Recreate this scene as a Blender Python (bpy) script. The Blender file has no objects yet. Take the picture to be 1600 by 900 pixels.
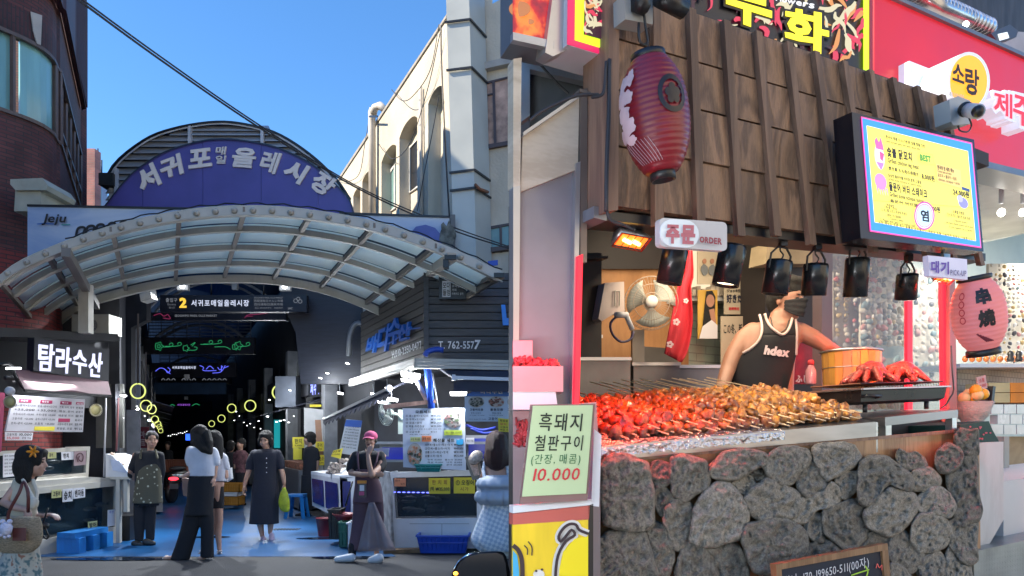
import bpy, bmesh, math, random
from mathutils import Vector, Matrix, noise
random.seed(7)
R = math.radians
SC = bpy.context.scene
COL = SC.collection
# ---------------------------------------------------------------- camera
F = 1100.0; H = 1.45          # focal length in photo pixels, eye height
cam = bpy.data.objects.new('camera', bpy.data.cameras.new('camera')); COL.objects.link(cam)
cam.location = (0, 0, H); cam.rotation_euler = (R(90), 0, 0)
cam.data.lens = 36.0 * F / 1600; cam.data.sensor_width = 36; cam.data.shift_y = 0.15
cam.data.clip_start = 0.05; cam.data.clip_end = 2000
SC.camera = cam
# ---------------------------------------------------------------- sky, sun, exposure
SUN_EL = R(33); SX, SY = -0.93, -0.37       # where the sun stands (over the brick building on the left)
w = bpy.data.worlds.new('World'); SC.world = w; w.use_nodes = True
nt = w.node_tree; bg = nt.nodes['Background']
sky = nt.nodes.new('ShaderNodeTexSky'); sky.sky_type = 'NISHITA'; sky.sun_disc = False
sky.sun_elevation = SUN_EL; sky.sun_rotation = math.atan2(SX, SY)
sky.air_density = 1.0; sky.dust_density = 0.0; sky.ozone_density = 5.0
hs = nt.nodes.new('ShaderNodeHueSaturation'); hs.inputs['Saturation'].default_value = 1.14; nt.links.new(sky.outputs[0], hs.inputs['Color']); nt.links.new(hs.outputs[0], bg.inputs[0]); bg.inputs[1].default_value = 0.15
sl = bpy.data.lights.new('sun', 'SUN'); sl.energy = 5.0; sl.angle = R(0.5); sl.color = (1.0, 0.86, 0.66)
so = bpy.data.objects.new('sun', sl); COL.objects.link(so)
so.rotation_euler = Vector((SX*math.cos(SUN_EL), SY*math.cos(SUN_EL), math.sin(SUN_EL))).to_track_quat('Z', 'Y').to_euler()
SC.view_settings.view_transform = 'Standard'; SC.view_settings.look = 'None'
SC.view_settings.exposure = 1.05; SC.view_settings.gamma = 1.0
SC.cycles.max_bounces = 6; SC.cycles.diffuse_bounces = 3; SC.cycles.glossy_bounces = 3; SC.cycles.transmission_bounces = 4
SC.cycles.transparent_max_bounces = 8; SC.cycles.sample_clamp_indirect = 4.0; SC.cycles.use_denoising = True
SC.cycles.caustics_reflective = False; SC.cycles.caustics_refractive = False

# ---------------------------------------------------------------- helpers
def V(*a): return Vector(a)
def P(px, py, Y): return V((px-800)/F*Y, Y, H-(py-690)/F*Y)
class Fr:
    """vertical plane through (x0,y0) along (dx,dy); off = distance behind it"""
    def __init__(s, x0, y0, dx, dy):
        n = math.hypot(dx, dy); s.D = V(dx/n, dy/n, 0); N = V(-s.D.y, s.D.x, 0)
        s.O = V(x0, y0, 0)
        if N.dot(s.O) < 0: N = -N
        s.N = N; s.k = N.dot(s.O)
    def p(s, px, py, off=0.0):
        a = (px-800)/F; Y = (s.k+off)/(a*s.N.x+s.N.y)
        return V(a*Y, Y, H-(py-690)/F*Y)
def FY(Y): return Fr(0, Y, 1, 0)
def mix(a, b, t): return a+(b-a)*t
def hom(q):
    """projective map of the unit square (s right, t down) onto quad q = TL,TR,BR,BL in photo pixels"""
    (x0,y0),(x1,y1),(x2,y2),(x3,y3) = q
    dx1,dx2,sx = x1-x2, x3-x2, x0-x1+x2-x3; dy1,dy2,sy = y1-y2, y3-y2, y0-y1+y2-y3
    de = dx1*dy2-dx2*dy1
    g = (sx*dy2-dx2*sy)/de; h = (dx1*sy-sx*dy1)/de
    a,b,c = x1-x0+g*x1, x3-x0+h*x3, x0; d,e,f = y1-y0+g*y1, y3-y0+h*y3, y0
    return lambda s,t: ((a*s+b*t+c)/(g*s+h*t+1), (d*s+e*t+f)/(g*s+h*t+1))
def spl(pts, n):
    """smooth curve through points (Catmull-Rom), n samples"""
    pts = [Vector(p) for p in pts]; m = len(pts)-1; out = []
    for i in range(n):
        t = i/(n-1)*m; k = min(int(t), m-1); u = t-k
        p1, p2 = pts[k], pts[k+1]; p0 = pts[k-1] if k else p1*2-p2; p3 = pts[k+2] if k+2 <= m else p2*2-p1
        out.append(0.5*((2*p1)+(p2-p0)*u+(2*p0-5*p1+4*p2-p3)*u*u+(3*p1-p0-3*p2+p3)*u**3))
    return out
_tc = {}; _gl = {}
_tob = bpy.data.objects.new('t', bpy.data.curves.new('t', 'FONT')); _tob.data.resolution_u = 2; _tob.data.space_line = 4
def glyphs(chars):
    """outlines of the characters asked for, taken from the built-in font"""
    cs = sorted(set(c for c in chars if c not in _gl and c not in ' \n'))
    if not cs: return
    _tob.data.body = '\n'.join(cs)+'\nH'; m = bpy.data.meshes.new_from_object(_tob); vs = [(v.co.x, v.co.y) for v in m.vertices]
    dy = -min(v[1] for v in vs)/len(cs)
    ln = [min(len(cs), max(0, int(round((.35-y)/dy)))) for x, y in vs]; G = {k: ([], [], {}) for k in cs}
    for i, (x, y) in enumerate(vs):
        if ln[i] < len(cs): g = G[cs[ln[i]]]; g[2][i] = len(g[0]); g[0].append((x, y+ln[i]*dy))
    for p in m.polygons:
        k = ln[p.vertices[0]]
        if k < len(cs): g = G[cs[k]]; g[1].append(tuple(g[2][i] for i in p.vertices))
    bpy.data.meshes.remove(m)
    for k, g in G.items():
        v, f = g[0], g[1]; nr = [[0.0, 0.0] for _ in v]; ed = set((q[i], q[(i+1) % len(q)]) for q in f for i in range(len(q)))
        loc = {}
        for i, p in enumerate(v): loc.setdefault((round(p[0], 4), round(p[1], 4)), []).append(i)
        rep = {i: q[0] for q in loc.values() for i in q}; er = set((rep[a_], rep[b_]) for a_, b_ in ed)
        nn = {}
        for a_, b_ in er:
            if (b_, a_) in er: continue
            dx_, dy_ = v[b_][0]-v[a_][0], v[b_][1]-v[a_][1]; l = math.hypot(dx_, dy_) or 1
            for i in (a_, b_): q = nn.setdefault(i, [0, 0]); q[0] += dy_/l; q[1] -= dx_/l
        for i in range(len(v)):
            q = nn.get(rep[i]); 
            if q: l = math.hypot(*q) or 1; nr[i] = [q[0]/l, q[1]/l]
        _gl[k] = (v, f, (1.02 if ord(k) > 0x2e80 else max(x for x, y in v)+.07) if v else .3, nr)
def text_mesh(s, wt, ital):
    k = (s, wt, ital)
    if k not in _tc:
        glyphs(s); vs, fs = [], []; X = 0; Yl = 0
        for ch in s:
            if ch == '\n': X = 0; Yl -= 1.15; continue
            if ch not in _gl: X += .32; continue
            g = _gl[ch]; n = len(vs); vs += [(x+wt*q[0]+X+ital*y, y+wt*q[1]+Yl) for (x, y), q in zip(g[0], g[3])]; fs += [tuple(i+n for i in f) for f in g[1]]; X += g[2]
        xs = [v[0] for v in vs]; ys = [v[1] for v in vs]
        x0, x1, y0, y1 = min(xs), max(xs), min(ys), max(ys)
        _tc[k] = ([((x-x0)/(x1-x0), (y1-y)/(y1-y0)) for x, y in vs], fs, (x1-x0)/(y1-y0))
    return _tc[k]
class MB:
    def __init__(s): s.v = []; s.f = []; s.m = []; s.ms = []; s.cur = 0; s.sm = []; s.smooth = False
    def use(s, m):
        if m not in s.ms: s.ms.append(m)
        s.cur = s.ms.index(m); return s
    def add(s, vs, fs):
        b = len(s.v); s.v.extend([tuple(v) for v in vs])
        for f in fs: s.f.append(tuple(b+i for i in f)); s.m.append(s.cur); s.sm.append(s.smooth)
    def prism(s, pts, vec):
        n = len(pts); vec = Vector(vec); a = [Vector(p) for p in pts]
        s.add(a+[p+vec for p in a], [tuple(range(n))[::-1], tuple(range(n, 2*n))]+[(i, (i+1)%n, n+(i+1)%n, n+i) for i in range(n)])
        return s
    def pan(s, fr, pts, off=0, th=.02):
        """polygon in photo pixels on plane fr at off, th thick (away from the viewer)"""
        return s.prism([fr.p(x, y, off) for x, y in pts], fr.N*th)
    def rect(s, fr, x0, y0, x1, y1, off=0, th=.02): return s.pan(fr, [(x0,y0),(x1,y0),(x1,y1),(x0,y1)], off, th)
    def boxd(s, fr, pts, off, back):
        """like pan but every corner goes straight back to depth off+back along the plane normal"""
        return s.pan(fr, pts, off, back)
    def flat(s, pts): s.add(pts, [tuple(range(len(pts)))]); return s
    def box(s, c, sz, rz=0, M=None):
        c = Vector(c); m = M or Matrix.Rotation(rz, 3, 'Z'); x, y, z = [q/2 for q in sz]
        vs = [c+m@V(a*x, b*y, d*z) for a in (-1,1) for b in (-1,1) for d in (-1,1)]
        s.add(vs, [(0,1,3,2),(4,6,7,5),(0,4,5,1),(2,3,7,6),(0,2,6,4),(1,5,7,3)]); return s
    def tube(s, pts, r, n=8, cap=True):
        pts = [Vector(p) for p in pts]; k = len(pts); rs = r if isinstance(r, (list, tuple)) else [r]*k; vs = []
        up = None
        for i, p in enumerate(pts):
            d = (pts[min(i+1, k-1)]-pts[max(i-1, 0)])
            if d.length < 1e-9: d = V(0,0,1)
            d.normalize()
            if up is None: up = V(0,0,1) if abs(d.z) < .9 else V(1,0,0)
            a = d.cross(up); a = a.normalized() if a.length > 1e-6 else d.orthogonal().normalized(); b = a.cross(d); up = b
            vs += [p+(a*math.cos(2*math.pi*j/n)+b*math.sin(2*math.pi*j/n))*rs[i] for j in range(n)]
        fs = [(i*n+j, i*n+(j+1)%n, (i+1)*n+(j+1)%n, (i+1)*n+j) for i in range(k-1) for j in range(n)]
        if cap: fs += [tuple(range(n))[::-1], tuple(range((k-1)*n, k*n))]
        o = s.smooth; s.smooth = n > 5; s.add(vs, fs); s.smooth = o; return s
    def bar(s, a, b, w, h, up=V(0,0,1)):
        a, b = Vector(a), Vector(b); d = (b-a).normalized(); x = d.cross(up)
        if x.length < 1e-4: x = V(1,0,0)
        x.normalize(); y = x.cross(d)
        q = [x*w/2*i+y*h/2*j for i, j in ((-1,-1),(1,-1),(1,1),(-1,1))]
        s.add([a+k for k in q]+[b+k for k in q], [(3,2,1,0),(4,5,6,7)]+[(i,(i+1)%4,4+(i+1)%4,4+i) for i in range(4)]); return s
    def lathe(s, c, prof, n=20, ax=V(0,0,1), sq=1.0, cap=True):
        """prof: (radius, height) along ax"""
        c = Vector(c); ax = Vector(ax).normalized(); a = ax.orthogonal().normalized() if abs(ax.z) < .99 else V(1,0,0); b = ax.cross(a)
        vs = [c+ax*h+(a*math.cos(2*math.pi*j/n)+b*math.sin(2*math.pi*j/n)*sq)*r for r, h in prof for j in range(n)]
        k = len(prof); fs = [(i*n+j, i*n+(j+1)%n, (i+1)*n+(j+1)%n, (i+1)*n+j) for i in range(k-1) for j in range(n)]
        if cap: fs += [tuple(range(n))[::-1], tuple(range((k-1)*n, k*n))]
        o = s.smooth; s.smooth = True; s.add(vs, fs); s.smooth = o; return s
    def ell(s, c, r, M=None, n=12, k=8, jit=0, seed=0):
        c = Vector(c); r = (r, r, r) if isinstance(r, (int, float)) else r; M = M or Matrix.Identity(3)
        vs = []
        for i in range(k+1):
            th = math.pi*i/k
            for j in range(n):
                ph = 2*math.pi*j/n; d = V(math.sin(th)*math.cos(ph), math.sin(th)*math.sin(ph), math.cos(th))
                q = 1+(jit*noise.noise(d*1.7+V(seed*3.1, seed, 0)) if jit else 0)
                vs.append(c+M@V(d.x*r[0]*q, d.y*r[1]*q, d.z*r[2]*q))
        fs = [(i*n+j, (i+1)*n+j, (i+1)*n+(j+1)%n, i*n+(j+1)%n) for i in range(k) for j in range(n)]
        o = s.smooth; s.smooth = True; s.add(vs, fs); s.smooth = o; return s
    def loft(s, rings, cap=True):
        n = len(rings[0]); k = len(rings); vs = [p for r in rings for p in r]
        fs = [(i*n+j, i*n+(j+1)%n, (i+1)*n+(j+1)%n, (i+1)*n+j) for i in range(k-1) for j in range(n)]
        if cap: fs += [tuple(range(n))[::-1], tuple(range((k-1)*n, k*n))]
        o = s.smooth; s.smooth = True; s.add(vs, fs); s.smooth = o; return s
    def grid(s, fn, nu, nv, th=None):
        """surface fn(u,v), u,v in 0..1; th = thickness vector gives it a back and edges"""
        vs = [Vector(fn(i/nu, j/nv)) for i in range(nu+1) for j in range(nv+1)]; w = nv+1
        fs = [(i*w+j, (i+1)*w+j, (i+1)*w+j+1, i*w+j+1) for i in range(nu) for j in range(nv)]
        if th is not None:
            th = Vector(th); m = len(vs); vs += [v+th for v in vs]
            fs += [tuple(m+i for i in f[::-1]) for f in fs]
            for i in range(nu): fs += [(i*w, i*w+m, (i+1)*w+m, (i+1)*w), (i*w+nv, (i+1)*w+nv, (i+1)*w+nv+m, i*w+nv+m)]
            for j in range(nv): fs += [(j, j+1, j+1+m, j+m), (nu*w+j, nu*w+j+m, nu*w+j+1+m, nu*w+j+1)]
        s.add(vs, fs); return s
    def text(s, fr, t, q, off=0, wt=0.0, ital=0.0, th=0):
        """lettering fitted into pixel quad q (x0,y0,x1,y1) or four corners"""
        if len(q) == 4 and not isinstance(q[0], (tuple, list)): q = [(q[0],q[1]),(q[2],q[1]),(q[2],q[3]),(q[0],q[3])]
        vs, fs, _ = text_mesh(t, wt, ital); m = hom(q) if abs((q[0][0]-q[1][0]+q[2][0]-q[3][0]))+abs((q[0][1]-q[1][1]+q[2][1]-q[3][1])) > 1e-6 else \
            (lambda a, b: (q[0][0]+(q[1][0]-q[0][0])*a+(q[3][0]-q[0][0])*b, q[0][1]+(q[1][1]-q[0][1])*a+(q[3][1]-q[0][1])*b))
        P3 = [fr.p(*m(a, b), off) for a, b in vs]
        if th:
            ec = {}
            for f in fs:
                for i in range(len(f)):
                    e = (f[i], f[(i+1)%len(f)]); ec[e] = ec.get(e, 0)+1
            n = len(P3); sd = [(a, b, b+n, a+n) for (a, b) in ec if (b, a) not in ec]
            s.add(P3+[p+fr.N*th for p in P3], fs+sd)
        else: s.add(P3, fs)
        return s
    def build(s, name, mat=None, parent=None, label=None, cat=None, group=None, kind=None):
        me = bpy.data.meshes.new(name); o = bpy.data.objects.new(name, me)
        vs = s.v; loc = None
        if parent is None and vs:
            xs = [v[0] for v in vs]; ys = [v[1] for v in vs]; zs = [v[2] for v in vs]
            loc = V((min(xs)+max(xs))/2, (min(ys)+max(ys))/2, min(zs)); vs = [(v[0]-loc.x, v[1]-loc.y, v[2]-loc.z) for v in vs]
        me.from_pydata(vs, [], s.f)
        mats = s.ms if s.ms else [mat]
        for m in mats: me.materials.append(m)
        if len(mats) > 1: me.polygons.foreach_set('material_index', s.m)
        me.polygons.foreach_set('use_smooth', s.sm)
        if not me.validate(): me.update()
        COL.objects.link(o)
        if loc is not None: o.location = loc
        if parent is not None: par(o, parent)
        tag(o, label, cat, group, kind)
        return o
def par(o, p):
    o.parent = p
    # parts are modelled in world coordinates: undo the thing's own placement
    if p.parent is None: o.matrix_parent_inverse = Matrix.Translation(-p.location)
def tag(o, label=None, cat=None, group=None, kind=None):
    if label: o['label'] = label
    if cat: o['category'] = cat
    if group: o['group'] = group
    if kind: o['kind'] = kind
    return o
def thing(name, loc, label, cat, group=None):
    o = bpy.data.objects.new(name, None); COL.objects.link(o); o.location = loc; o.empty_display_size = .1
    return tag(o, label, cat, group)
def dup(root, loc=None, rz=None, label=None, group=None, scale=None):
    def rec(o, p):
        c = o.copy(); COL.objects.link(c)
        if p is not None: c.parent = p
        for ch in list(o.children): rec(ch, c)
        return c
    c = rec(root, None)
    if loc is not None: c.location = loc
    if rz is not None: c.rotation_euler = (0, 0, rz)
    if scale: c.scale = (scale,)*3
    if label: c['label'] = label
    if group: c['group'] = group
    return c

# ---------------------------------------------------------------- materials
_mc = {}
def mat(name, c=(.5,.5,.5), r=.6, m=0.0, var=.14, vs=5.0, bump=0.0, bs=60.0, em=None, es=0.0, tr=0.0, alpha=1.0, stretch=(1,1,1), dirt=0.0):
    if name in _mc: return _mc[name]
    M = bpy.data.materials.new(name); _mc[name] = M; M.use_nodes = True; t = M.node_tree; b = t.nodes['Principled BSDF']
    N = t.nodes.new; L = t.links.new
    b.inputs['Roughness'].default_value = r; b.inputs['Metallic'].default_value = m
    b.inputs['Transmission Weight'].default_value = tr; b.inputs['Alpha'].default_value = alpha
    b.inputs['Base Color'].default_value = (*c, 1)
    M.diffuse_color = (*c, 1)
    tc = N('ShaderNodeTexCoord'); mp = N('ShaderNodeMapping'); L(tc.outputs['Object'], mp.inputs[0]); mp.inputs['Scale'].default_value = stretch
    if var > 0:
        n = N('ShaderNodeTexNoise'); n.inputs['Scale'].default_value = vs; n.inputs['Detail'].default_value = 5; L(mp.outputs[0], n.inputs['Vector'])
        rp = N('ShaderNodeValToRGB'); L(n.outputs[0], rp.inputs[0])
        rp.color_ramp.elements[0].position = .3; rp.color_ramp.elements[1].position = .7
        rp.color_ramp.elements[0].color = (*[max(0, x*(1-var)) for x in c], 1); rp.color_ramp.elements[1].color = (*[min(1, x*(1+var)) for x in c], 1)
        out = rp.outputs[0]
        if dirt:
            n2 = N('ShaderNodeTexNoise'); n2.inputs['Scale'].default_value = vs*.35; n2.inputs['Detail'].default_value = 8; n2.inputs['Roughness'].default_value = .7
            mp2 = N('ShaderNodeMapping'); mp2.inputs['Scale'].default_value = (1, 1, .25); L(tc.outputs['Object'], mp2.inputs[0]); L(mp2.outputs[0], n2.inputs['Vector'])
            r2 = N('ShaderNodeValToRGB'); r2.color_ramp.elements[0].position = .52; r2.color_ramp.elements[1].position = .72; L(n2.outputs[0], r2.inputs[0])
            mx = N('ShaderNodeMix'); mx.data_type = 'RGBA'; mu = N('ShaderNodeMath'); mu.operation = 'MULTIPLY'; mu.inputs[1].default_value = dirt
            L(r2.outputs[0], mu.inputs[0]); L(mu.outputs[0], mx.inputs[0]); L(out, mx.inputs[6]); mx.inputs[7].default_value = (c[0]*.38, c[1]*.33, c[2]*.27, 1); out = mx.outputs[2]
        L(out, b.inputs['Base Color'])
        rr = N('ShaderNodeMapRange'); L(n.outputs[0], rr.inputs[0]); rr.inputs[3].default_value = max(.02, r-.1); rr.inputs[4].default_value = min(1, r+.1); L(rr.outputs[0], b.inputs['Roughness'])
    if bump:
        n3 = N('ShaderNodeTexNoise'); n3.inputs['Scale'].default_value = bs; n3.inputs['Detail'].default_value = 4; L(mp.outputs[0], n3.inputs['Vector'])
        bp = N('ShaderNodeBump'); bp.inputs['Strength'].default_value = bump; bp.inputs['Distance'].default_value = .02; L(n3.outputs[0], bp.inputs['Height']); L(bp.outputs[0], b.inputs['Normal'])
    if em: b.inputs['Emission Color'].default_value = (*em, 1); b.inputs['Emission Strength'].default_value = es
    return M
def nodes(M): t = M.node_tree; return t, t.nodes.new, t.links.new, t.nodes['Principled BSDF']
def along(M, d=(1,0), sc=1.0):
    """2-D coordinates on a vertical wall that runs along d"""
    t, N, L, b = nodes(M); tc = N('ShaderNodeTexCoord'); dt = N('ShaderNodeVectorMath'); dt.operation = 'DOT_PRODUCT'
    n = math.hypot(*d); dt.inputs[1].default_value = (d[0]/n, d[1]/n, 0); L(tc.outputs['Object'], dt.inputs[0])
    sp = N('ShaderNodeSeparateXYZ'); L(tc.outputs['Object'], sp.inputs[0]); cb = N('ShaderNodeCombineXYZ'); L(dt.outputs['Value'], cb.inputs[0]); L(sp.outputs['Z'], cb.inputs[1])
    return cb.outputs[0]
def brickmat(name, c1, c2, mortar, w, h, d=(1,0), ms=.008, rough=.75, bump=.6, rot=False):
    M = mat(name, c1, rough, var=0); t, N, L, b = nodes(M); co = along(M, d)
    if rot:
        mp = N('ShaderNodeMapping'); mp.inputs['Rotation'].default_value = (0, 0, R(90)); L(co, mp.inputs[0]); co = mp.outputs[0]
    k = N('ShaderNodeTexBrick'); L(co, k.inputs['Vector']); k.inputs['Scale'].default_value = 1; k.inputs['Brick Width'].default_value = w; k.inputs['Row Height'].default_value = h
    k.inputs['Mortar Size'].default_value = ms; k.inputs['Mortar Smooth'].default_value = .2; k.inputs['Bias'].default_value = 0
    k.inputs['Color1'].default_value = (*c1, 1); k.inputs['Color2'].default_value = (*c2, 1); k.inputs['Mortar'].default_value = (*mortar, 1)
    n = N('ShaderNodeTexNoise'); n.inputs['Scale'].default_value = 2.2; n.inputs['Detail'].default_value = 8; L(co, n.inputs['Vector'])
    mx = N('ShaderNodeMix'); mx.data_type = 'RGBA'; mx.blend_type = 'MULTIPLY'; mx.inputs[0].default_value = .8
    rp = N('ShaderNodeValToRGB'); rp.color_ramp.elements[0].position = .3; rp.color_ramp.elements[1].position = .7; rp.color_ramp.elements[0].color = (.45,.45,.45,1); rp.color_ramp.elements[1].color = (1.2,1.15,1.15,1)
    L(n.outputs[0], rp.inputs[0]); L(k.outputs[0], mx.inputs[6]); L(rp.outputs[0], mx.inputs[7]); L(mx.outputs[2], b.inputs['Base Color'])
    bp = N('ShaderNodeBump'); bp.invert = True; bp.inputs['Strength'].default_value = bump; bp.inputs['Distance'].default_value = .02; L(k.outputs['Fac'], bp.inputs['Height']); L(bp.outputs[0], b.inputs['Normal'])
    return M
def woodmat(name, c1, c2, sc=(3,3,.35), rough=.6, scale=6.0, dist=2.0, bump=.25):
    M = mat(name, c1, rough, var=0); t, N, L, b = nodes(M); tc = N('ShaderNodeTexCoord'); oi = N('ShaderNodeObjectInfo')
    ad = N('ShaderNodeVectorMath'); ad.operation = 'MULTIPLY_ADD'; ad.inputs[1].default_value = (1,1,1); L(tc.outputs['Object'], ad.inputs[0])
    mu = N('ShaderNodeMath'); mu.operation = 'MULTIPLY'; mu.inputs[1].default_value = 37; L(oi.outputs['Random'], mu.inputs[0]); L(mu.outputs[0], ad.inputs[2])
    mp = N('ShaderNodeMapping'); mp.inputs['Scale'].default_value = sc; L(ad.outputs[0], mp.inputs[0])
    n0 = N('ShaderNodeTexNoise'); n0.inputs['Scale'].default_value = scale*.5; n0.inputs['Detail'].default_value = 2; n0.inputs['Distortion'].default_value = dist*.3; L(mp.outputs[0], n0.inputs['Vector'])
    # contour lines of a stretched noise read as flat-sawn grain
    m1 = N('ShaderNodeMath'); m1.operation = 'MULTIPLY'; m1.inputs[1].default_value = 26.0; L(n0.outputs[0], m1.inputs[0])
    m2 = N('ShaderNodeMath'); m2.operation = 'SINE'; L(m1.outputs[0], m2.inputs[0])
    n1 = N('ShaderNodeTexNoise'); n1.inputs['Scale'].default_value = scale*9; n1.inputs['Detail'].default_value = 3; L(mp.outputs[0], n1.inputs['Vector'])
    m3 = N('ShaderNodeMath'); m3.operation = 'MULTIPLY_ADD'; m3.inputs[1].default_value = .32; m3.inputs[2].default_value = 0; L(m2.outputs[0], m3.inputs[0])
    m4 = N('ShaderNodeMath'); m4.operation = 'ADD'; L(m3.outputs[0], m4.inputs[0]); L(n1.outputs[0], m4.inputs[1])
    rp = N('ShaderNodeValToRGB'); rp.color_ramp.elements[0].position = .15; rp.color_ramp.elements[1].position = .85; rp.color_ramp.elements[0].color = (*c2, 1); rp.color_ramp.elements[1].color = (*c1, 1)
    L(m4.outputs[0], rp.inputs[0])
    hv = N('ShaderNodeHueSaturation'); L(rp.outputs[0], hv.inputs['Color']); mr = N('ShaderNodeMapRange'); mr.inputs[3].default_value = .75; mr.inputs[4].default_value = 1.2; L(oi.outputs['Random'], mr.inputs[0]); L(mr.outputs[0], hv.inputs['Value'])
    L(hv.outputs[0], b.inputs['Base Color'])
    bp = N('ShaderNodeBump'); bp.inputs['Strength'].default_value = bump; bp.inputs['Distance'].default_value = .006; L(m4.outputs[0], bp.inputs['Height']); L(bp.outputs[0], b.inputs['Normal'])
    return M
def emis(name, c, s): return mat(name, (.02,.02,.02), .5, var=0, em=c, es=s)
def lamp(parent, loc, kind, e, c, size=.05, aim=None, spot=60, blend=.5):
    l = bpy.data.lights.new('lamp_light', kind); l.energy = e; l.color = c
    if kind == 'SPOT': l.spot_size = R(spot); l.spot_blend = blend; l.shadow_soft_size = size
    elif kind == 'AREA': l.size = size
    else: l.shadow_soft_size = size
    o = bpy.data.objects.new('lamp_light', l); COL.objects.link(o); o.location = loc
    if aim is not None: o.rotation_euler = (Vector(aim)-Vector(loc)).to_track_quat('-Z', 'Y').to_euler()
    if parent is not None: par(o, parent)
    return o
def rpoly(cx, cy, rx, ry, n=20, a0=0, a1=360):
    return [(cx+rx*math.cos(R(a0+(a1-a0)*i/(n if a1-a0 >= 360 else n-1))), cy-ry*math.sin(R(a0+(a1-a0)*i/(n if a1-a0 >= 360 else n-1)))) for i in range(n)]
def blob(cx, cy, rx, ry, n=18, j=.12, seed=1):
    return [(cx+rx*math.cos(2*math.pi*i/n)*(1+j*noise.noise(V(i*.9, seed*5.3, 0))), cy+ry*math.sin(2*math.pi*i/n)*(1+j*noise.noise(V(i*.9, seed*5.3, 0)))) for i in range(n)]
def stroke(mb, fr, pts, wpx, off=0, n=24, closed=False, th=.004):
    """a drawn line of wpx pixels through pixel points on plane fr"""
    c = spl([(x, y, 0) for x, y in pts], n) if len(pts) > 2 else [V(*pts[0], 0), V(*pts[1], 0)]
    L_, R_ = [], []
    for i, p in enumerate(c):
        d = c[min(i+1, len(c)-1)]-c[max(i-1, 0)]; d = d.normalized() if d.length > 1e-6 else V(1,0,0); q = V(-d.y, d.x, 0)*wpx/2
        L_.append(fr.p(p.x+q.x, p.y+q.y, off)); R_.append(fr.p(p.x-q.x, p.y-q.y, off))
    for i in range(len(c)-1):
        mb.add([L_[i], L_[i+1], R_[i+1], R_[i]], [(0,1,2,3)])
    return mb
# ================================================================ setting and the market street (left)
def hx(s): 
    r = [int(s[i:i+2], 16)/255 for i in (0,2,4)]
    return tuple(x/12.92 if x <= .04045 else ((x+.055)/1.055)**2.4 for x in r)
m_ = (-0.495, 1.0)                                    # the market street runs this way
M_asph = mat('asphalt', (.035,.036,.04), .8, var=.3, vs=3, bump=.5, bs=90)
M_blue = mat('blue_floor_paint', (.005,.07,.20), .36, var=.5, vs=1.1, bump=.12, bs=30, dirt=.6)
M_pave = mat('paving', (.25,.25,.24), .8, bump=.3)
M_white = mat('white_panel', (.60,.62,.66), .45, var=.06, dirt=.25)
M_cream = mat('cream_frame', (.46,.44,.39), .5, var=.08, dirt=.3)
M_black = mat('black_metal', (.012,.012,.014), .4, var=.2)
M_dark = mat('dark_board', (.02,.021,.026), .6, var=.25)
M_grey = mat('grey_metal', (.22,.23,.25), .4, m=.5)
M_steel = mat('steel', (.55,.55,.56), .3, m=.95, var=.1, vs=3, bump=.05, bs=20, stretch=(1,1,6))
M_ink = mat('black_ink', (.02,.02,.022), .7, var=0)
M_red = mat('red_ink', (.5,.03,.04), .7, var=0)
M_navy = mat('navy', (.01,.014,.04), .6)
M_yel = mat('yellow_card', (.62,.52,.04), .7, var=.06)
M_paper = mat('paper', (.62,.62,.66), .7, var=.05)
M_bl = mat('blue_plastic', (.01,.06,.42), .4, var=.1)
M_lbl = mat('light_blue_plastic', (.02,.20,.55), .4, var=.15, dirt=.3)
M_led = emis('lamp_white', (.95,.97,1.0), 6.0)
M_ledb = emis('led_lavender', (.62,.65,1.0), 1.0)

b = MB(); b.add([(-500,-300,0),(500,-300,0),(500,700,0),(-500,700,0)], [(0,1,2,3)]); b.build('ground', M_asph, kind='structure')
b = MB(); a0 = P(40,871,8.86); a0.z = .004; b.add([a0, V(-1.45,8.86,.004), V(-1.45+m_[0]*60,68.86,.004), V(a0.x+m_[0]*60,68.86,.004)], [(0,1,2,3)]); b.build('market_floor', M_blue, kind='structure')
MB().box((5.0,4.6,.225), (9.96,7.2,.45)).build('pavement', M_pave, kind='structure')
# ---- brick building, left
BKd = (.25,.4)
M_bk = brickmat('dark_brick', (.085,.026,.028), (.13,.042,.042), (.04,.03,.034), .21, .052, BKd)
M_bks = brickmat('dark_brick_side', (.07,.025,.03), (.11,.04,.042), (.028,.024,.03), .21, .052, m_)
M_bkt = brickmat('soldier_brick', (.08,.028,.032), (.06,.022,.026), (.03,.026,.03), .21, .052, BKd, rot=True)
M_bkr = brickmat('red_brick', (.24,.035,.03), (.19,.03,.03), (.06,.03,.03), .21, .06, BKd)
bk = thing('brick_building', (-7.5,10,0), 'dark red brick building with curved corner and brown framed upper windows at far left', 'building')
FB = Fr(-6.98,9.6,.25,.4)
c0 = V(-6.70,10.05,0)
def side(t): return c0+V(-.17,.55,0)+V(*m_,0)*t
# curved corner path (plan): front line -> corner -> side line
fpt = V(-8.6,7.0,0)
plan = [fpt, V(-6.84,9.82,0)]+[Vector(p) for p in spl([(-6.80,9.9,0),(-6.74,10.1,0),(-6.76,10.36,0),(-6.87,10.62,0)], 7)]+[side(0)+V(0,.1,0), side(3.2)]
def wall(mb, z0, z1, path, inn=V(-.12,.06,0), o=V(0,0,0)):
    for i in range(len(path)-1):
        a, c = path[i]+o, path[i+1]+o
        q = [V(a.x,a.y,z0(i) if callable(z0) else z0), V(c.x,c.y,z0(i+1) if callable(z0) else z0), V(c.x,c.y,z1(i+1) if callable(z1) else z1), V(a.x,a.y,z1(i) if callable(z1) else z1)]
        mb.prism(q, inn)
zt, zb = 7.15, 6.0                    # upper window band
wz0, wz1 = 5.98, 7.08
b = MB()
b.use(M_bkr); wall(b, 0, 4.1, plan); b.use(M_bk); wall(b, 4.1, wz0, plan[:9]); b.use(M_bks); wall(b, 4.1, wz0, plan[8:])
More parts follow.
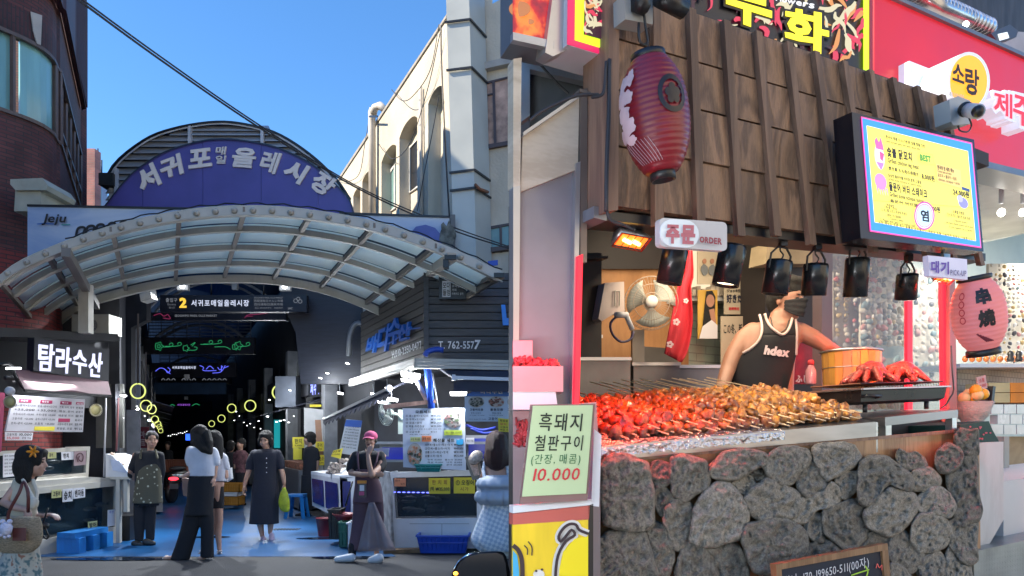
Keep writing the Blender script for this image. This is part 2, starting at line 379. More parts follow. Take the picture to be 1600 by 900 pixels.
b.use(M_bkt); wall(b, wz1, 7.5, plan); b.use(M_bk); wall(b, 7.5, 8.0, plan[:9]); b.use(M_bks); wall(b, 7.5, 8.0, plan[8:])
e = side(3.2); b.use(M_bk); b.prism([V(e.x,e.y,0),V(e.x-8,e.y,0),V(e.x-8,e.y,11),V(e.x,e.y,11)], V(0,.2,0))
b.prism([V(-8.6,7,0),V(-16,7,0),V(-16,7,11),V(-8.6,7,11)], V(0,.2,0))
b.build('wall', None, bk)
# overhanging parapet, vertical cladding ribs
M_clad = mat('maroon_cladding', (.045,.014,.02), .6, var=.3, vs=9, bump=.3, bs=20, stretch=(1,1,.1))
b = MB(); op = V(.20,-.16,0)
wall(b, 7.9, lambda i: 10.6 if i < 10 else 9.6, plan, o=op); b.build('parapet', M_clad, bk)
b = MB(); sA, sB = side(.1)+op, side(3.2)+op
for i in range(42):
    p = sA.lerp(sB, i/41); b.box((p.x+.02,p.y-.01,8.9), (.03,.03,1.95), math.atan2(m_[1],m_[0]))
b.build('cladding_rib', M_clad, bk, kind='stuff')
MB().pan(FB, [(48,18),(66,24),(64,70),(58,68),(52,48)], -.01, .02).build('bare_patch', mat('old_plaster', (.4,.38,.36), .9, bump=.6), bk, label='patch of bare pale plaster where the cladding fell away')
# glazing band
M_frm = mat('brown_window_frame', (.10,.07,.06), .5)
M_gt = mat('teal_glass', (.20,.42,.44), .15, var=.12, vs=2, stretch=(3,3,.5))  # teal pane colour, slightly mottled
M_gs = mat('sky_reflecting_glass', (.03,.05,.08), .04, m=.0, var=0); M_gs.node_tree.nodes['Principled BSDF'].inputs['Specular IOR Level'].default_value = 1.0; M_gs.node_tree.nodes['Principled BSDF'].inputs['Coat Weight'].default_value = 1
M_gs.node_tree.nodes['Principled BSDF'].inputs['Metallic'].default_value = .75; M_gs.node_tree.nodes['Principled BSDF'].inputs['Base Color'].default_value = (.5,.55,.62,1)
ins = V(-.05,.04,0)
def pane(path, z0, z1, m):
    b = MB(); wall(b, z0, z1, path, inn=ins, o=ins); return b.build('window_pane', m, bk)
pane([V(-7.4,8.93,0), V(-7.01,9.55,0)], wz0, wz1, mat('dim_glass', (.03,.03,.04), .1, var=0))
pane([V(-7.01,9.55,0), V(-6.90,9.73,0)], wz0, wz1, M_gt)
pane(plan[1:8], wz0, wz1, M_gt)
for i in range(6): pane([side(i*.53), side((i+1)*.53)], wz0, wz1, M_gs if i != 2 else M_gt)
b = MB()
def post(p, z0=wz0, z1=wz1, w=.05): b.box((p.x,p.y,(z0+z1)/2), (w,w,z1-z0))
for p in (V(-7.01,9.55,0), V(-6.90,9.73,0), plan[7], plan[9]): post(p)
for i in range(7): post(side(i*.53))
for z in (wz0, wz1): 
    for i in range(len(plan)-1): b.bar(plan[i]+V(0,0,z), plan[i+1]+V(0,0,z), .06, .05)
b.bar(side(0)+V(0,0,6.35), side(3.2)+V(0,0,6.35), .05, .05)
b.build('window_frame', M_frm, bk)
b = MB(); b.pan(FY(9.3), [(16,280),(66,278),(75,290),(72,297),(24,297),(16,288)], 0, .6); b.pan(FY(9.35), [(24,297),(64,297),(64,330),(22,330)], 0, .5); b.build('cornice_block', mat('pale_green_plaster', (.34,.36,.31), .7, dirt=.4), bk)
# tall shops further left, out of the frame, whose shade falls on the street
b = MB(); b.box((-13.5,2.0,5.6), (7,9.6,11.2)); b.box((-13.6,2.0,1.4), (7.06,9.0,2.2)); b.build('shop_building', M_bk, label='plain brick shop row along the street, left of the brick building', cat='building')
# ---- small pink building
pk = thing('pink_building', (-12,20.5,0), 'small sunlit pink tiled building behind the brick building', 'building')
b = MB(); b.use(brickmat('pink_tile', (.42,.17,.15), (.36,.15,.14), (.3,.2,.18), .22, .07)); b.pan(FY(20), [(118,232),(148,232),(148,420),(118,420)], 0, .3);
b.use(mat('blue_grey_plaster', (.25,.28,.40), .8)); q = [P(148.4,232,20.06), P(168,300,26), P(168,480,26), P(148.4,420,20.06)]; b.prism(q, V(-.3,0,0)); b.build('wall', None, pk)
b = MB(); q = [P(153,282,21.5), P(157,290,23), P(157,322,23), P(153,320,21.5)]; b.prism([p+V(.03,0,0) for p in q], V(.02,0,0)); b.build('window', M_black, pk)
b = MB(); 
for x, y in ((153,240),(159,258)): b.tube([P(x,y+12,22), P(x,y-8,22)], .02, 5)
b.build('roof_rod', M_black, pk)

# ---- cream building, right
M_crm = mat('cream_stucco', (.50,.455,.375), .85, var=.13, vs=1.2, bump=.35, bs=25, dirt=.45)
cb = thing('cream_building', (1.5,13,0), 'weathered cream stucco building with arched upper windows above the right stall', 'building')
FS = Fr(-.6,11.0,*m_)            # side wall along the street
FF = FY(11.0)
# side wall with arched recesses: recess = front skin panels around arches, back skin 0.25 behind
def topy(x): return 690-(690-25)*(x-257)/(697-257)
b = MB()
rec = [(692,126,172,669),(652,172,420,624),(619,218,420,596),(580,262,420,566),(563,289,420,552)]
b.pan(FS, [(742,-60),(692,topy(692)),(692,470),(742,470)], 0, .3)
for k, (xr, ty, by, xl) in enumerate(rec):
    n = 9; top = []
    slope = .9
    for i in range(n):
        t = i/(n-1); x = mix(xr, xl, t); yl = ty+(xr-x)*1.15; r = (xr-xl)
        y = yl+ (abs(2*t-1)**2.6)*r*.42
        top.append((x, y))
    # spandrel above the recess up to the parapet
    for i in range(n-1):
        (xa, ya), (xb, yb) = top[i], top[i+1]
        b.pan(FS, [(xa, topy(xa)), (xb, topy(xb)), (xb, yb), (xa, ya)], 0, .26)
    nx = rec[k+1][0] if k+1 < len(rec) else 480
    b.pan(FS, [(xl, topy(xl)), (nx, topy(nx)), (nx, 470), (xl, 470)], 0, .26)
b.pan(FS, [(692,60),(480,topy(480)+10),(480,470),(692,470)], .24, .1)
# far end and roof
b.pan(FF, [(737,18),(765,8),(803,-12),(1000,-60),(1000,520),(737,520)], 0, .3)
b.build('wall', M_crm, cb)
MB().pan(FF, [(737,102),(803,86),(900,64),(900,74),(803,97),(737,112)], -.12, .12).build('string_course', mat('grey_stucco', (.33,.32,.30), .85, dirt=.5), cb)
b = MB()
for i in range(12):
    x0, x1 = mix(697,480,i/12), mix(697,480,(i+1)/12)
    b.pan(FS, [(x0,topy(x0)-2),(x1,topy(x1)-2),(x1,topy(x1)+2.5),(x0,topy(x0)+2.5)], -.03, .34)
b.build('coping', mat('coping_cement', (.30,.28,.25), .9, dirt=.5), cb)
# windows in recesses
def win(fr, pts, off, fm, gm, w=3, par_=cb, name='window', mull=()):
    f = MB()
    n = len(pts)
    cx = sum(p[0] for p in pts)/n; cy = sum(p[1] for p in pts)/n
    inner = [(p[0]+(w if p[0] < cx else -w), p[1]+(w if p[1] < cy else -w)) for p in pts]
    for i in range(n):
        j = (i+1)%n; f.pan(fr, [pts[i], pts[j], inner[j], inner[i]], off, .05)
    for (xa, ya, xb, yb, ww) in mull: f.pan(fr, [(xa-ww/2,ya),(xa+ww/2,ya),(xb+ww/2,yb),(xb-ww/2,yb)] if abs(xa-xb) < abs(ya-yb) else [(xa,ya-ww/2),(xb,yb-ww/2),(xb,yb+ww/2),(xa,ya+ww/2)], off-.005, .05)
    fo = f.build(name, fm, par_)
    g = MB(); g.pan(fr, inner, off+.025, .01); g.build('pane', gm, fo)
    return fo
M_gg = mat('green_glass', (.16,.28,.28), .15, var=.1)
M_wf = mat('white_window_frame', (.55,.55,.54), .5)
win(FS, [(607,268),(622,250),(622,322),(607,332)], .2, M_wf, M_gg, 2.5, mull=((616,258,616,326,1.5),))
win(FS, [(638,230),(656,214),(656,290),(638,302)], .2, M_wf, M_black, 1.8)
M_brn = mat('dark_brown_frame', (.055,.03,.027), .4)
M_refl = mat('glass_painted_reflection', (.34,.22,.17), .55, var=.7, vs=4.5)  # rock reflection painted as mottled brown pane colour
win(FF, [(741,132),(803,117),(803,223),(745,234)], -.03, M_brn, M_refl, 3, mull=((771,126,774,228,4),(743,152,770,146,2)))
win(FF, [(751,356),(803,347),(803,391),(752,397)], -.03, M_brn, M_gg, 4, mull=((782,352,783,394,4),))
MB().pan(FF, [(741,229),(805,218),(805,224),(741,236)], -.06, .06).build('window_sill', M_brn, cb); MB().pan(FF, [(752,388),(803,382),(803,388),(752,396)], -.08, .05).build('window_sill', M_brn, cb)
# stripes of rust stain
# downpipes
M_pipe = mat('painted_pipe', (.50,.47,.43), .5, dirt=.4)
b = MB(); b.tube([FS.p(583,170,-.12), FS.p(581,176,-.14), FS.p(582,340,-.12)], .085, 12); b.tube([FS.p(602,172,.05), FS.p(594,165,-.02), FS.p(586,168,-.1), FS.p(583,178,-.12)], .085, 12); b.build('downpipe', M_pipe, cb, label='thick white downpipe with rounded elbow at the top')
MB().tube([FS.p(657,136,-.06), FS.p(659,340,-.06)], .035, 8).build('downpipe', M_pipe, cb)
b = MB(); 
for y in (182,): b.bar(FS.p(577,y,-.22), FS.p(590,y,-.22), .02, .04)
b.tube([FS.p(583,318,-.1), FS.p(583,334,-.1)], .05, 6); b.tube([FS.p(578,300,-.1), FS.p(578,335,-.1)], .018, 5)
b.build('pipe_bracket', M_black, cb)
# square ventilation duct
du = thing('ventilation_duct', (-.7,10.6,0), 'tall square galvanised duct strapped to the corner of the cream building', 'duct')
M_duct = mat('galvanised_duct', (.42,.44,.42), .45, m=.15, var=.08, vs=2, bump=.05, bs=10, dirt=.2)
secs = [(-60,33,0),(33,108,.006),(108,268,0),(268,296,.008),(296,470,0)]
FD = FY(10.45)
def dx(y): return mix(697,709,(y)/400), mix(733,744,y/400), mix(738,762,y/400)
for (ya, yb, o) in secs:
    b = MB(); la, ma, ra = dx(ya); lb, mb_, rb = dx(yb)
    f = [FD.p(la,ya,-o), FD.p(ma,ya,-o), FD.p(mb_,yb,-o), FD.p(lb,yb,-o)]
    b.prism(f, V(0.22,.5,0)); b.build('duct_section', M_duct, du)
for y in (33,108,268,296):
    b = MB(); l, m2, r = dx(y); b.bar(FD.p(l-3,y+2,-.03), FD.p(m2+1,y-3,-.03), .02, .03); b.bar(FD.p(m2+1,y-3,-.03), FD.p(m2+1,y-3,-.03)+V(.22,.5,.02), .02, .03); b.build('strap', M_black, du)
MB().tube([FD.p(742,288,-.05), FD.p(750,296,-.05), FD.p(762,300,.3)], .025, 6).build('strap', mat('rust', (.2,.08,.04), .8), du)
MB().rect(FY(10.3), 704,335,711,425, 0, .05).build('conduit', mat('dark_conduit', (.12,.12,.12), .6), du)
# ---- loose cables on the cream wall and overhead wires
M_cab = mat('cable_black', (.03,.03,.035), .6)
def cable(name, pts, r, label, n=24, group='cables on the cream wall', m=M_cab):
    MB().tube(spl(pts, n), r, 5).build(name, m, None, label, 'cable', group)
cable('wall_cable', [FS.p(689,40,-.15), FS.p(690,100,-.15), FS.p(697,250,-.2), FS.p(706,400,-.2)], .014, 'long black cable running down the cream wall beside the duct')
cable('wall_cable', [FS.p(686,38,-.1), FS.p(672,110,-.15), FS.p(645,150,-.2), FS.p(628,157,-.2), FS.p(612,140,-.1)], .008, 'thin cable looping from the roof edge over the second arch')
cable('wall_cable', [FS.p(688,50,-.1), FS.p(668,140,-.1), FS.p(640,225,-.15), FS.p(615,248,-.15), FS.p(600,236,-.1), FS.p(592,225,-.1)], .008, 'thin cable sagging between the thick downpipe and the roof corner')
cable('wall_cable', [FS.p(577,185,-.1), FS.p(570,225,-.15), FS.p(562,270,-.1), FS.p(545,283,-.1), FS.p(525,280,-.1)], .008, 'thin cable left of the thick white downpipe')
cable('wall_cable', [FS.p(686,150,-.1), FS.p(675,210,-.1), FS.p(663,270,-.1), FS.p(652,330,-.1)], .008, 'thin cable right of the thin downpipe')
b = MB()
for dy in (0, 5):
    b = MB(); b.tube(spl([P(105,-12+dy-6,6), P(250,88+dy,7), P(400,192+dy*.8,8), P(560,292+dy*.6,9.3), P(700,352+dy,10), P(815,392+dy*.5,10.6)], 40), .011 if dy else .009, 5)
    b.build('overhead_wire', M_cab, None, ('lower' if dy else 'upper')+' of the two parallel wires crossing the blue sky', 'wire', 'overhead wires')
# ---- banner band behind the canopy
bn = thing('poster_banner', (-4,9.1,3.5), 'long pale blue landscape banner with brush lettering behind the canopy', 'banner')
M_ban = mat('banner_print', (.30,.36,.50), .5, var=0)
t, N, L, bs_ = nodes(M_ban); tc = N('ShaderNodeTexCoord'); nn = N('ShaderNodeTexNoise'); nn.inputs['Scale'].default_value = .9; nn.inputs['Detail'].default_value = 5; nn.inputs['Distortion'].default_value = .6
mp = N('ShaderNodeMapping'); mp.inputs['Scale'].default_value = (1,1,2.2); L(tc.outputs['Object'], mp.inputs[0]); L(mp.outputs[0], nn.inputs[0])
rp = N('ShaderNodeValToRGB'); rp.color_ramp.elements[0].position = .35; rp.color_ramp.elements[0].color = (.10,.22,.48,1); rp.color_ramp.elements[1].position = .65; rp.color_ramp.elements[1].color = (.42,.50,.62,1); L(nn.outputs[0], rp.inputs[0]); L(rp.outputs[0], bs_.inputs['Base Color'])
FBn = FY(9.12)
cf = spl([(x,y,0) for x,y in [(-3,434),(27,412),(88,384),(150,362),(213,344),(295,329),(377,323),(457,326),(557,341),(633,362),(690,383),(727,399),(785,427)]], 200)
MB().pan(FBn, [(43,322),(170,323),(300,326)]+[(p.x,p.y+5) for p in reversed(cf) if 43 < p.x < 300][::1]+[(43,409)], 0, .04).build('banner_sheet', M_ban, bn)
MB().pan(FBn, [(530,334),(702,340)]+[(p.x,p.y+5) for p in reversed(cf) if 530 < p.x < 702], 0, .04).build('banner_sheet', M_ban, bn)
MB().pan(FBn, [(42,319),(300,324),(300,327),(42,322)], -.02, .05).build('banner_frame', M_black, bn); MB().pan(FBn, [(530,331),(702,337),(702,340),(530,334)], -.02, .05).build('banner_frame', M_black, bn)
b = MB(); b.text(FBn, 'Jeju', (65,334,104,352), -.03, .03, .2)
b.build('lettering', M_ink, bn, kind='stuff')
b = MB(); stroke(b, FBn, [(58,350),(70,349),(84,350)], 1.6, -.03); b.build('brush_stroke', mat('blue_ink', (.03,.12,.4), .7, var=0), bn)
b = MB(); stroke(b, FBn, [(96,351),(110,351)], 1.6, -.03); b.build('brush_stroke', mat('green_ink', (.03,.25,.22), .7, var=0), bn)
b = MB()
for i, x in enumerate((118,133,148,166,184)): stroke(b, FBn, [(x,372),(x+4,357-i*2),(x+14,356-i*2),(x+12,366)], 4, -.03)
b.build('brush_lettering', M_ink, bn, kind='stuff')
MB().pan(FBn, [(643,362),(650,354),(665,351),(680,356),(690,368),(692,390),(640,390)], -.03, .02).build('printed_hill', mat('print_blue', (.07,.10,.32), .6), bn)
MB().pan(FBn, blob(699,368,13,20,22,.5,3), -.035, .02).build('printed_tree', mat('print_tree', (.10,.11,.10), .8, var=.8, vs=14), bn)
# ---- arcade roof with louvred gable
ar = thing('arcade_roof', (-5.2,13,0), 'long arched arcade roof with grey louvred gable over the market street', 'roof')
M_lv = mat('louvre_grey', (.34,.36,.40), .45, m=.3, var=.1)
M_wst = mat('white_steel', (.52,.54,.58), .45)
M_rd = mat('roof_dark', (.03,.035,.045), .5)
go = spl([(x,y,0) for x,y in [(160,330),(171,266),(222,220),(272,200),(335,190),(385,194),(435,209),(485,241),(525,279),(548,312)]], 41)[4:]
FG = FY(13.0)
b = MB()
for i in range(len(go)-1):
    a, c = go[i], go[i+1]; ra, rc = FG.p(a.x,a.y), FG.p(c.x,c.y); v = V(*m_,0)*46
    b.prism([ra, rc, rc+v, ra+v], V(0,0,-.04))
M_vt = mat('vault_film', (.05,.07,.10), .6); t, N, L, bs_ = nodes(M_vt); tl = N('ShaderNodeBsdfTranslucent'); tl.inputs[0].default_value = (.07,.10,.15,1); L(tl.outputs[0], t.nodes['Material Output'].inputs[0]); b.build('vault', M_vt, ar)
def ribbon(mb, fr, pts, h, off, th):
    rings = []
    for i, p in enumerate(pts):
        d = pts[min(i+1,len(pts)-1)]-pts[max(i-1,0)]; n = V(-d.y,d.x,0).normalized()*h/2
        rings.append([fr.p(p.x+n.x,p.y+n.y,off), fr.p(p.x+n.x,p.y+n.y,off+th), fr.p(p.x-n.x,p.y-n.y,off+th), fr.p(p.x-n.x,p.y-n.y,off)])
    o = mb.smooth; mb.smooth = False; n = 4
    vs = [p for r in rings for p in r]; k = len(rings)
    mb.add(vs, [(i*n+j, i*n+(j+1)%n, (i+1)*n+(j+1)%n, (i+1)*n+j) for i in range(k-1) for j in range(n)]+[(0,1,2,3),(k*4-4,k*4-3,k*4-2,k*4-1)]); mb.smooth = o
b = MB(); ribbon(b, FG, go, 3.2, -.16, .2); b.build('gable_arch', M_black, ar)
g2 = [p+V((355-p.x)*.02, 3.2, 0) for p in go]
b = MB(); ribbon(b, FG, g2, 2.6, -.14, .1); b.build('gable_arch', M_wst, ar)
ys = [195,202,211,220,230,240,251,262,272,282,293,304,316]
def gx(y):
    xs_ = [p for p in go]
    l = min((abs(p.y-y), p.x) for p in go if p.x < 340)[1]; r = min((abs(p.y-y), p.x) for p in go if p.x > 340)[1]
    return l, r
for y in ys:
    l, r = gx(y)
    if y < 196: l, r = 300, 420
    b = MB(); a0, a1, c0_, c1_ = FG.p(l+1,y+1.2,-.02), FG.p(r-1,y+1.2,-.02), FG.p(l-3,y+8.6,-.09), FG.p(r+3,y+8.6,-.09)
    b.prism([a0, a1, c1_, c0_], V(0,.012,.004)); b.bar(c0_, c1_, .02, .02)
    b.build('louvre', M_lv, ar)
b = MB()
for x, y0 in ((295.5,196),(409,200)): b.rect(FG, x-2.2,y0,x+2.2,330,-.16,.08)
b.rect(FG, 178,262,182,420,-.16,.08); b.rect(FG,170,278,176,420,-.1,.08)
b.build('gable_post', M_wst, ar)
b = MB(); 
for i in range(len(go)-2):
    a, c = go[i+1], go[i+2]; b.pan(FG, [(a.x,a.y+1),(c.x,c.y+1),(c.x,340),(a.x,340)], .1, .02)
b.build('gable_backing', mat('louvre_backing', (.12,.13,.15), .6), ar)
MB().box(FG.p(172,284,-.1), (.25,.3,.22)).build('gable_floodlight', M_black, ar)
# blue arched sign
sg = thing('arched_market_sign', (-4.8,12.4,4.9), 'big blue half-round market sign with white Korean lettering above the canopy', 'sign')
so_ = spl([(x,y,0) for x,y in [(162,324),(197,280),(226,256),(260,236),(310,221),(347,217),(385,220),(435,231),(485,255),(520,284),(545,311),(553,336)]], 36)
FSg = FY(12.15)
M_sgb = mat('sign_blue', (.075,.07,.29), .45, var=.12, vs=2, bump=.03, bs=3)
sx = [162,223,317,408,497,556]
for k in range(5):
    pts = [(p.x,p.y) for p in so_ if sx[k] < p.x < sx[k+1]]
    def yat(x):
        for i in range(len(so_)-1):
            if so_[i].x <= x <= so_[i+1].x: return mix(so_[i].y, so_[i+1].y, (x-so_[i].x)/(so_[i+1].x-so_[i].x))
        return so_[-1].y if x > 400 else so_[0].y
    xa, xb = sx[k]+.3, sx[k+1]-.3
    pts = [(xa, yat(xa))]+pts+[(xb, yat(xb)), (xb, 345), (xa, 345)]
    MB().pan(FSg, pts, 0, .15).build('sign_panel', M_sgb, sg)
b = MB(); ribbon(b, FSg, so_, 2.2, -.03, .2); b.build('sign_edge', mat('dark_blue_edge', (.02,.03,.06), .4), sg)
M_let = mat('sign_letter_white', (.72,.66,.62), .6, var=.05)
def rq(cx, cy, w, h, a):
    c, s_ = math.cos(R(a)), math.sin(R(a))
    return [(cx+x*c-y*s_, cy+x*s_+y*c) for x, y in ((-w/2,-h/2),(w/2,-h/2),(w/2,h/2),(-w/2,h/2))]
for ch, cx, cy, ww, hh, an, wt in (('서',231,278,38,36,-31,.06),('귀',268,260,38,32,-20,.05),('포',311,247,37,29,-7,.05),('매',345,235,17,12.5,0,.02),('일',345,249,16,12.5,0,.02),('올',381,246,37,31,4,.045),('레',422,253,30,34,13,.045),('시',462,268,36,33,25,.06),('장',505,287,36,34,34,.05)):
    MB().text(FSg, ch, rq(cx,cy,ww,hh,an), -.035, wt, .12, th=.03).build('sign_letter', M_let, sg)

# ---- curved canopy
cn = thing('curved_canopy', (-3,9,0), 'arched canopy of milky panels in a cream steel frame over the entrance', 'canopy')
Y1, Y2 = 8.0, 10.9
cf = spl([(x,y,0) for x,y in [(-3,434),(27,412),(88,384),(150,362),(213,344),(295,329),(377,323),(457,326),(557,341),(633,362),(690,383),(727,399),(785,427)]], 200)
cbk = spl([(x,y,0) for x,y in [(65,512),(120,473),(200,448),(277,433),(355,429),(430,432),(502,445),(572,470),(648,508)]], 200)
def yx(c, x):
    for i in range(len(c)-1):
        if c[i].x <= x <= c[i+1].x: return mix(c[i].y, c[i+1].y, (x-c[i].x)/(c[i+1].x-c[i].x+1e-9))
    return c[-1].y if x > c[-1].x else c[0].y
def CS(s, t, dz=0):
    xf = -3+788*s; xb = 65+583*s; a = P(xf, yx(cf,xf), Y1); c = P(xb, yx(cbk,xb), Y2)
    return a.lerp(c, t)+V(0,0,dz)
Tt = [0,.22,.48,.74,1.0]; Ss = [0]+[(x+3)/788 for x in (72,175,280,383,487,587,683)]+[1.0]
M_pc = mat('milky_polycarbonate', (.88,.88,.78), .85, var=.06, vs=1.5)
t, N, L, bs_ = nodes(M_pc); tl = N('ShaderNodeBsdfTranslucent'); tl.inputs[0].default_value = (1,.98,.84,1); mx = N('ShaderNodeMixShader'); mx.inputs[0].default_value = .8
L(bs_.outputs[0], mx.inputs[1]); L(tl.outputs[0], mx.inputs[2]); L(mx.outputs[0], t.nodes['Material Output'].inputs[0])
for i in range(8):
    for j in range(4):
        b = MB(); b.smooth = True
        b.grid(lambda u, v: CS(mix(Ss[i]+.004,Ss[i+1]-.004,u), mix(Tt[j]+.012,Tt[j+1]-.012,v), .015+random.Random(i*9+j).uniform(0,.01)), 4, 1, th=V(0,0,.012)); b.build('roof_panel', M_pc, cn)
def arcbeam(t, h, dep, m, name, up=0, mbx=None):
    b = mbx or MB(); n = 48; vs = []
    for i in range(n+1):
        p = CS(i/n, t); d = (CS(min(1,i/n+.01), t)-CS(max(0,i/n-.01), t)).normalized(); nn = V(-d.z,0,d.x)
        vs += [p+nn*up, p+nn*up+V(0,dep,0), p+nn*(up-h)+V(0,dep,0), p+nn*(up-h)]
    b.add(vs, [(i*4+j, i*4+(j+1)%4, i*4+4+(j+1)%4, i*4+4+j) for i in range(n) for j in range(4)]+[(0,1,2,3),(4*n,4*n+1,4*n+2,4*n+3)])
    return b.build(name, m, cn) if mbx is None else b
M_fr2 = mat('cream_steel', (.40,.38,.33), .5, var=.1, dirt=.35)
M_fr3 = mat('bar_dark_brown', (.17,.15,.13), .5)  # dark brown-grey for purlins and secondary bars
fa = arcbeam(0, .115, .06, M_cream, 'front_fascia', .015)
b = MB(); n = 60
for i in range(n): b.bar(CS(i/n,0)+V(0,-.005,-.10), CS((i+1)/n,0)+V(0,-.005,-.10), .05, .015)
b.build('fascia_lip', M_fr2, fa)
for t_ in Tt[1:]: arcbeam(t_, .07 if t_ < 1 else .12, .07, M_fr2, 'arch_rib')
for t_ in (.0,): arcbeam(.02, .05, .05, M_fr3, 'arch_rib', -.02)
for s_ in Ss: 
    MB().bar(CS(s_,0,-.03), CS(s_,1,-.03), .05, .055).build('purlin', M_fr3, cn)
for i in range(27):
    x = 27+ (763-27)*i/25 - 14; s_ = (x+3)/788; p = CS(s_,0)+V(0,-.0,-.045)
    b = MB(); b.lathe(p, [(.036,0),(.036,.02),(.026,.035),(.012,.037)], 12, V(0,-1,0)); b.lathe(p+V(0,-.037,0), [(.012,0),(.012,.012)], 8, V(0,-1,0)); b.build('bolt', M_fr2, fa)
MB().tube([CS(i/60,0,.035+.012*math.sin(i*1.9)) for i in range(8,61)], .008, 5).build('edge_cable', M_black, cn)
# supports
for pts, cap, nm in (([(103,392),(150,478)],1,'l'),):
    b = MB(); a0, a1 = P(103,394,7.9), P(150,478,10.4); b.bar(a0, a1, .09, .10); sp_ = b.build('support_beam', mat('dark_beam', (.14,.13,.12), .5), cn)
MB().rect(FY(9.4), 122,443,138,520, 0, .12).build('support_post', M_fr2, cn)
MB().bar(P(706,402,7.9), P(668,428,9.1), .09, .10).build('support_beam', M_fr2, cn)
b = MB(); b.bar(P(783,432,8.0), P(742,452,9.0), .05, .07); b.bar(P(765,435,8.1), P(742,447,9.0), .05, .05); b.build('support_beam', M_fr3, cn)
for p, z in ((P(704,402,7.85), (.13,.03,.05)), (P(780,430,7.95), (.12,.03,.05)), (P(697,413,7.9), (.06,.1,.09))): MB().box(p, z).build('beam_cap', M_black, cn)
# ================================================================ market street: shops, stalls, signs, lamps
def add(mb, name, m=None, label=None, cat=None, group=None, parent=None, kind=None): return mb.build(name, m, parent, label, cat, group, kind)
def card(fr, q, off, m, ink=None, t=None, parent=None, label=None, cat=None, group=None, wt=.02, pad=.12, name='price_card', th=.006, inks=None):
    """a printed card; t = list of (text, x0,y0,x1,y1 in 0..1)"""
    if len(q) == 4 and not isinstance(q[0], (tuple, list)): q = [(q[0],q[1]),(q[2],q[1]),(q[2],q[3]),(q[0],q[3])]
    b = MB(); b.pan(fr, q, off, th); o = b.build(name, m, parent, label, cat, group)
    if t:
        b = MB()
        for k, it in enumerate(t):
            s, x0, y0, x1, y1 = it[:5]; b.use(it[5] if len(it) > 5 else ink)
            f = hom(q) if abs(q[0][0]-q[1][0]+q[2][0]-q[3][0])+abs(q[0][1]-q[1][1]+q[2][1]-q[3][1]) > 1e-6 else (lambda a, c, q=q: (q[0][0]+(q[1][0]-q[0][0])*a+(q[3][0]-q[0][0])*c, q[0][1]+(q[1][1]-q[0][1])*a+(q[3][1]-q[0][1])*c))
            b.text(fr, s, [f(x0,y0),f(x1,y0),f(x1,y1),f(x0,y1)], off-.003, wt)
        b.build('lettering', None, o, kind='stuff')
    return o
def tank(fr, q, win, off, depth, lb, frame=M_cream, glass=None, fish=5, seed=1):
    t = thing('fish_tank', fr.p(q[3][0], q[3][1], off)*1.0, lb, 'fish tank'); t.location.z = 0
    f = hom(q); s0, t0, s1, t1 = win; b = MB()
    def qd(a, c, d, e): return [f(a,c), f(d,c), f(d,e), f(a,e)]
    for r in ((0,0,1,t0),(0,t1,1,1),(0,t0,s0,t1),(s1,t0,1,t1)): b.pan(fr, qd(*r), off, .05)
    b.pan(fr, q, off+depth, .03)
    for (a, c) in ((0,0),(1,0)):
        pa, pb = fr.p(*f(a,0), off+.05), fr.p(*f(a,1), off+.05); v = fr.N*(depth-.05); b.prism([pa, pb, pb+v, pa+v], fr.D*(.02 if a == 0 else -.02))
    pa, pb = fr.p(*f(0,t1), off+.05), fr.p(*f(1,t1), off+.05); b.prism([pa, pb, pb+fr.N*(depth-.05), pa+fr.N*(depth-.05)], V(0,0,-.02))
    b.build('tank_frame', frame, t)
    g = MB(); g.pan(fr, qd(s0,t0,s1,t1), off+.035, .01); g.build('glass', M_tg, t)
    g = MB(); g.pan(fr, qd(s0,t0,s1,t1), off+min(.35, depth-.1), .02); g.build('water_backing', M_tw, t)
    rnd = random.Random(seed)
    for i in range(fish):
        c = fr.p(*f(rnd.uniform(s0+.1,s1-.1), rnd.uniform(t0+.25,t1-.1)), off+rnd.uniform(.08,.2)); g = MB()
        d = fr.D*rnd.choice((1,-1)); Mx = Matrix((d, V(0,0,1).cross(d), V(0,0,1))).transposed()
        g.ell(c, (.10,.02,.03), Mx, 10, 6); g.prism([c-d*.09, c-d*.14+V(0,0,.03), c-d*.14-V(0,0,.03)], fr.N*.006); g.build('fish', M_fish, t)
    return t
M_tg = mat('tank_glass', (.02,.04,.06), .05, var=0, alpha=.35)
M_tw = mat('tank_water', (.004,.012,.025), .3, var=.5, vs=2.5)
M_fish = mat('fish_skin', (.10,.11,.12), .35)

# ---- flank buildings that close the market street on both sides
WL = Fr(-6.13, 11.0, *m_); WR = Fr(-2.52, 11.82, *m_)
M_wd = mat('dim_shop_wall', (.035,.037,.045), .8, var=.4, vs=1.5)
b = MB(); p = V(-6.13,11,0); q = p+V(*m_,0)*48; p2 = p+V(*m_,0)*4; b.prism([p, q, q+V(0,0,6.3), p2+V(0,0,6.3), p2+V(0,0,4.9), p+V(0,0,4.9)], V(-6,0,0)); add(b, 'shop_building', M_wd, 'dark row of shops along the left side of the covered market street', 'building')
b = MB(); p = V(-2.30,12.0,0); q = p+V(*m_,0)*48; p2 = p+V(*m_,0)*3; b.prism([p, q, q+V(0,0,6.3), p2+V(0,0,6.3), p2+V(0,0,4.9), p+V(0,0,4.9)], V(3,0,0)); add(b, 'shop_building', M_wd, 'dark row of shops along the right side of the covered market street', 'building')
add(MB().box((-6.13-.495*47-(-2), 58.5, 4), (14,.3,8)), 'end_wall', M_wd, kind='structure')
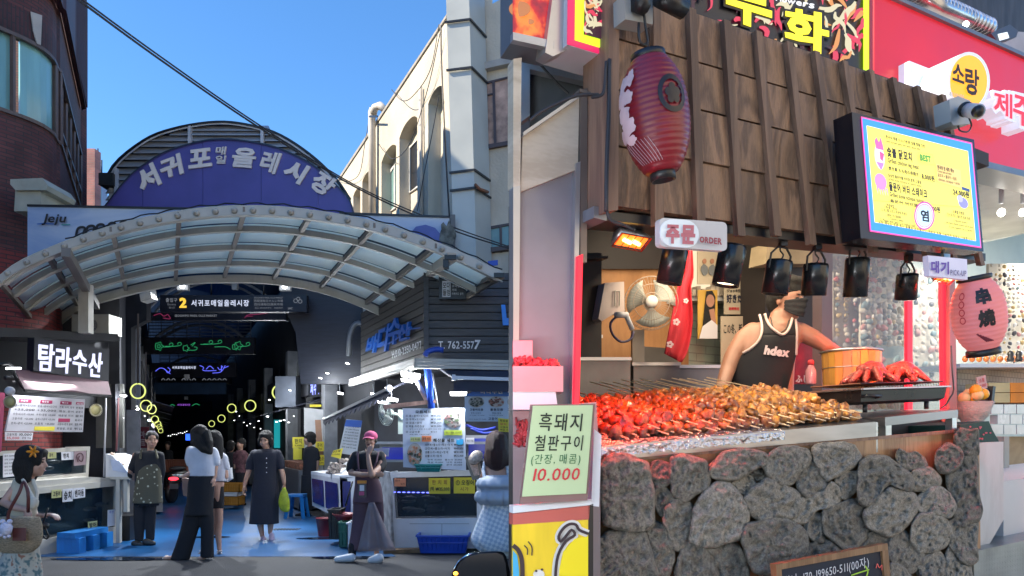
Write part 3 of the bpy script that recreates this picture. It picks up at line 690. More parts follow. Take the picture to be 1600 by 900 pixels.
# shop fronts inside: piers, fascias and lit counters, repeated and shrinking with distance
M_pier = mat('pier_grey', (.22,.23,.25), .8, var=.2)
for k in range(6):
    t_ = 2.2+k*4.2
    for sd, W0 in ((-1, V(-6.13,11,0)), (1, V(-2.52,12.1,0))):
        c = W0+V(*m_,0)*t_; s_ = thing('shopfront', c, ('dim shopfront on the %s of the street, number %s from the entrance' % ('left' if sd < 0 else 'right', ['first','second','third','fourth','fifth','sixth'][k])).replace('number ', '').replace('on the', 'on the'), 'shopfront', 'shopfronts along the covered street')
        A = math.atan2(m_[1], m_[0]); nx = V(.896,.444,0)*(-sd)
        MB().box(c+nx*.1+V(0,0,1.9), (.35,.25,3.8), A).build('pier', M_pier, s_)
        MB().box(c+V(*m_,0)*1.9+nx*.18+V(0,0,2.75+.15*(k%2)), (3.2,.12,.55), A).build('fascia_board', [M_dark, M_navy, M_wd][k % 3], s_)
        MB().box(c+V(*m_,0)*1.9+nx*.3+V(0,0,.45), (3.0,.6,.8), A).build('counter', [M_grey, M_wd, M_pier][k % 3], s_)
        b = MB(); q0 = c+V(*m_,0)*.5+V(0,0,2.4); q1 = c+V(*m_,0)*3.4+V(0,0,2.4); b.prism([q0, q1, q1+nx*.8+V(0,0,-.25), q0+nx*.8+V(0,0,-.25)], V(0,0,-.02)); b.build('awning', [M_navy, M_dark][k % 2], s_)
        b = MB(); rn = random.Random(k*7+sd)
        b.box(c+V(*m_,0)*1.9+nx*.35+V(0,0,.93), (2.6,.4,.14), A); b.build('goods', mat('goods_%d' % (k % 3), [(.25,.10,.06),(.12,.16,.10),(.22,.18,.12)][k % 3], .7, var=.8, vs=14), s_)
# beams, arches and the dark wall over the street mouth
MB().pan(FY(12.75), [(150,345),(229,345),(229,500),(205,512),(205,640),(150,640)], 0, .15).build('mouth_wall', M_dark, label='black wall beside the street mouth behind the left stall', cat='wall')
MB().pan(FY(12.9), [(432,350),(585,350),(585,600),(470,600),(462,520),(440,470)], 0, .12).build('mouth_wall', mat('dark_corrugated', (.014,.016,.026), .5, var=.3, vs=4, stretch=(1,1,8)), label='tall dark wall behind the black planked shop front', cat='wall')
M_rib = mat('rib_grey', (.16,.18,.22), .5)
for k, (px, py, w_, Y, hh) in enumerate(((335,432,230,14.5,70),(334,441,200,16,62),(312,500,152,22,38),(310,508,140,24,36),(309,556,110,30,26))):
    b = MB(); b.tube([P(px-w_/2+w_*i/16, py+hh*(1-math.sin(math.pi*i/16)**.7), Y) for i in range(17)], .03 if k < 2 else .05, 6); 
    add(b, 'arch_rib', M_rib, parent=ar)
for k, (y0, Y, n) in enumerate(((504,23,6),(556,31,5))):
    b = MB(); Wd = 160 if k == 0 else 118; cx = 312 if k == 0 else 309
    for i in range(n): 
        yy = y0+i*5; b.bar(P(cx-Wd/2, yy, Y), P(cx+Wd/2, yy, Y), .02, .03)
    for i in range(9): b.bar(P(cx-Wd/2+Wd*i/8, y0-3, Y), P(cx-Wd/2+Wd*i/8, y0+n*5, Y), .02, .03)
    add(b, 'roof_lattice', M_rib, parent=ar, kind='stuff')

# ---- hanging signs over the street
M_sb = mat('sign_black', (.010,.011,.018), .4, var=.1)
ws = emis('sign_white_glow', (.72,.78,1.0), .55); yg = emis('sign_yellow_glow', (1.0,.62,.06), .55); dm = emis('dim_white_glow', (.6,.65,.75), .14)
FH = FY(12.6)
sg2 = thing('entrance_sign', (-5,12.6,3.8), 'black hanging gate sign with a yellow 2 and white Korean market name', 'sign')
MB().rect(FH, 250,461,479,487, 0, .15).build('sign_box', M_sb, sg2)
b = MB(); b.use(ws); b.text(FH, '서귀포매일올레시장', (299,468.5,389,478.5), -.01, .015); b.use(yg); b.text(FH, '2', (280,465,291.5,481), -.01, .06)
b.use(dm); b.text(FH, '출입구', (259,465.5,277,472), -.01, .02); b.text(FH, 'Entrance', (262,474,275,477), -.01); b.text(FH, '出入口', (264,479,273,482), -.01)
b.text(FH, '西歸浦每日オルレ市場', (397,468,442,472), -.01); b.text(FH, '西归浦每日偶来市场', (397,473.5,442,477.5), -.01); b.text(FH, 'SEOGWIPO MAEIL OLLE MARKET', (397,464,442,466.5), -.01); b.text(FH, 'JEJU, SEOGWIPO    MARKET', (398,480,442,483), -.01)
for cx, cy, r in ((462,470,3),(466,467,2.6),(469,471,2.8)): stroke(b, FH, [(cx+r*math.cos(a*.7), cy+r*math.sin(a*.7)) for a in range(10)], .9, -.01, 16)
b.text(FH, 'UAC', (450,480,457,483.5), -.01, .03); b.build('lettering', None, sg2, kind='stuff')
for x in (330, 412): 
    MB().tube([FH.p(x,461,.07), FH.p(x,440,.07)], .015, 6).build('hanger_rod', M_black, sg2)
MB().rect(FY(12.9), 362,433,370,452, -.1, .08).build('speaker_box', mat('dim_cream', (.25,.25,.24), .6), None, 'pale rectangular speaker box hanging above the gate sign', 'speaker')
def board(q, Y, label, items, m=M_sb):
    fr = FY(Y); o = thing('neon_board', fr.p((q[0]+q[2])/2, q[3]), label, 'neon sign', 'neon boards hanging across the street')
    MB().rect(fr, *q, 0, .12).build('sign_box', m, o)
    for mtl, sts in items:
        b = MB()
        for s in sts:
            if isinstance(s[0], str): b.use(mtl).text(fr, s[0], s[1], -.02, .02)
            else: b.use(mtl); stroke(b, fr, s, .9, -.02, 12)
        b.build('neon_tube', None, o, kind='stuff')
g_ = emis('neon_green', (.05,.75,.28), .2); bl_ = emis('neon_blue', (.12,.14,1.0), .7); pu = emis('neon_magenta', (.6,.05,.2), .22)
def fl(cx, cy, r): return [(cx+r*(.75+.25*math.cos(5*a*.42))*math.cos(a*.42), cy+r*(.75+.25*math.cos(5*a*.42))*math.sin(a*.42)) for a in range(16)]
def curl(x0, x1, y, s=1): return [(x0,y),(x0+(x1-x0)*.6,y),(x1,y-2*s),(x1-1,y-6*s),(x1-5,y-5*s),(x1-5,y-2.5*s)]
board((224,488,447,500), 13.4, 'dark board with faint magenta swirls right under the gate sign', [(pu, [[(240,493),(250,490),(256,494),(262,491)],[(262,491),(266,498),(255,497)],[(382,497),(388,492),(402,491),(420,489)],[(384,494),(395,494)]]), (dm, [('SEOGWIPO MAEIL OLLE MARKET',(273,491.5,339,495))])])
board((224,527,397,553), 17, 'black board with green neon flowers and curls', [(g_, [fl(248,541,8), fl(248,541,3.4), curl(254,270,542), curl(258,283,541), fl(290,544,6), [(292,547),(305,547),(308,543),(303,542)], curl(313,332,538), curl(318,346,537.5), [(335,542),(352,542),(360,546)], fl(367,542,6), fl(372,540,8), curl(374,390,541), [(298,539),(305,535),(300,541)]])])
board((235,567,368,589), 20, 'black board with blue neon fish and market name', [(bl_, [[(243,580),(250,575),(258,577),(262,583),(266,578),(262,574)],[(256,576),(266,584)],[(312,571),(318,574),(318,579),(338,579)],[(322,577),(328,572),(334,577)],[(340,574),(344,578),(348,572)],[(332,583),(345,581),(352,571)],[(346,571),(346,580)],[(350,575),(357,572)]]), (ws, [('서귀포매일올레시장',(269,572,306,576.5))])])
board((246,590,360,600), 24, 'unlit board with a faint row of arcs under the blue neon board', [(dm, [[(252+i*8,594),(255+i*8,591.5),(258+i*8,594)] for i in range(13) if i not in (3,7)])])
board((262,628,330,642), 32, 'farthest board with tiny green and violet neon waves', [(g_, [[(266,634),(269,632),(273,634)],[(300,634),(306,631),(312,633)]]), (emis('neon_violet', (.35,.1,.7), .5), [('서귀포올레시장',(277,631,297,634))])])
add(MB().rect(FY(22), 240,598,352,616, 0, .1), 'hanging_banner', mat('dim_blue_cloth', (.02,.05,.11), .8, var=.3, vs=3), 'dim blue banner under the boards over the street', 'banner')
for (x, y, Y, s) in ((291.5,588.5,19.6,3.6),(290.5,622,23,2.5)): add(MB().rect(FY(Y), x-s,y-s,x+s,y+s, 0, .05), 'camera_box', mat('dull_white', (.45,.45,.47), .5), 'small white square box hanging under the %s board' % ('blue neon' if s > 3 else 'dim lower'), 'box')
# floodlights under the canopy
for i, (x, y) in enumerate(((285,446.5),(445,447))):
    fr = FY(11.6); o = thing('floodlight', fr.p(x,y), 'square white floodlight, the %s of the pair under the canopy' % ('left' if i == 0 else 'right'), 'floodlight', 'canopy floodlights')
    MB().rect(fr, x-9,y-7,x+9,y+7, 0, .06).build('housing', mat('dim_cream', (.25,.25,.24), .6), o)
    MB().rect(fr, x-8,y-6,x+8,y+6, -.008, .006).build('lens', emis('flood_lens', (.8,.85,.9), .35), o)
    MB().lathe(fr.p(x,y,-.012), [(.045,0),(.045,.004)], 14, V(0,-1,0)).build('led_chip', M_led, o)
    lamp(o, fr.p(x,y,-.1), 'SPOT', 420, (.9,.95,1), .06, fr.p(x,y,-.1)+V(0,-1.5,-3), 110, .8)
add(MB().prism([P(216,450,11.2), P(233,448,11.2), P(237,466,11.2), P(220,471,11.2)], V(0,.2,0)), 'wall_speaker', M_cream, 'cream loudspeaker under the left end of the canopy arch', 'speaker')

# ---- LED rings along both sides
M_ring = emis('ring_yellow_green', (.62,.70,.18), .75)
def ring(fr, x, y, r, i, side_):
    c = fr.p(x, y, -.45); Rr = r*c.y/F; b = MB(); b.tube([c+V(Rr*math.cos(a*math.pi/14), 0, Rr*math.sin(a*math.pi/14)) for a in range(29)], Rr*.10, 6, cap=False)
    o = b.build('ring_light', M_ring, None, '%s glowing yellow-green ring light on the %s of the street' % (['nearest','second','third','fourth','fifth','sixth','farthest'][i], side_), 'ring light', 'ring lights on the '+side_)
    MB().tube([c+V(0,0,Rr), c+V(0,0,Rr+.5)], .008, 4).build('hanger', M_black, o); o.children[0].parent = o; o.children[0].matrix_parent_inverse = Matrix.Translation(-o.location)
for i, (x, y, r) in enumerate(((215.5,611,11.5),(228,634,8.6),(237,639.5,7),(242,655.5,5.6),(246.7,662.7,4.8),(249,667,4),(251,673,3.5))): ring(WL, x, y, r, i, 'left')
for i, (x, y, r) in enumerate(((437,613,11.3),(391,634,8.5),(362,638,6.6),(346,654,5.6),(330.7,662,4.6))): ring(WR, x, y, r, i, 'right')
# ---- small lamps
def plamp(p, w_, lb, grp, tilt=0, e=0, m=M_led):
    o = thing('pendant_lamp', p, lb, 'lamp', grp); b = MB(); w_ *= .62; b.ell(p, (w_, w_*.5, w_*.28), Matrix.Rotation(tilt, 3, 'Y'), 10, 5); b.build('lamp_glass', m, o)
    MB().lathe(p+V(0,0,w_*.25), [(w_*.9,0),(w_*.3,w_*.5),(w_*.12,w_*.6)], 10).build('lamp_shade', M_black, o)
    if e: lamp(o, p-V(0,0,w_*.6), 'POINT', e, (.9,.95,1), w_*.5)
    return o
G1 = 'strip lamps in a row over the right-hand shops'
for i, (x, y, w_) in enumerate(((543,568,5.5),(511.5,583,5),(500.5,590.6,4.6),(479,598,4.4),(453,609.6,3.4),(433,620,2.6),(421,624.7,3.2))):
    p = WR.p(x, y, -.5); plamp(p, w_*p.y/F, '%s bright lamp of the receding row over the right-hand shops' % ['nearest','second','third','fourth','fifth','sixth','seventh'][i], G1, R(12), 14)
for i, (x, y, w_) in enumerate(((432,659,3),(438,657.5,3.4),(444,656.5,3),(451,660,3),(418,650.7,3.6),(397,668,1.6),(404,658,2.2),(459,650,2),(391,662,1.4),(386,665,1.4),(407,670,1.6),(381,660,1.5),(374,650,1.5),(366,657,1.6),(369,643,2))):
    p = WR.p(x, y, -.9); plamp(p, w_*p.y/F, 'tiny bright bulb deep in the market on the right', 'bulbs deep in the market, right', 0, 10 if i in (1,4,8) else 0)
for i, (x, y, w_) in enumerate(((193,618,9),)):
    p = P(x, y, 10.6); plamp(p, w_*p.y/F, 'oval white lamp at the right end of the left stall roof', 'oval lamps', R(8), 8)
for i, (x, y, w_) in enumerate(((215,639,3),(214,635,2.4),(226,650,1.8),(232.7,656.7,2.4),(193,653,1.6),(238,664,1.3),(240,668,1.2))):
    p = WL.p(x, y, -.6); plamp(p, w_*p.y/F, 'tiny bright bulb deep in the market on the left', 'bulbs deep in the market, left', 0, 10 if i in (0,3,5) else 0)
for i in range(10):
    p = P(263+i*3.2, 681-i*.7+math.sin(i*2)*1, 40); plamp(p, 1.1*40/F, 'pin-point lamp at the far end of the market street', 'lamps at the far end')
add(MB().rect(FY(30), 290,678,296,688, 0, .1), 'blue_light_box', emis('blue_glow', (.03,.12,1), 1.2), 'small glowing blue sign at the far end of the street', 'sign')
# arched pipes on the right wall
for i, (x0, x1, yt, yb, Y) in enumerate(((512,553,518,572,13.2),(545,575,505,556,12.6),(477,502,550,585,15.5),(466,478,559,590,18))):
    add(MB().tube([P(mix(x0,x1,.5-.5*math.cos(a*math.pi/12)), yb-(yb-yt)*math.sin(a*math.pi/12)**.6, Y) for a in range(13)], .05, 8), 'arched_pipe', mat('dull_pipe', (.13,.14,.15), .5), 'grey bent pipe arching over the right-hand shops, %s from the street mouth' % ['second','nearest','third','farthest'][i], 'pipe', 'arched pipes')
# right-hand lit sign, column and boards
o = thing('led_sign', P(493,605,15), 'small blue-white dotted LED sign over the right-hand shops', 'LED sign'); fr = FY(14.8)
MB().rect(fr, 482,592,508,620, 0, .1).build('sign_box', M_sb, o); b = MB(); b.use(emis('led_blue', (.25,.3,1), 1.6)); b.text(fr, '제주수산', [(485,598),(506,593),(506,614),(485,618)], -.01, .03); b.build('lettering', None, o, kind='stuff')
add(MB().rect(FY(16), 430,588,462,636, 0, .8), 'pillar', mat('pillar_blue_grey', (.13,.15,.19), .7), 'pale blue-grey square pillar beyond the right ring light', 'pillar')
add(MB().rect(FY(12.55), 567,470,583,600, 0, .15), 'steel_column', mat('green_grey_steel', (.15,.17,.17), .5), 'slim grey-green steel column at the end of the black planked front', 'column')
o = thing('notice_panel', P(495,720,13.0), 'tall white panel with a brown strip behind the woman in black', 'panel'); fr = FY(14.2)
MB().pan(fr, [(475,637),(512,641),(516,742),(476,742)], 0, .05).build('panel_sheet', mat('dim_white_panel', (.42,.42,.42), .6), o); MB().pan(fr, [(492,656),(501,656),(506,722),(496,722)], -.01, .012).build('brown_strip', mat('cardboard', (.30,.17,.11), .8), o)
add(MB().rect(FY(14.3), 484,632,502,636, 0, .1), 'yellow_bar', M_yel, 'short yellow bar on top of the tall white panel', 'bar')
for i, (q, tx, lb) in enumerate((((457,683,475,700), '한치', 'upper yellow price sign left of the tall white panel'), ((458,700.5,472,718), '', 'plain lower yellow price sign left of the tall white panel'), ((493,690,506,705), '문어', 'upper yellow price sign on the tall white panel'), ((497,711,508,727), '소라', 'lower yellow price sign on the tall white panel'))):
    card(FY(14.1), q, 0, M_yel, M_ink, [(tx,.2,.15,.8,.6),('5,000',.2,.7,.8,.85)] if tx else None, None, lb, 'price sign', 'yellow price signs')
add(MB().rect(FY(22), 428,656,446,700, 0, .3), 'teal_panel', emis('teal_glow', (.01,.30,.34), .5), 'teal lit panel beneath the cluster of bulbs', 'panel')

# ---- left fish stall
LF = Fr(-6.03, 8.96, .333, 1)
st = thing('stall_roof', (-6.4,9.2,0), 'black flat stall roof over the left fish stall', 'stall roof')
MB().pan(LF, [(-60,508),(184,522),(188,533),(-60,524)], 0, 1.6).build('roof_slab', mat('stall_black', (.008,.008,.013), .45, var=.2), st)
MB().pan(LF, [(-60,524),(186,533),(186,600),(168,640),(-60,620)], .9, .05).build('back_wall', M_dark, st)
MB().pan(LF, [(180,600),(187,600),(187,760),(182,760)], .5, .08).build('post', M_dark, st)
MB().pan(FY(10.4), [(150,600),(192,600),(192,700),(150,700)], .4, .05).build('inner_wall', mat('dim_beige', (.12,.12,.11), .7), st)
sn = thing('shop_sign', LF.p(110,585,-.1), 'black box sign with glowing white Korean letters of the fish stall', 'sign')
MB().pan(LF, [(54,527),(171,545),(170,596),(52,580)], -.12, .12).build('sign_box', M_sb, sn)
for ch, q in (('탐',[(61.5,535),(87,538.5),(83,580.5),(60.5,579)]),('라',[(89,540.5),(113,543.5),(110,584),(88,582)]),('수',[(115,545),(136.5,549),(135.5,586),(114.5,582)]),('산',[(140,549),(162,552),(158,590),(139,588)])):
    MB().text(LF, ch, q, -.14, .025, 0, th=.015).build('sign_letter', emis('sign_letter_glow', (.66,.68,1.0), .8), sn)
aw = thing('awning', LF.p(100,610,-.3), 'dull maroon awning over the left fish stall', 'awning')
b = MB(); q = [LF.p(22,578,-.05), LF.p(168,594,-.05), LF.p(174,619,-.5), LF.p(38,610,-.5)]
b.grid(lambda u, v: q[0].lerp(q[1],u).lerp(q[3].lerp(q[2],u),v)+V(0,0,-.02*math.sin(u*9)*v), 16, 4, th=V(0,0,.02)); b.build('awning_cloth', mat('maroon_cloth', (.13,.07,.08), .85, var=.15, vs=4, bump=.2, bs=8), aw)
MB().bar(q[3], q[2], .03, .03).build('awning_bar', M_black, aw)
# menu board of the left stall
mb_ = thing('menu_board', LF.p(70,650,.05), 'wide white price board with crimson headings above the left fish tanks', 'menu board')
M_mb = mat('menu_white', (.42,.42,.46), .5, var=.04); M_cr = mat('crimson_print', (.30,.02,.08), .6, var=0)
q = [(22,617),(133,624),(129.5,675),(9,674)]
MB().pan(LF, q, .1, .03).build('board_sheet', M_mb, mb_)
f = hom(q)
def fq(f, x0, y0, x1, y1): return [f(x0,y0), f(x1,y0), f(x1,y1), f(x0,y1)]
b = MB(); b.use(M_cr)
for (x0, y0, x1, y1) in ((.08,.10,.24,.20),(.36,.10,.52,.20),(.64,.10,.80,.20),(.87,.10,.98,.18),(.64,.62,.80,.72)): b.pan(LF, fq(f,x0,y0,x1,y1), .092, .005)
b.use(M_yel); b.pan(LF, fq(f,.34,.86,.60,.97), .092, .005); b.build('heading_block', None, mb_, kind='stuff')
b = MB(); b.use(M_ink)
for x0, L_ in ((.04,['돔+광어+도다리','+25,000','우럭+도다리 +25,000','고등어회  +25,000','한치+광어 +25,000']),(.33,['참돔+광어+도다리','+35,000','우럭+참돔 +35,000','갈치+고등어 +35,000','모듬회  +35,000']),(.63,['전복, 소라, 멍게','해삼, 문어','매운탕 지리','','고등어+한치 물회','회덮밥, 초밥']),(.87,['전복죽','성게국','물회','회국수','한치','튀김'])):
    for i, s_ in enumerate(L_):
        if s_: b.text(LF, s_, fq(f, x0, .25+i*.125, x0+(.26 if x0 < .6 else (.21 if x0 < .8 else .11)), .25+i*.125+.07), .092, .02)
b.use(M_white); 
for x0, s_ in ((.10,'모듬회'),(.38,'특모듬'),(.66,'해산물'),(.88,'식사')): b.text(LF, s_, fq(f,x0,.125,x0+.09,.18), .09, .03)
b.build('lettering', None, mb_, kind='stuff')
card(LF, [(8,675),(52,676),(50,688),(8,688)], .07, M_paper, M_ink, [('고등어회',.05,.1,.4,.45),('10,000',.5,.1,.95,.45,M_ink),('35,000',.05,.55,.5,.9,M_red),('포장 가능',.6,.55,.95,.85)], None, 'white handwritten paper hanging under the crimson-headed price board', 'paper sign')
add(MB().pan(LF, [(-8,612),(8,614),(2,706),(-12,706)], -.1, .05), 'side_banner', mat('pink_banner', (.45,.06,.14), .6), 'pink-edged vertical banner at the far left edge', 'banner')
for (x, y) in ((15.5,628),(150,641)):
    c = LF.p(x, y, -.3); r = 10*c.y/F; o = thing('shell_ornament', c, 'pale round scallop-edged ornament hanging %s' % ('under the maroon awning at far left' if x < 50 else 'right of the crimson-headed price board'), 'ornament', 'round ornaments')
    b = MB(); b.smooth = True; n = 22
    for i in range(n):
        a = 2*math.pi*i/n; e_ = c+V(math.cos(a)*r*.88, 0, math.sin(a)*r*.88); b.ell(e_, (r*.15,.012,r*.15), None, 8, 4)
    b.build('scalloped_rim', mat('shell_cream', (.42,.38,.26), .5), o)
    MB().lathe(c, [(r*.85,0),(r*.6,.02),(r*.1,.03)], 20, V(0,-1,0)).build('disc', mat('shell_yellow', (.40,.36,.16), .5), o)
b = MB(); c = LF.p(15.5,611,-.3); b.ell(c, 7*c.y/F); add(b, 'globe_lamp', mat('white_globe', (.6,.6,.62), .3), 'white glass globe above the left round ornament', 'lamp')
# loose clutter over the left stall edge
o = thing('fan_bracket', LF.p(20,595,-.2), 'dark tangled lamp bracket with hooked arm at far left under the roof', 'bracket'); b = MB()
b.tube(spl([LF.p(x,y,-.25) for x,y in ((0,570),(12,568),(20,574),(24,588),(34,603),(40,609))], 14), .018, 6); b.tube([LF.p(8,590,-.2), LF.p(26,592,-.2), LF.p(38,606,-.25)], .03, 6); b.prism([LF.p(10,585,-.2), LF.p(30,587,-.2), LF.p(38,609,-.2), LF.p(14,602,-.2)], V(0,.05,0)); b.build('arm', M_black, o)
MB().rect(LF, 12,574,33,577, -.28, .03).build('tube_lamp', M_led, o)
lamp(o, LF.p(60,598,-.2), 'AREA', 11, (.92,.95,1), .6, LF.p(60,700,-.2)); 
tank(LF, [(-14,706),(141,697.6),(138,747),(-14,764)], (.04,.12,.965,.82), .25, .5, 'upper fish tank in a cream frame on the left stall', fish=5, seed=3)
tank(LF, [(-14,768),(187,750),(185,847),(-14,888)], (.05,.09,.965,.74), 0, .55, 'lower and larger fish tank in a cream frame on the left stall', fish=9, seed=4)
add(MB().pan(LF, [(-14,757),(140,745),(186,748),(186,752),(-14,770)], .02, .6), 'tank_shelf', M_cream, 'cream ledge between the upper and lower tanks of the left stall', 'shelf')
for q, s_, m, lb in (([(81,766),(96,764.6),(96,777),(81,778.5)],'고등어',mat('pale_yellow_card',(.5,.5,.22),.7),'pale yellow card with Korean print on the lower left tank'),([(98,764.5),(114,763),(113.5,783),(98,784.5)],'숭치',M_paper,'tall white handwritten card on the lower left tank'),([(114.5,763),(133,761.5),(133,777),(115,779.5)],'벤자돔',M_paper,'wide white handwritten card on the lower left tank'),([(137.6,815.5),(152,813.5),(152,825),(138,827)],'방어',mat('pale_yellow_card',(.5,.5,.22),.7),'pale yellow card low on the lower left tank')):
    card(LF, q, -.02, m, M_ink, [(s_,.12,.15,.88,.85)], None, lb, 'card', 'cards on the left tanks', wt=.04)
for q, s_, m, lb in (([(75,706.5),(88,706),(88,716),(75,716.5)],'광어',mat('pale_yellow_card',(.5,.5,.22),.7),'pale yellow card on the upper left tank'),([(96,706.5),(115,705.5),(115,718),(96.5,719)],'한치',M_paper,'white card on the upper left tank')):
    card(LF, q, .22, m, M_ink, [(s_,.15,.15,.6,.8)], None, lb, 'card', 'cards on the left tanks', wt=.04)
card(LF, [(5,709),(24,708),(23,744),(5,746)], .22, M_paper, M_ink, [('%s' % s_,.1,.06+i*.15,.9,.14+i*.15) for i, s_ in enumerate(('광어 25,000','우럭 25,000','참돔 35,000','돌돔 50,000','한치 20,000','전복 30,000'))], None, 'white price list sheet at the left end of the upper tank', 'price list')
o = card(LF, [(116,705.5),(134.5,704.5),(134,726),(115.5,728)], .22, mat('pink_grey_print', (.30,.22,.24), .6), None, None, None, 'pinkish octopus photo card at the right end of the upper tank', 'photo card')
b = MB(); stroke(b, LF, [(122,722),(120,712),(126,708),(130,713),(128,721),(123,718),(124,712)], 1.8, .212); b.build('printed_shape', mat('dark_print', (.08,.03,.04), .6), o); 
card(LF, [(168.5,797),(180,796),(179.5,821),(168,823)], -.02, M_paper, M_bl, [('수산',.2,.05,.8,.22)], None, 'blue and white notice at the lower right corner of the lower left tank', 'card')
# pallet
pl = thing('pallet', P(128,866,9.25), 'light blue plastic pallet on the floor before the lower left tank', 'pallet'); pl.location.z = 0
pf = Fr(P(88,866,9.1).x, 9.1, .35, .10)
A0, A1, A2 = P(89,863,9.12), P(117,865,9.05), P(169,853,9.75); A0.z = A1.z = A2.z = 0
A3 = A0+(A2-A1); hh = .27
MB().prism([p+V(0,0,hh-.07) for p in (A0,A1,A2,A3)], V(0,0,.07)).build('deck', M_lbl, pl)
for i in range(3):
    for j in range(3):
        c = A0.lerp(A1, .1+.4*i); c = c+(A2-A1)*(.08+.42*j); MB().prism([c+V(-.04,-.04,0), c+V(.06,-.03,0), c+V(.07,.1,0), c+V(-.03,.09,0)], V(0,0,hh-.07)).build('foot', M_lbl, pl)
# shellfish display right of the tanks
ds = thing('display_counter', P(190,848,10.1), 'white slanted display counter with shellfish at the right end of the left stall', 'display counter'); ds.location.z = 0
FD2 = FY(10.0)
MB().pan(FD2, [(165,709),(176,712),(203,742),(203,745),(165,745)], 0, .5).build('sloped_side', M_white, ds)
b = MB()
for x0, x1, y1 in ((181,187,848),(193,199,800)): b.rect(FD2, x0,746,x1,y1, .02 if x0 > 185 else 0, .06)
b.rect(FD2, 165,745,204,749, -.01, .5); b.build('frame', M_cream, ds, kind='stuff')
b = MB(); rn = random.Random(5)
for i in range(26):
    u = rn.random(); c = FD2.p(176+u*25, 712+u*27, .05+rn.random()*.35); b.ell(c+V(0,0,.02), (.04,.03,.02), Matrix.Rotation(rn.random()*3,3,'Y'), 7, 4, .4, i)
b.build('shellfish', mat('shell_tan', (.38,.27,.20), .4, var=.5, vs=20), ds, kind='stuff')
MB().pan(FD2, [(172,718),(186,720),(201,740),(176,735)], -.02, .01).build('price_sheet', mat('pale_blue_sheet', (.40,.46,.60), .6), ds)
add(MB().box(P(194,835,10.3)+V(0,.1,0), (.22,.3,.55)), 'black_bin', M_black, 'black bin standing beside the display counter of the left stall', 'bin')
for (x, y0, y1, c_) in ((165.5,622,745,(.4,.4,.42)),(185,622,705,(.35,.12,.12))):
    add(MB().tube([P(x,y0,9.9), P(x-3,y1,9.9)], .012, 6), 'tent_pole', mat('pole_%d' % x, c_, .4), 'thin %s pole at the right end of the left stall' % ('pale' if x < 170 else 'reddish'), 'pole')
# air conditioner above stall
ac = thing('air_conditioner', P(140,518,10.6), 'cream outdoor air-conditioner unit above the black stall roof', 'air conditioner'); fr = FY(10.5)
MB().rect(fr, 112,491,170,521, 0, .35).build('casing', mat('ac_beige', (.30,.29,.26), .5), ac)
b = MB(); c = fr.p(141,508,-.005); b.lathe(c, [(.105,0),(.105,.01),(.02,.015)], 20, V(0,-1,0)); b.build('fan_grille', M_dark, ac)
for i in range(5): MB().tube([c+V(math.cos(a*.2618*1)*(.03+i*.018),-.02,math.sin(a*.2618)*(.03+i*.018)) for a in range(25)], .003, 4, cap=False).build('grille_ring', M_grey, ac)

# ---- right black planked shop front
FR1 = FY(9.0); FRs = Fr(-1.105, 9.0, -.505, 1.0)
M_plk = mat('dark_plank', (.045,.048,.056), .6, var=.3, vs=4, bump=.35, bs=12, stretch=(1,1,6)); M_plk2 = mat('dark_plank_side', (.040,.036,.034), .65, var=.3, vs=4, bump=.35, bs=12, stretch=(1,1,6))
bf = thing('plank_shop_front', (-1.1,9,2.5), 'black planked upper shop front with white telephone numbers, right of the canopy', 'shop front')
ztop, zbot = FR1.p(665,425).z, FR1.p(665,562).z; n = 11
for i in range(n):
    z0, z1 = mix(zbot, ztop, i/n), mix(zbot, ztop, (i+1)/n)-.012
    MB().prism([V(-1.105,9,z0), V(1.6,9,z0), V(1.6,9,z1), V(-1.105,9,z1)], V(0,.03,0)).build('plank', M_plk, bf)
    b = MB(); e = V(-1.105,9,0)+V(-.505,1,0)*2.85; b.prism([V(-1.105,9,z0), V(e.x,e.y,z0), V(e.x,e.y,z1), V(-1.105,9,z1)], V(.04,.02,0)); b.build('plank', M_plk2, bf)
b = MB(); e = V(-1.105,9,0)+V(-.505,1,0)*2.8; b.prism([V(-1.05,9.05,zbot-.02), V(1.6,9.05,zbot-.02), V(1.6,12,zbot-.02), V(e.x+.1,e.y,zbot-.02)], V(0,0,ztop-zbot+.02)); b.build('core', M_dark, bf)
MB().rect(FR1, 662,425,670,562, -.015, .05).build('corner_post', M_plk, bf)
M_wl = mat('white_lettering', (.62,.62,.64), .6, var=0)
b = MB(); b.use(M_wl); b.text(FR1, 'T. 762-557', (685,533,741,545), -.01, .02); b.text(FR1, '7', (741,531,751,546), -.01, .07, .15); b.text(FRs, 'H.010-2350-0477', [(612,549),(658,532),(659,544),(613,560)], -.02, .02); b.build('phone_number', None, bf, kind='stuff')
M_neb = mat('blue_letter', (.015,.10,.42), .4)
for ch, q in (('바',[(572,528),(590,520),(590,548),(570,556)]),('다',[(588,514),(610,504),(610,546),(588,552)]),('수',[(604,502),(624,494),(626,534),(606,540)]),('산',[(620,508),(640,502),(640,528),(622,534)])):
    MB().text(FRs, ch, q, -.06, .04, .25, th=.04).build('blue_letter', M_neb, bf)
b = MB(); stroke(b, FRs, [(600,540),(616,532),(638,516),(657,512)], 2.2, -.05); b.build('blue_swash', M_neb, bf)
o = thing('box_sign', FR1.p(707,466,-.1), 'small black box sign with a white seal and Korean text on the planked front', 'sign')
MB().rect(FR1, 686,427,728,467, -.10, .1).build('sign_box', M_sb, o); MB().rect(FR1, 691,439,704,464, -.105, .004).build('white_seal', M_paper, o)
b = MB(); b.use(M_ink); b.text(FR1, '모다', (692,441,703,451), -.108, .03); b.text(FR1, '들엄', (692,452,703,462), -.108, .03); b.use(M_wl)
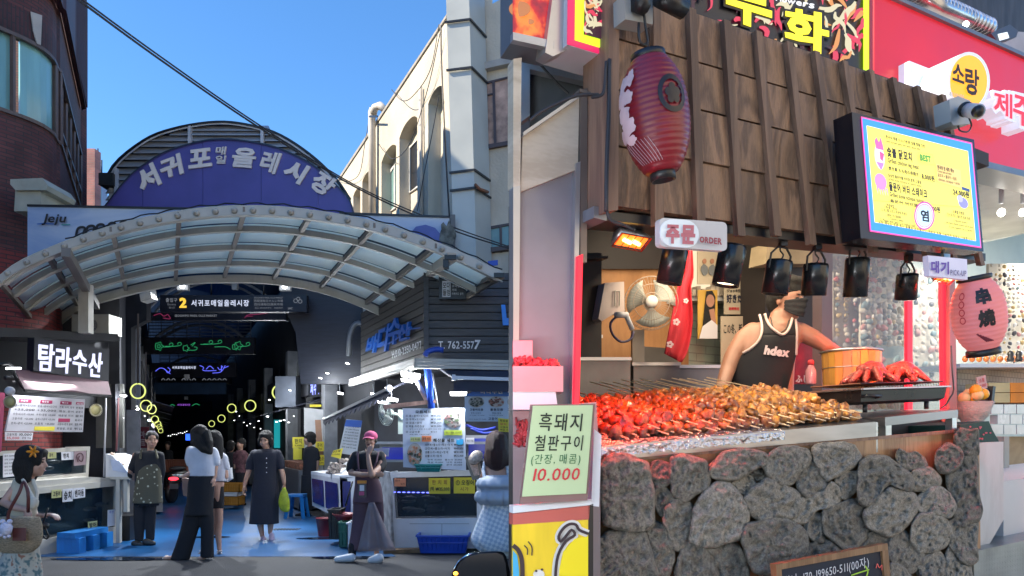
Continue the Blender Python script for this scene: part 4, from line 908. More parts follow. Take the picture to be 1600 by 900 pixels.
for i, s_ in enumerate(('모다들엄','거리','아케이드 상가')): b.text(FR1, s_, (706,445+i*6,[723,713,724][i],449+i*6), -.108, .02)
b.build('lettering', None, o, kind='stuff')
MB().text(FR1, 'ㄴ', (783,476,806,508), -.08, .1, -.2, th=.05).build('blue_letter', mat('bright_blue_letter', (.02,.22,.75), .4), bf)
MB().text(FR1, 'e', (795,458,806,470), -.05, .02, th=.03).build('white_letter', M_wl, bf)
add(MB().pan(FR1, [(762,408),(778,406),(778,414),(763,416)], .3, .02), 'street_number_plate', M_bl, 'small blue street number plate above the black planked front', 'plate')
# gutter
gt = thing('gutter', (-.2,8.9,2.4), 'pale ribbed gutter running round the foot of the black planked front', 'gutter')
for i, (dz, w_) in enumerate(((0,.05),(-.045,.05),(-.09,.05))):
    z = zbot-.02+dz; A = V(-1.2,8.86-i*.02,z); b = MB(); b.bar(A, V(1.6,8.86-i*.02,z-.06), .06, .038); e = A+V(-.505,1,0)*3.0; b.bar(A, e, .06, .038); b.build('gutter_rib', M_cream, gt)
add(MB().tube(spl([P(664,556,8.8), P(668,550,8.8), P(680,546,8.8), P(693,547,8.8)], 10), .035, 8), 'blue_hose', M_bl, 'short bent blue hose lying on the gutter', 'hose')
# things under it
add(MB().tube([P(668,575,8.95), P(674,638,8.95)], .045, 8), 'blue_pipe', M_bl, 'blue vertical pipe under the gutter corner', 'pipe')
add(MB().tube([P(638,578,9.0), P(652,596,9.0), P(668,628,9.0)], .03, 8), 'drain_pipe', mat('dull_pipe2', (.2,.2,.2), .5), 'slanting grey drain pipe under the gutter', 'pipe')
add(MB().bar(P(600,636,8.95), P(682,627,8.95), .05, .05), 'wooden_pole', mat('worn_pink_wood', (.28,.17,.14), .8, var=.5, vs=12), 'worn reddish pole jutting over the fish menu board', 'pole')
add(MB().tube([P(676,583,8.9), P(684,638,8.9)], .012, 6), 'steel_rod', M_grey, 'thin leaning steel rod right of the blue pipe', 'rod')
an = thing('awning', P(750,600,8.5), 'folded navy awning with a white front bar over the menu boards', 'awning'); 
MB().prism([P(685,574,9.0), P(806,574,9.0), P(806,592,8.4), P(708,590,8.4)], V(0,0,-.02)).build('awning_cloth', mat('navy_cloth', (.02,.025,.05), .7), an)
b = MB(); b.bar(P(708,590,8.4), P(806,593,8.4), .04, .04); b.box(P(709,590,8.4), (.04,.05,.07)); b.build('front_bar', M_white, an)
MB().rect(FY(8.42), 709,594,806,612, .0, .01).build('valance', mat('navy_cloth', (.02,.025,.05), .7), an)
o = thing('valance_sign', P(765,615,8.5), 'blue wavy-edged shop name strip on top of the dish poster', 'sign'); b = MB()
b.pan(FY(8.5), [(728,617),(740,611),(758,608),(775,609),(790,612),(806,609),(806,619),(728,619)], 0, .02); b.build('sign_sheet', mat('sky_blue_print', (.02,.12,.42), .5), o); b = MB(); b.use(M_wl); b.text(FY(8.5), '바다수산', (751,608.5,786,615.5), -.01, .05); b.text(FY(8.5), '수', (793,609,801,615), -.01, .05); b.build('lettering', None, o, kind='stuff')
# dish poster
ps = thing('dish_poster', P(765,658,8.5), 'white poster with three plated fish dishes behind the girl in the checked dress', 'poster'); fr = FY(8.52)
MB().rect(fr, 726,618,806,658.5, 0, .02).build('poster_sheet', mat('poster_pale_blue', (.40,.47,.56), .5, var=.03), ps)
def dish(parent, fr, cx, cy, rx, ry, off, cs, seed, name='printed_dish'):
    b = MB(); b.use(mat('dish_rim', (.35,.33,.30), .5)); b.pan(fr, rpoly(cx,cy,rx,ry,18), off, .004); rn = random.Random(seed)
    ms = [mat('dish_%d%d%d' % tuple(int(x*99) for x in c), c, .6, var=.3) for c in cs]
    for i in range(46):
        a, r_ = rn.random()*6.28, rn.random()**.5*.85; b.use(rn.choice(ms)); b.pan(fr, blob(cx+math.cos(a)*r_*rx, cy+math.sin(a)*r_*ry, rx*.17, ry*.15, 6, .6, i), off-.003-.0004*i, .002)
    b.build(name, None, parent, kind='stuff')
for i, (cx, cs) in enumerate(((744,[(.04,.05,.04),(.25,.24,.22),(.02,.02,.02),(.12,.13,.1)]),(775.5,[(.30,.10,.07),(.5,.4,.36),(.1,.04,.03)]),(805,[(.2,.2,.2),(.4,.38,.35)]))): dish(ps, fr, cx, 628, 12.5, 8.5, -.006, cs, i)
b = MB(); b.use(M_navy); b.text(fr, '고등어모듬', (734,638,755,642), -.006, .04); b.text(fr, '돌돔모듬', (766,638,786,642), -.006, .04); b.text(fr, '고등', (793,638,803,642), -.006, .04)
b.text(fr, '한치+고등어', (736,644,751,647), -.006); b.text(fr, '1인 20,000 / 2인 40,000', (734,648,757,650), -.006); b.text(fr, '참돔+돌돔', (769,644,783,647), -.006); b.text(fr, '1인 30,000 / 2인 60,000', (765,648,786,650), -.006); b.text(fr, '고등어 20,000 한치 20,000', (732,654,760,656.5), -.006); b.text(fr, '고등어', (763,652,777,656.5), -.006, .03)
b.build('lettering', None, ps, kind='stuff')
card(FY(8.4), [(778,653),(806,656),(806,676),(779,674)], 0, M_yel, M_ink, [('횟감용 포장',.1,.08,.9,.25),('갈치 조림',.1,.33,.9,.5,M_red),('고등어 구이',.1,.57,.9,.72),('배달 가능',.1,.78,.7,.92)], None, 'yellow handwritten price sheet below the dish poster', 'price sheet', wt=.02)
# fish menu board
fm = thing('fish_menu_board', P(678,735,8.9), 'large white fish price board standing on the right fish tank', 'menu board'); fr = FY(8.95)
MB().pan(fr, [(629,638),(726,637.5),(728,735),(630,730)], 0, .03).build('board_sheet', mat('menu_blue_white', (.47,.52,.62), .45, var=.03), fm)
def T(s, x0, y0, x1, y1, wt=.015, m=M_ink): b.use(m); b.text(fr, s, (x0,y0,x1,y1), -.006, wt)
b = MB(); T('모듬세트',649,641,674,646,.04)
for i, (s_, pr) in enumerate((('① 돔+광어+도다리','₩35,000'),('② 우럭+도다리','₩35,000'),('③ 참돔+광어','₩35,000'),('④ 해물 라면한상','₩35,000'))):
    T(s_,634,648+i*5.4,[669,663,659,663][i],651.7+i*5.4,.02); T(pr,673,648+i*5.4,690,651.7+i*5.4,.02)
T('멍게 소라 전복 한치 문어 해삼 새우',640,669.5,690,671.5); T('⑤ 고급어종',634,673,656,676.5,.02); T('₩ 시가',673,673,683,676.5,.02); T('(참돔, 돌돔, 다금바리 갓돔)',640,678,672,680)
T('해산물 세트',677,685,710,691,.05)
for i, (s_, pr) in enumerate((('①전복+뿔소라+해삼+멍게','₩45,000'),('②전복+뿔소라+낙지','₩40,000'),('③뿔소라+해삼+멍게','₩30,000'),('④뿔소라+멍게','₩25,000'))):
    T(s_,664,693+i*5.8,[707,703,700,690][i],697+i*5.8,.02); T(pr,709,693+i*5.8,724,697+i*5.8,.02)
for i in range(3): T(['전복 10,000   뿔소라 10,000','해삼 15,000   낙지 15,000','멍게 5,000     문어 20,000'][i],668,717+i*4,722,719.8+i*4)
b.build('lettering', None, fm, kind='stuff')
dish(fm, fr, 708, 656, 14.5, 13, -.006, [(.25,.12,.12),(.4,.36,.34),(.06,.05,.05),(.08,.12,.06)], 11)
dish(fm, fr, 648, 710, 12, 18, -.006, [(.45,.18,.10),(.5,.45,.38),(.04,.04,.03),(.08,.10,.05),(.5,.3,.2)], 12)
for q, m, tx, lb in (((694,672,722,680),mat('lime_card',(.45,.55,.05),.6),'제철 자연산 고등어회','lime label'),((659,681,674,690),mat('orange_card',(.65,.20,.08),.6),'포장 세트','orange label'),((641,683,657,690),mat('lime_pale',(.45,.5,.2),.6),'모듬 해산물','pale lime label')):
    card(fr, q, -.012, m, M_ink, [(tx,.08,.25,.92,.75)], fm, name='label_patch')
MB().pan(fr, [(713,686),(716,688),(719,686),(724,686),(724,693),(722,695),(715,695),(713,693)], -.012, .006).build('label_patch', mat('cyan_card', (.03,.35,.65), .5), fm)
# right fish tank
FT = FY(9.3)
rt = tank(FT, [(609,738),(751,734),(752,857),(617,857)], (.03,.07,.955,.60), 0, .6, 'white fish tank with a dark window and yellow price cards on the right', M_white, fish=9, seed=8)
b = MB(); b.rect(FT, 640,818,733,818.8, -.004, .003); b.rect(FT, 690,818,690.8,856, -.004, .003); b.build('door_line', M_grey, rt, kind='stuff')
b = MB(); 
for i in range(8): b.ell(FT.p(616+i*7.5,769+.1*i,.02), (.022,.006,.006), None, 8, 4)
b.build('blue_led_strip', emis('led_strip_blue', (.12,.14,1.0), 3.0), rt, kind='stuff')
for q, tx, lb in (((670,747,703.5,771.5), [('한 치 회',.15,.12,.85,.42,mat('brown_ink',(.25,.12,.03),.7,var=0)),('1팩 ₩35,000',.06,.55,.96,.85)], 'yellow card priced 35,000 on the right fish tank'), ((709,746,742,771), [('① 오징어',.1,.15,.95,.5),('시가',.3,.6,.7,.85,mat('brown_ink',(.25,.12,.03),.7,var=0))], 'yellow squid card at the right of the tank window')):
    card(FT, q, -.02, M_yel, M_ink, tx, None, lb, 'price card', 'cards on the right tank', wt=.03)
card(FT, (616,747.5,634,760), -.02, mat('orange_card2', (.60,.24,.14), .7), M_ink, [('활소라',.1,.15,.5,.4),('싯가',.55,.55,.9,.8)], None, 'orange card at the left of the right tank window', 'price card', 'cards on the right tank')
add(MB().pan(Fr(P(609,738,9.3).x, 9.3, *m_), [(609,738),(584,733),(584,800),(612,857)], 0, .03), 'side_shelf', mat('side_shelf_grey', (.28,.30,.33), .6, var=.5, vs=8), 'grey shelf side of the right tank facing the street', 'shelf')
b = MB(); b.bar(P(600,862,9.15)+V(0,0,-.01), P(712,859,9.2)+V(0,0,-.01), .14, .05); 
def clampz(o, z): o.location.z = z
o = add(b, 'timber_plank', mat('wet_timber', (.20,.12,.06), .6, var=.4, vs=9), 'yellowish timber plank lying in front of the right fish tank', 'plank'); o.location.z = .002
# crates
def crate(lb, x0, x1, yt, yb, Y, d, m, cat='basket', flare=.03, holes=True, name='plastic_basket', rim=.02):
    fr = FY(Y); a, c = fr.p(x0,yb), fr.p(x1,yb); zt_ = fr.p(x0,yt).z; z0 = a.z; w_ = c.x-a.x; o = thing(name, V((a.x+c.x)/2,Y+d/2,z0), lb, cat)
    def rp_(z, g): return [V(a.x-g,Y-g,z), V(c.x+g,Y-g,z), V(c.x+g,Y+d+g,z), V(a.x-g,Y+d+g,z)]
    bot, top = rp_(z0,0), rp_(zt_,flare); b = MB()
    for i in range(4):
        p0, p1, q0, q1 = bot[i], bot[(i+1)%4], top[i], top[(i+1)%4]; nn = (p1-p0).cross(V(0,0,1)).normalized()*-.012
        b.prism([p0,p1,q1,q0], nn)
    b.prism(bot, V(0,0,.012)); b.build('shell', m, o)
    b = MB()
    for i in range(4): b.bar(top[i], top[(i+1)%4], .025, rim)
    b.build('rim', m, o)
    if holes:
        b = MB(); n = max(4, int(w_/.05))
        for i in range(1, n): b.bar(bot[0].lerp(bot[1], i/n)+V(0,-.004,.03), top[0].lerp(top[1], i/n)+V(0,-.004,-.02), .008, .012)
        b.bar(bot[0].lerp(top[0],.62)+V(0,-.008,0), bot[1].lerp(top[1],.62)+V(0,-.008,0), .012, .014)
        b.build('rib', m, o, kind='stuff')
    return o
crate('royal blue plastic basket on the asphalt before the right fish tank', 657,727,837,864.5, 9.02, .32, M_bl, flare=.045)
crate('teal plastic basket on the ledge below the fish price board', 652,686,726,737.5, 8.95, .2, mat('teal_plastic', (.01,.22,.22), .4), flare=.03)
crate('green crate beside the white foam box near the yawning man', 530,550,817,855, 9.55, .3, mat('green_plastic', (.01,.10,.07), .5), 'crate', .01)
crate('white foam box behind the yawning man', 542,556,818,857, 9.35, .3, M_white, 'box', .0, False, 'foam_box')
crate('black crate between the red bucket and the green crate', 514,530,797,843, 9.9, .3, M_black, 'crate', .01)
b = MB(); c = P(508,834,10.8); c.z = 0; b.lathe(c, [(.10,0),(.14,.28),(.15,.28),(.13,.27),(.09,.02)], 18, cap=False); add(b, 'bucket', mat('red_bucket', (.18,.02,.03), .45), 'dark red bucket at the foot of the blue and white counter', 'bucket')
b = MB(); c = P(538,812,9.9); b.lathe(c, [(.10,0),(.16,.09),(.17,.09),(.10,.015)], 20, cap=False); add(b, 'basin', mat('red_bucket', (.18,.02,.03), .45), 'shallow red basin on top of the crates', 'basin')
b = MB(); b.tube([P(551,752,9.7), P(540,790,9.7)], .012, 6); b.use(M_black); add(b, 'broom_handle', M_black, 'thin black broom handle leaning behind the yawning man', 'broom')
# blue-white counter mid-right
ctr = thing('fish_counter', P(512,800,10.8), 'white framed fish counter with dark blue windows in the middle right', 'counter'); ctr.location.z = 0
FC = Fr(P(487,742,12.2).x, 12.2, .30, -1.0); FC2 = FY(10.9)
M_blw = mat('deep_blue_window', (.01,.015,.12), .2, var=.3, vs=3)
MB().pan(FC2, [(531,746),(558,746),(556,806),(533,806)], 0, .4).build('end_panel', M_white, ctr); MB().pan(FC2, [(535,752),(548,752),(548,800),(536,800)], -.01, .012).build('blue_window', M_blw, ctr)
MB().prism([P(486,741,12.6), P(531,748,10.9), P(533,812,10.9), P(488,790,12.6)], V(.12,.0,0)).build('front_frame', mat('counter_frame', (.42,.44,.48), .5), ctr)
for u0, u1 in ((.06,.46),(.54,.94)):
    tl, tr_, br, bl2 = P(486,741,12.6), P(531,748,10.9), P(533,812,10.9), P(488,790,12.6); off = V(-.015,-.01,0)
    MB().prism([tl.lerp(tr_,u0).lerp(bl2.lerp(br,u0),.12)+off, tl.lerp(tr_,u1).lerp(bl2.lerp(br,u1),.12)+off, tl.lerp(tr_,u1).lerp(bl2.lerp(br,u1),.86)+off, tl.lerp(tr_,u0).lerp(bl2.lerp(br,u0),.86)+off], V(.01,0,0)).build('blue_window', M_blw, ctr)
MB().prism([P(486,741,12.6), P(531,748,10.9), P(560,746,10.9), P(520,738,12.6)], V(0,0,.05)).build('counter_top', M_white, ctr)
MB().prism([P(515,740,11.6), P(556,744,10.9), P(551,712,11.2), P(541,722,11.6)], V(0,.15,0)).build('sloped_display', M_white, ctr)
b = MB(); rn = random.Random(9)
for i in range(34): u, v = rn.random(), rn.random(); b.ell(P(510+u*20+v*14, 738-v*22+u*3, 11.4)+V(0,-.05,0), (.05,.03,.03), Matrix.Rotation(rn.random()*3,3,'Y'), 7, 4, .5, i)
b.build('shellfish', mat('shellfish_grey', (.24,.20,.18), .35, var=.7, vs=20), ctr, kind='stuff')
card(FY(11.0), [(521,704),(536,700),(532,717),(517,713)], 0, M_yel, M_ink, [('활전복',.1,.1,.9,.45),('1kg 30,000',.1,.55,.9,.8)], None, 'tilted yellow card standing in the shellfish display', 'price card')
card(FY(10.9), (550,778,557,800), -.02, M_paper, M_ink, [('포장\n가능',.15,.1,.85,.9)], ctr, name='notice')
lm = card(FY(11.2), [(541,655),(566,657),(557,712),(529,708)], 0, mat('grey_white_board', (.30,.33,.38), .5), M_ink, [(s_,.1,.2+i*.085,.9,.25+i*.085) for i, s_ in enumerate(('자연산 모듬 30,000','광어 25,000 우럭 25,000','참돔 35,000 돌돔 60,000','한치 20,000 문어 25,000','전복 30,000 소라 15,000','해삼 20,000 멍게 10,000','고등어 20,000 갈치 25,000','매운탕 10,000 지리 10,000'))], None, 'tilted grey price list board with a blue heading', 'menu board', name='price_board')
MB().pan(FY(11.2), [(541,656),(566,657),(564,668),(538,666)], -.006, .004).build('blue_heading', mat('heading_blue', (.02,.07,.30), .5), lm)
# stool
o = thing('stool', P(464,806,13.4), 'bright blue plastic stool behind the woman with the yellow bag', 'stool'); o.location.z = 0; c = V(o.location.x, o.location.y, 0)
MB().box(c+V(0,0,.43), (.30,.30,.05)).build('seat', M_lbl, o)
for i in (-1,1):
    for j in (-1,1): MB().bar(c+V(i*.17,j*.17,0), c+V(i*.12,j*.12,.42), .06, .04).build('leg', M_lbl, o)
# striped/scalloped awning mid right
aw2 = thing('awning', P(520,660,11), 'dark scalloped awning running back along the right-hand shops', 'awning')
A0, A1 = P(608,607,9.3), P(505,655,12.6); MB().prism([A0, A1, A1+V(.5,.25,.25), A0+V(.5,.25,.25)], V(0,0,-.02)).build('awning_cloth', M_navy, aw2)
b = MB()
for i in range(14): 
    p = A0.lerp(A1, i/14); q = A0.lerp(A1, (i+1)/14); mm = (p+q)/2; b.prism([p, q, q-V(0,0,.07), mm-V(0,0,.13), p-V(0,0,.07)], V(.01,.005,0))
b.build('valance', mat('navy_cloth', (.02,.025,.05), .7), aw2)
MB().bar(A0, A1, .03, .04).build('awning_bar', M_grey, aw2); MB().ell(A0, .05, None, 10, 6).build('bar_end', M_white, aw2)
# wall fan
def fan(fr, cx, cy, rp_, off, lb, yaw=0, m=None, tilt=(0,-1,0), blades=3, cage=26):
    c = fr.p(cx, cy, off); r = rp_*c.y/F; ax = V(*tilt).normalized(); a = ax.cross(V(0,0,1)).normalized(); u = a.cross(ax)
    o = thing('wall_fan', c, lb, 'fan'); m = m or mat('fan_white', (.5,.52,.5), .4)
    b = MB(); n = 30
    for rr, d in ((1,0),(.98,.03),(.66,.055),(.33,.065)): b.tube([c+a*r*rr*math.cos(2*math.pi*i/n)+u*r*rr*math.sin(2*math.pi*i/n)+ax*d*r/.2 for i in range(n+1)], r*.012, 4, cap=False)
    for i in range(cage): t_ = 2*math.pi*i/cage; dd = a*math.cos(t_)+u*math.sin(t_); b.tube([c+dd*r+ax*0, c+dd*r*.66+ax*.055*r/.2, c+dd*r*.22+ax*.066*r/.2], r*.006, 3, cap=False)
    b.build('cage', m, o, kind='stuff')
    MB().lathe(c+ax*.06*r/.2, [(r*.22,0),(r*.22,.01),(r*.1,.016)], 18, ax).build('hub_badge', mat('fan_badge', (.6,.58,.55), .4), o)
    for k in range(blades):
        t_ = 2*math.pi*k/blades+.4; b = MB(); b.smooth = True; b.grid(lambda p, q: c+(a*math.cos(t_+(q-.5)*1.5*(.5+p*.6))+u*math.sin(t_+(q-.5)*1.5*(.5+p*.6)))*r*(.12+.78*p)+ax*(q-.5)*.25*r, 4, 5, th=ax*.004); b.build('blade', mat('fan_blade', (.35,.38,.36), .3, alpha=.8), o)
    MB().lathe(c-ax*.02, [(r*.2,0),(r*.2,-.3*r),(r*.12,-.5*r)], 14, ax).build('motor', m, o)
    return o, c, r
o, c, r = fan(FY(9.2), 604, 645, 20, 0, 'pale green wall fan turned sideways left of the fish price board', m=mat('fan_green', (.42,.5,.46), .4), tilt=(-.75,-.65,-.1))
MB().tube([c, c+V(.14,.03,-.02), c+V(.2,.05,-.1)], .02, 6).build('arm', mat('fan_green', (.42,.5,.46), .4), o); MB().rect(FY(9.25), 622,640,632,678, 0, .06).build('switch_box', mat('fan_green', (.42,.5,.46), .4), o)
# elongated lamps under the right gutter
for i, (x, y, w_, h_, Y, lb) in enumerate(((641,586,15,4,9.0,'large slanted white tube lamp under the gutter corner'),(635.5,594.5,9,2.2,9.2,'white tube lamp just below the large slanted one'),(605.5,607,4,1.4,10.3,'small tube lamp far left under the gutter'),(612,624,9,2.4,9.9,'tube lamp above the green wall fan'),(597,628.5,7,1.8,10.2,'tube lamp left of the one above the green wall fan'),(716,615,13,2.8,8.9,'long tube lamp left of the dish poster'),(584,616,5,1.4,10.8,'dim tube lamp beside the scalloped awning'),(531,614.5,4,1.5,11.4,'small tube lamp in the dark over the right-hand shops'))):
    fr = FY(Y); o = thing('tube_lamp', fr.p(x,y), lb, 'lamp', 'tube lamps over the right stalls'); tl_ = .14 if x < 700 else 0
    MB().pan(fr, [(x-w_,y-h_-w_*tl_),(x+w_,y-h_+w_*tl_),(x+w_*.92,y+h_+w_*tl_),(x-w_*.92,y+h_-w_*tl_)], 0, .06).build('lamp_glass', M_led, o)
    MB().tube([fr.p(x,y-h_,.03), fr.p(x-1,y-h_-14,.03)], .008, 5).build('stem', M_grey, o)
    if i in (0,3,5): lamp(o, fr.p(x,y+h_+3,-.05), 'POINT', 28, (.92,.96,1), .08)
# inside of the right stall (dark with a blue-lit shelf)
add(MB().rect(FY(11.2), 585,560,806,760, 0, .05), 'back_wall', mat('stall_back', (.02,.022,.03), .7, var=.5, vs=3), 'dark back wall inside the right fish stall', 'wall')
sh = thing('tank_rack', P(640,700,9.9), 'steel rack with blue-lit tanks behind the fish price board', 'rack')
for (x0,y0,x1,y1) in ((593,694,640,722),(728,680,770,720)):
    MB().rect(FY(9.9), x0,y0,x1,y1, 0, .3).build('rack_frame', M_grey, sh); MB().rect(FY(9.9), x0+4,y0+5,x1-3,y1-4, -.01, .012).build('blue_tank', mat('blue_tank', (.01,.02,.2), .2, em=(.02,.03,.4), es=.25), sh)
MB().rect(FY(9.7), 586,690,760,694, 0, .5).build('shelf_top', M_grey, sh)
card(FY(9.3), (728,684,741,694), 0, M_paper, M_ink, [('카드 가능',.1,.3,.9,.7)], None, 'small white card right of the fish price board', 'card')
for i, (x0, y0, x1, y1) in enumerate(((728,664,775,668),(735,669,778,674))): add(MB().tube(spl([P(x0,y0,9.1), P((x0+x1)/2,y0+8,9.1), P(x1,y1,9.1)], 10), .02, 6), 'blue_cable', mat('blue_cable', (.03,.05,.35), .5), '%s blue air hose below the dish poster' % ('upper' if i == 0 else 'lower'), 'hose')
# packed seafood trays
for i, (q, lb) in enumerate((([(726,714),(748,712),(754,748),(738,750)], 'clear tray of pale fish slices standing behind the round tray'),)):
    b = MB(); b.use(mat('tray_grey', (.14,.13,.12), .3)); b.pan(FY(8.85), q, 0, .03); b.use(mat('fish_slice_pink', (.50,.36,.30), .35, var=.5, vs=25)); b.pan(FY(8.85), [(731,719),(745,718),(749,742),(741,744)], -.02, .02); add(b, 'food_tray', None, lb, 'tray')
b = MB(); c = P(743,715,8.75); b.lathe(c, [(.105,0),(.095,.02),(.03,.035)], 22, V(0,-1,.15), sq=.75); add(b, 'food_tray', mat('fish_slice_pale', (.46,.38,.32), .25, var=.5, vs=30), 'round plastic platter of pale sliced fish held up at the tank edge', 'tray')
# orange crates, scooter and left sign deeper in
crate('upper orange crate on the floor of the covered street', 344,374,756,769, 15.0, .35, mat('orange_plastic', (.38,.17,.02), .5), 'crate', .0)
crate('lower orange crate on the floor of the covered street', 343,373,777,790, 15.0, .35, mat('orange_plastic', (.38,.17,.02), .5), 'crate', .0)
crate('white foam box between the two orange crates', 345,371,770,776, 15.0, .3, M_white, 'box', 0, False, 'foam_box')
crate('reddish wooden crate stacked behind the scooter', 252,291,719,738, 17.5, .4, mat('red_wood', (.22,.08,.05), .7), 'crate', 0)
scn = thing('scooter', P(271,778,16.8), 'dark scooter with a glowing red tail light in the dim street', 'scooter'); scn.location.z = 0; c = V(scn.location.x, 16.8, 0)
b = MB(); b.ell(c+V(0,.3,.62), (.16,.5,.16)); b.ell(c+V(0,.0,.48), (.14,.25,.18)); b.build('body', M_black, scn); MB().ell(c+V(0,.2,.80), (.13,.35,.06)).build('seat', M_dark, scn)
MB().lathe(c+V(-.05,-.1,.25), [(.12,0),(.25,.01),(.25,.1),(.12,.11)], 20, V(1,0,0)).build('wheel', M_black, scn)
MB().ell(P(271,748,16.4), (.12,.02,.04)).build('tail_light', emis('tail_red', (1,.03,.05), 2.0), scn)
MB().rect(FY(16.4), 265,756,278,764, 0, .02).build('number_plate', M_grey, scn)
card(FY(13.4), (212,667,233,700), 0, mat('dark_red_sign', (.10,.01,.02), .5), M_wl, [('마',.3,.2,.7,.5,mat('dim_white_letter',(.3,.28,.3),.6,var=0)),('트',.3,.58,.7,.88,mat('dim_white_letter',(.3,.28,.3),.6,var=0))], None, 'dark red sign with Korean letters behind the woman in the apron', 'sign', name='shop_sign')
# wing mirror of a parked car
cr = thing('parked_car', P(750,900,2.6), 'black wing mirror of a parked car at the bottom edge', 'car'); cr.location.z = 0
fr = FY(2.6); o_ = [(708,893),(716,878),(730,868),(752,863),(778,862),(788,866),(793,880),(795,903),(770,912),(725,912),(708,903)]
b = MB(); b.smooth = True
rings = []
for k, (s_, d) in enumerate(((1,0),(1.02,.03),(.95,.09),(.7,.14),(.3,.165))):
    cx, cy = 752, 889; rings.append([fr.p(cx+(p.x-cx)*s_, cy+(p.y-cy)*s_, d) for p in spl([(x,y,0) for x,y in o_+[o_[0]]], 36)[:-1]])
b.loft(rings); b.build('mirror_housing', mat('car_black', (.008,.008,.01), .12, var=0), cr)
b = MB(); s_ = .93; b.pan(fr, [((x-752)*s_+752, (y-889)*s_+889) for x, y in o_], -.004, .006); b.build('mirror_glass', mat('mirror_dark', (.02,.022,.025), .08, m=.0, var=0), cr)
MB().tube([fr.p(x, y, .01) for x, y in ((707,898),(710,888),(717,877),(730,867.5),(745,863.5))], .0045, 6).build('chrome_edge', mat('chrome', (.8,.8,.8), .15, m=1, var=0), cr)
MB().ell(fr.p(712,896,-.005), (.009,.006,.007)).build('turn_signal', emis('amber', (1,.35,.03), 4), cr)
b = MB(); b.prism([V(-.02,2.45,.2), V(-.02,2.9,.2), V(-.02,2.9,.90), V(-.02,2.45,.90)], V(-.03,0,0)); b.bar(V(-.06,2.66,.93), V(-.02,2.66,.90), .05, .05); b.build('door_panel', mat('car_black', (.008,.008,.01), .12, var=0), cr)
# drain grate and wet marks on the street floor
o = thing('drain_grate', P(447,826,11.6), 'dark iron drain grate set in the blue floor', 'drain grate'); o.location.z = .006; c = o.location.copy()
for i in range(9): MB().box(c+V(-.2+i*.05,0,0), (.03,.22,.008)).build('grate_bar', M_black, o)
for x, y, w_, d_, lb in ((498,842,.34,.12,''),(548,872,.5,.10,''),(180,874,.8,.12,''),(330,840,.3,.1,'')):
    Y = H*F/(y-690); c = P(x, y, Y); MB().flat([V(c.x+math.cos(a*.35)*w_*(1+.3*noise.noise(V(a,x,0))), Y+math.sin(a*.35)*d_*(1+.3*noise.noise(V(a,x,1))), .009) for a in range(18)]).build('wet_patch', mat('wet_floor', (.006,.012,.025), .12, var=.4), kind='structure')
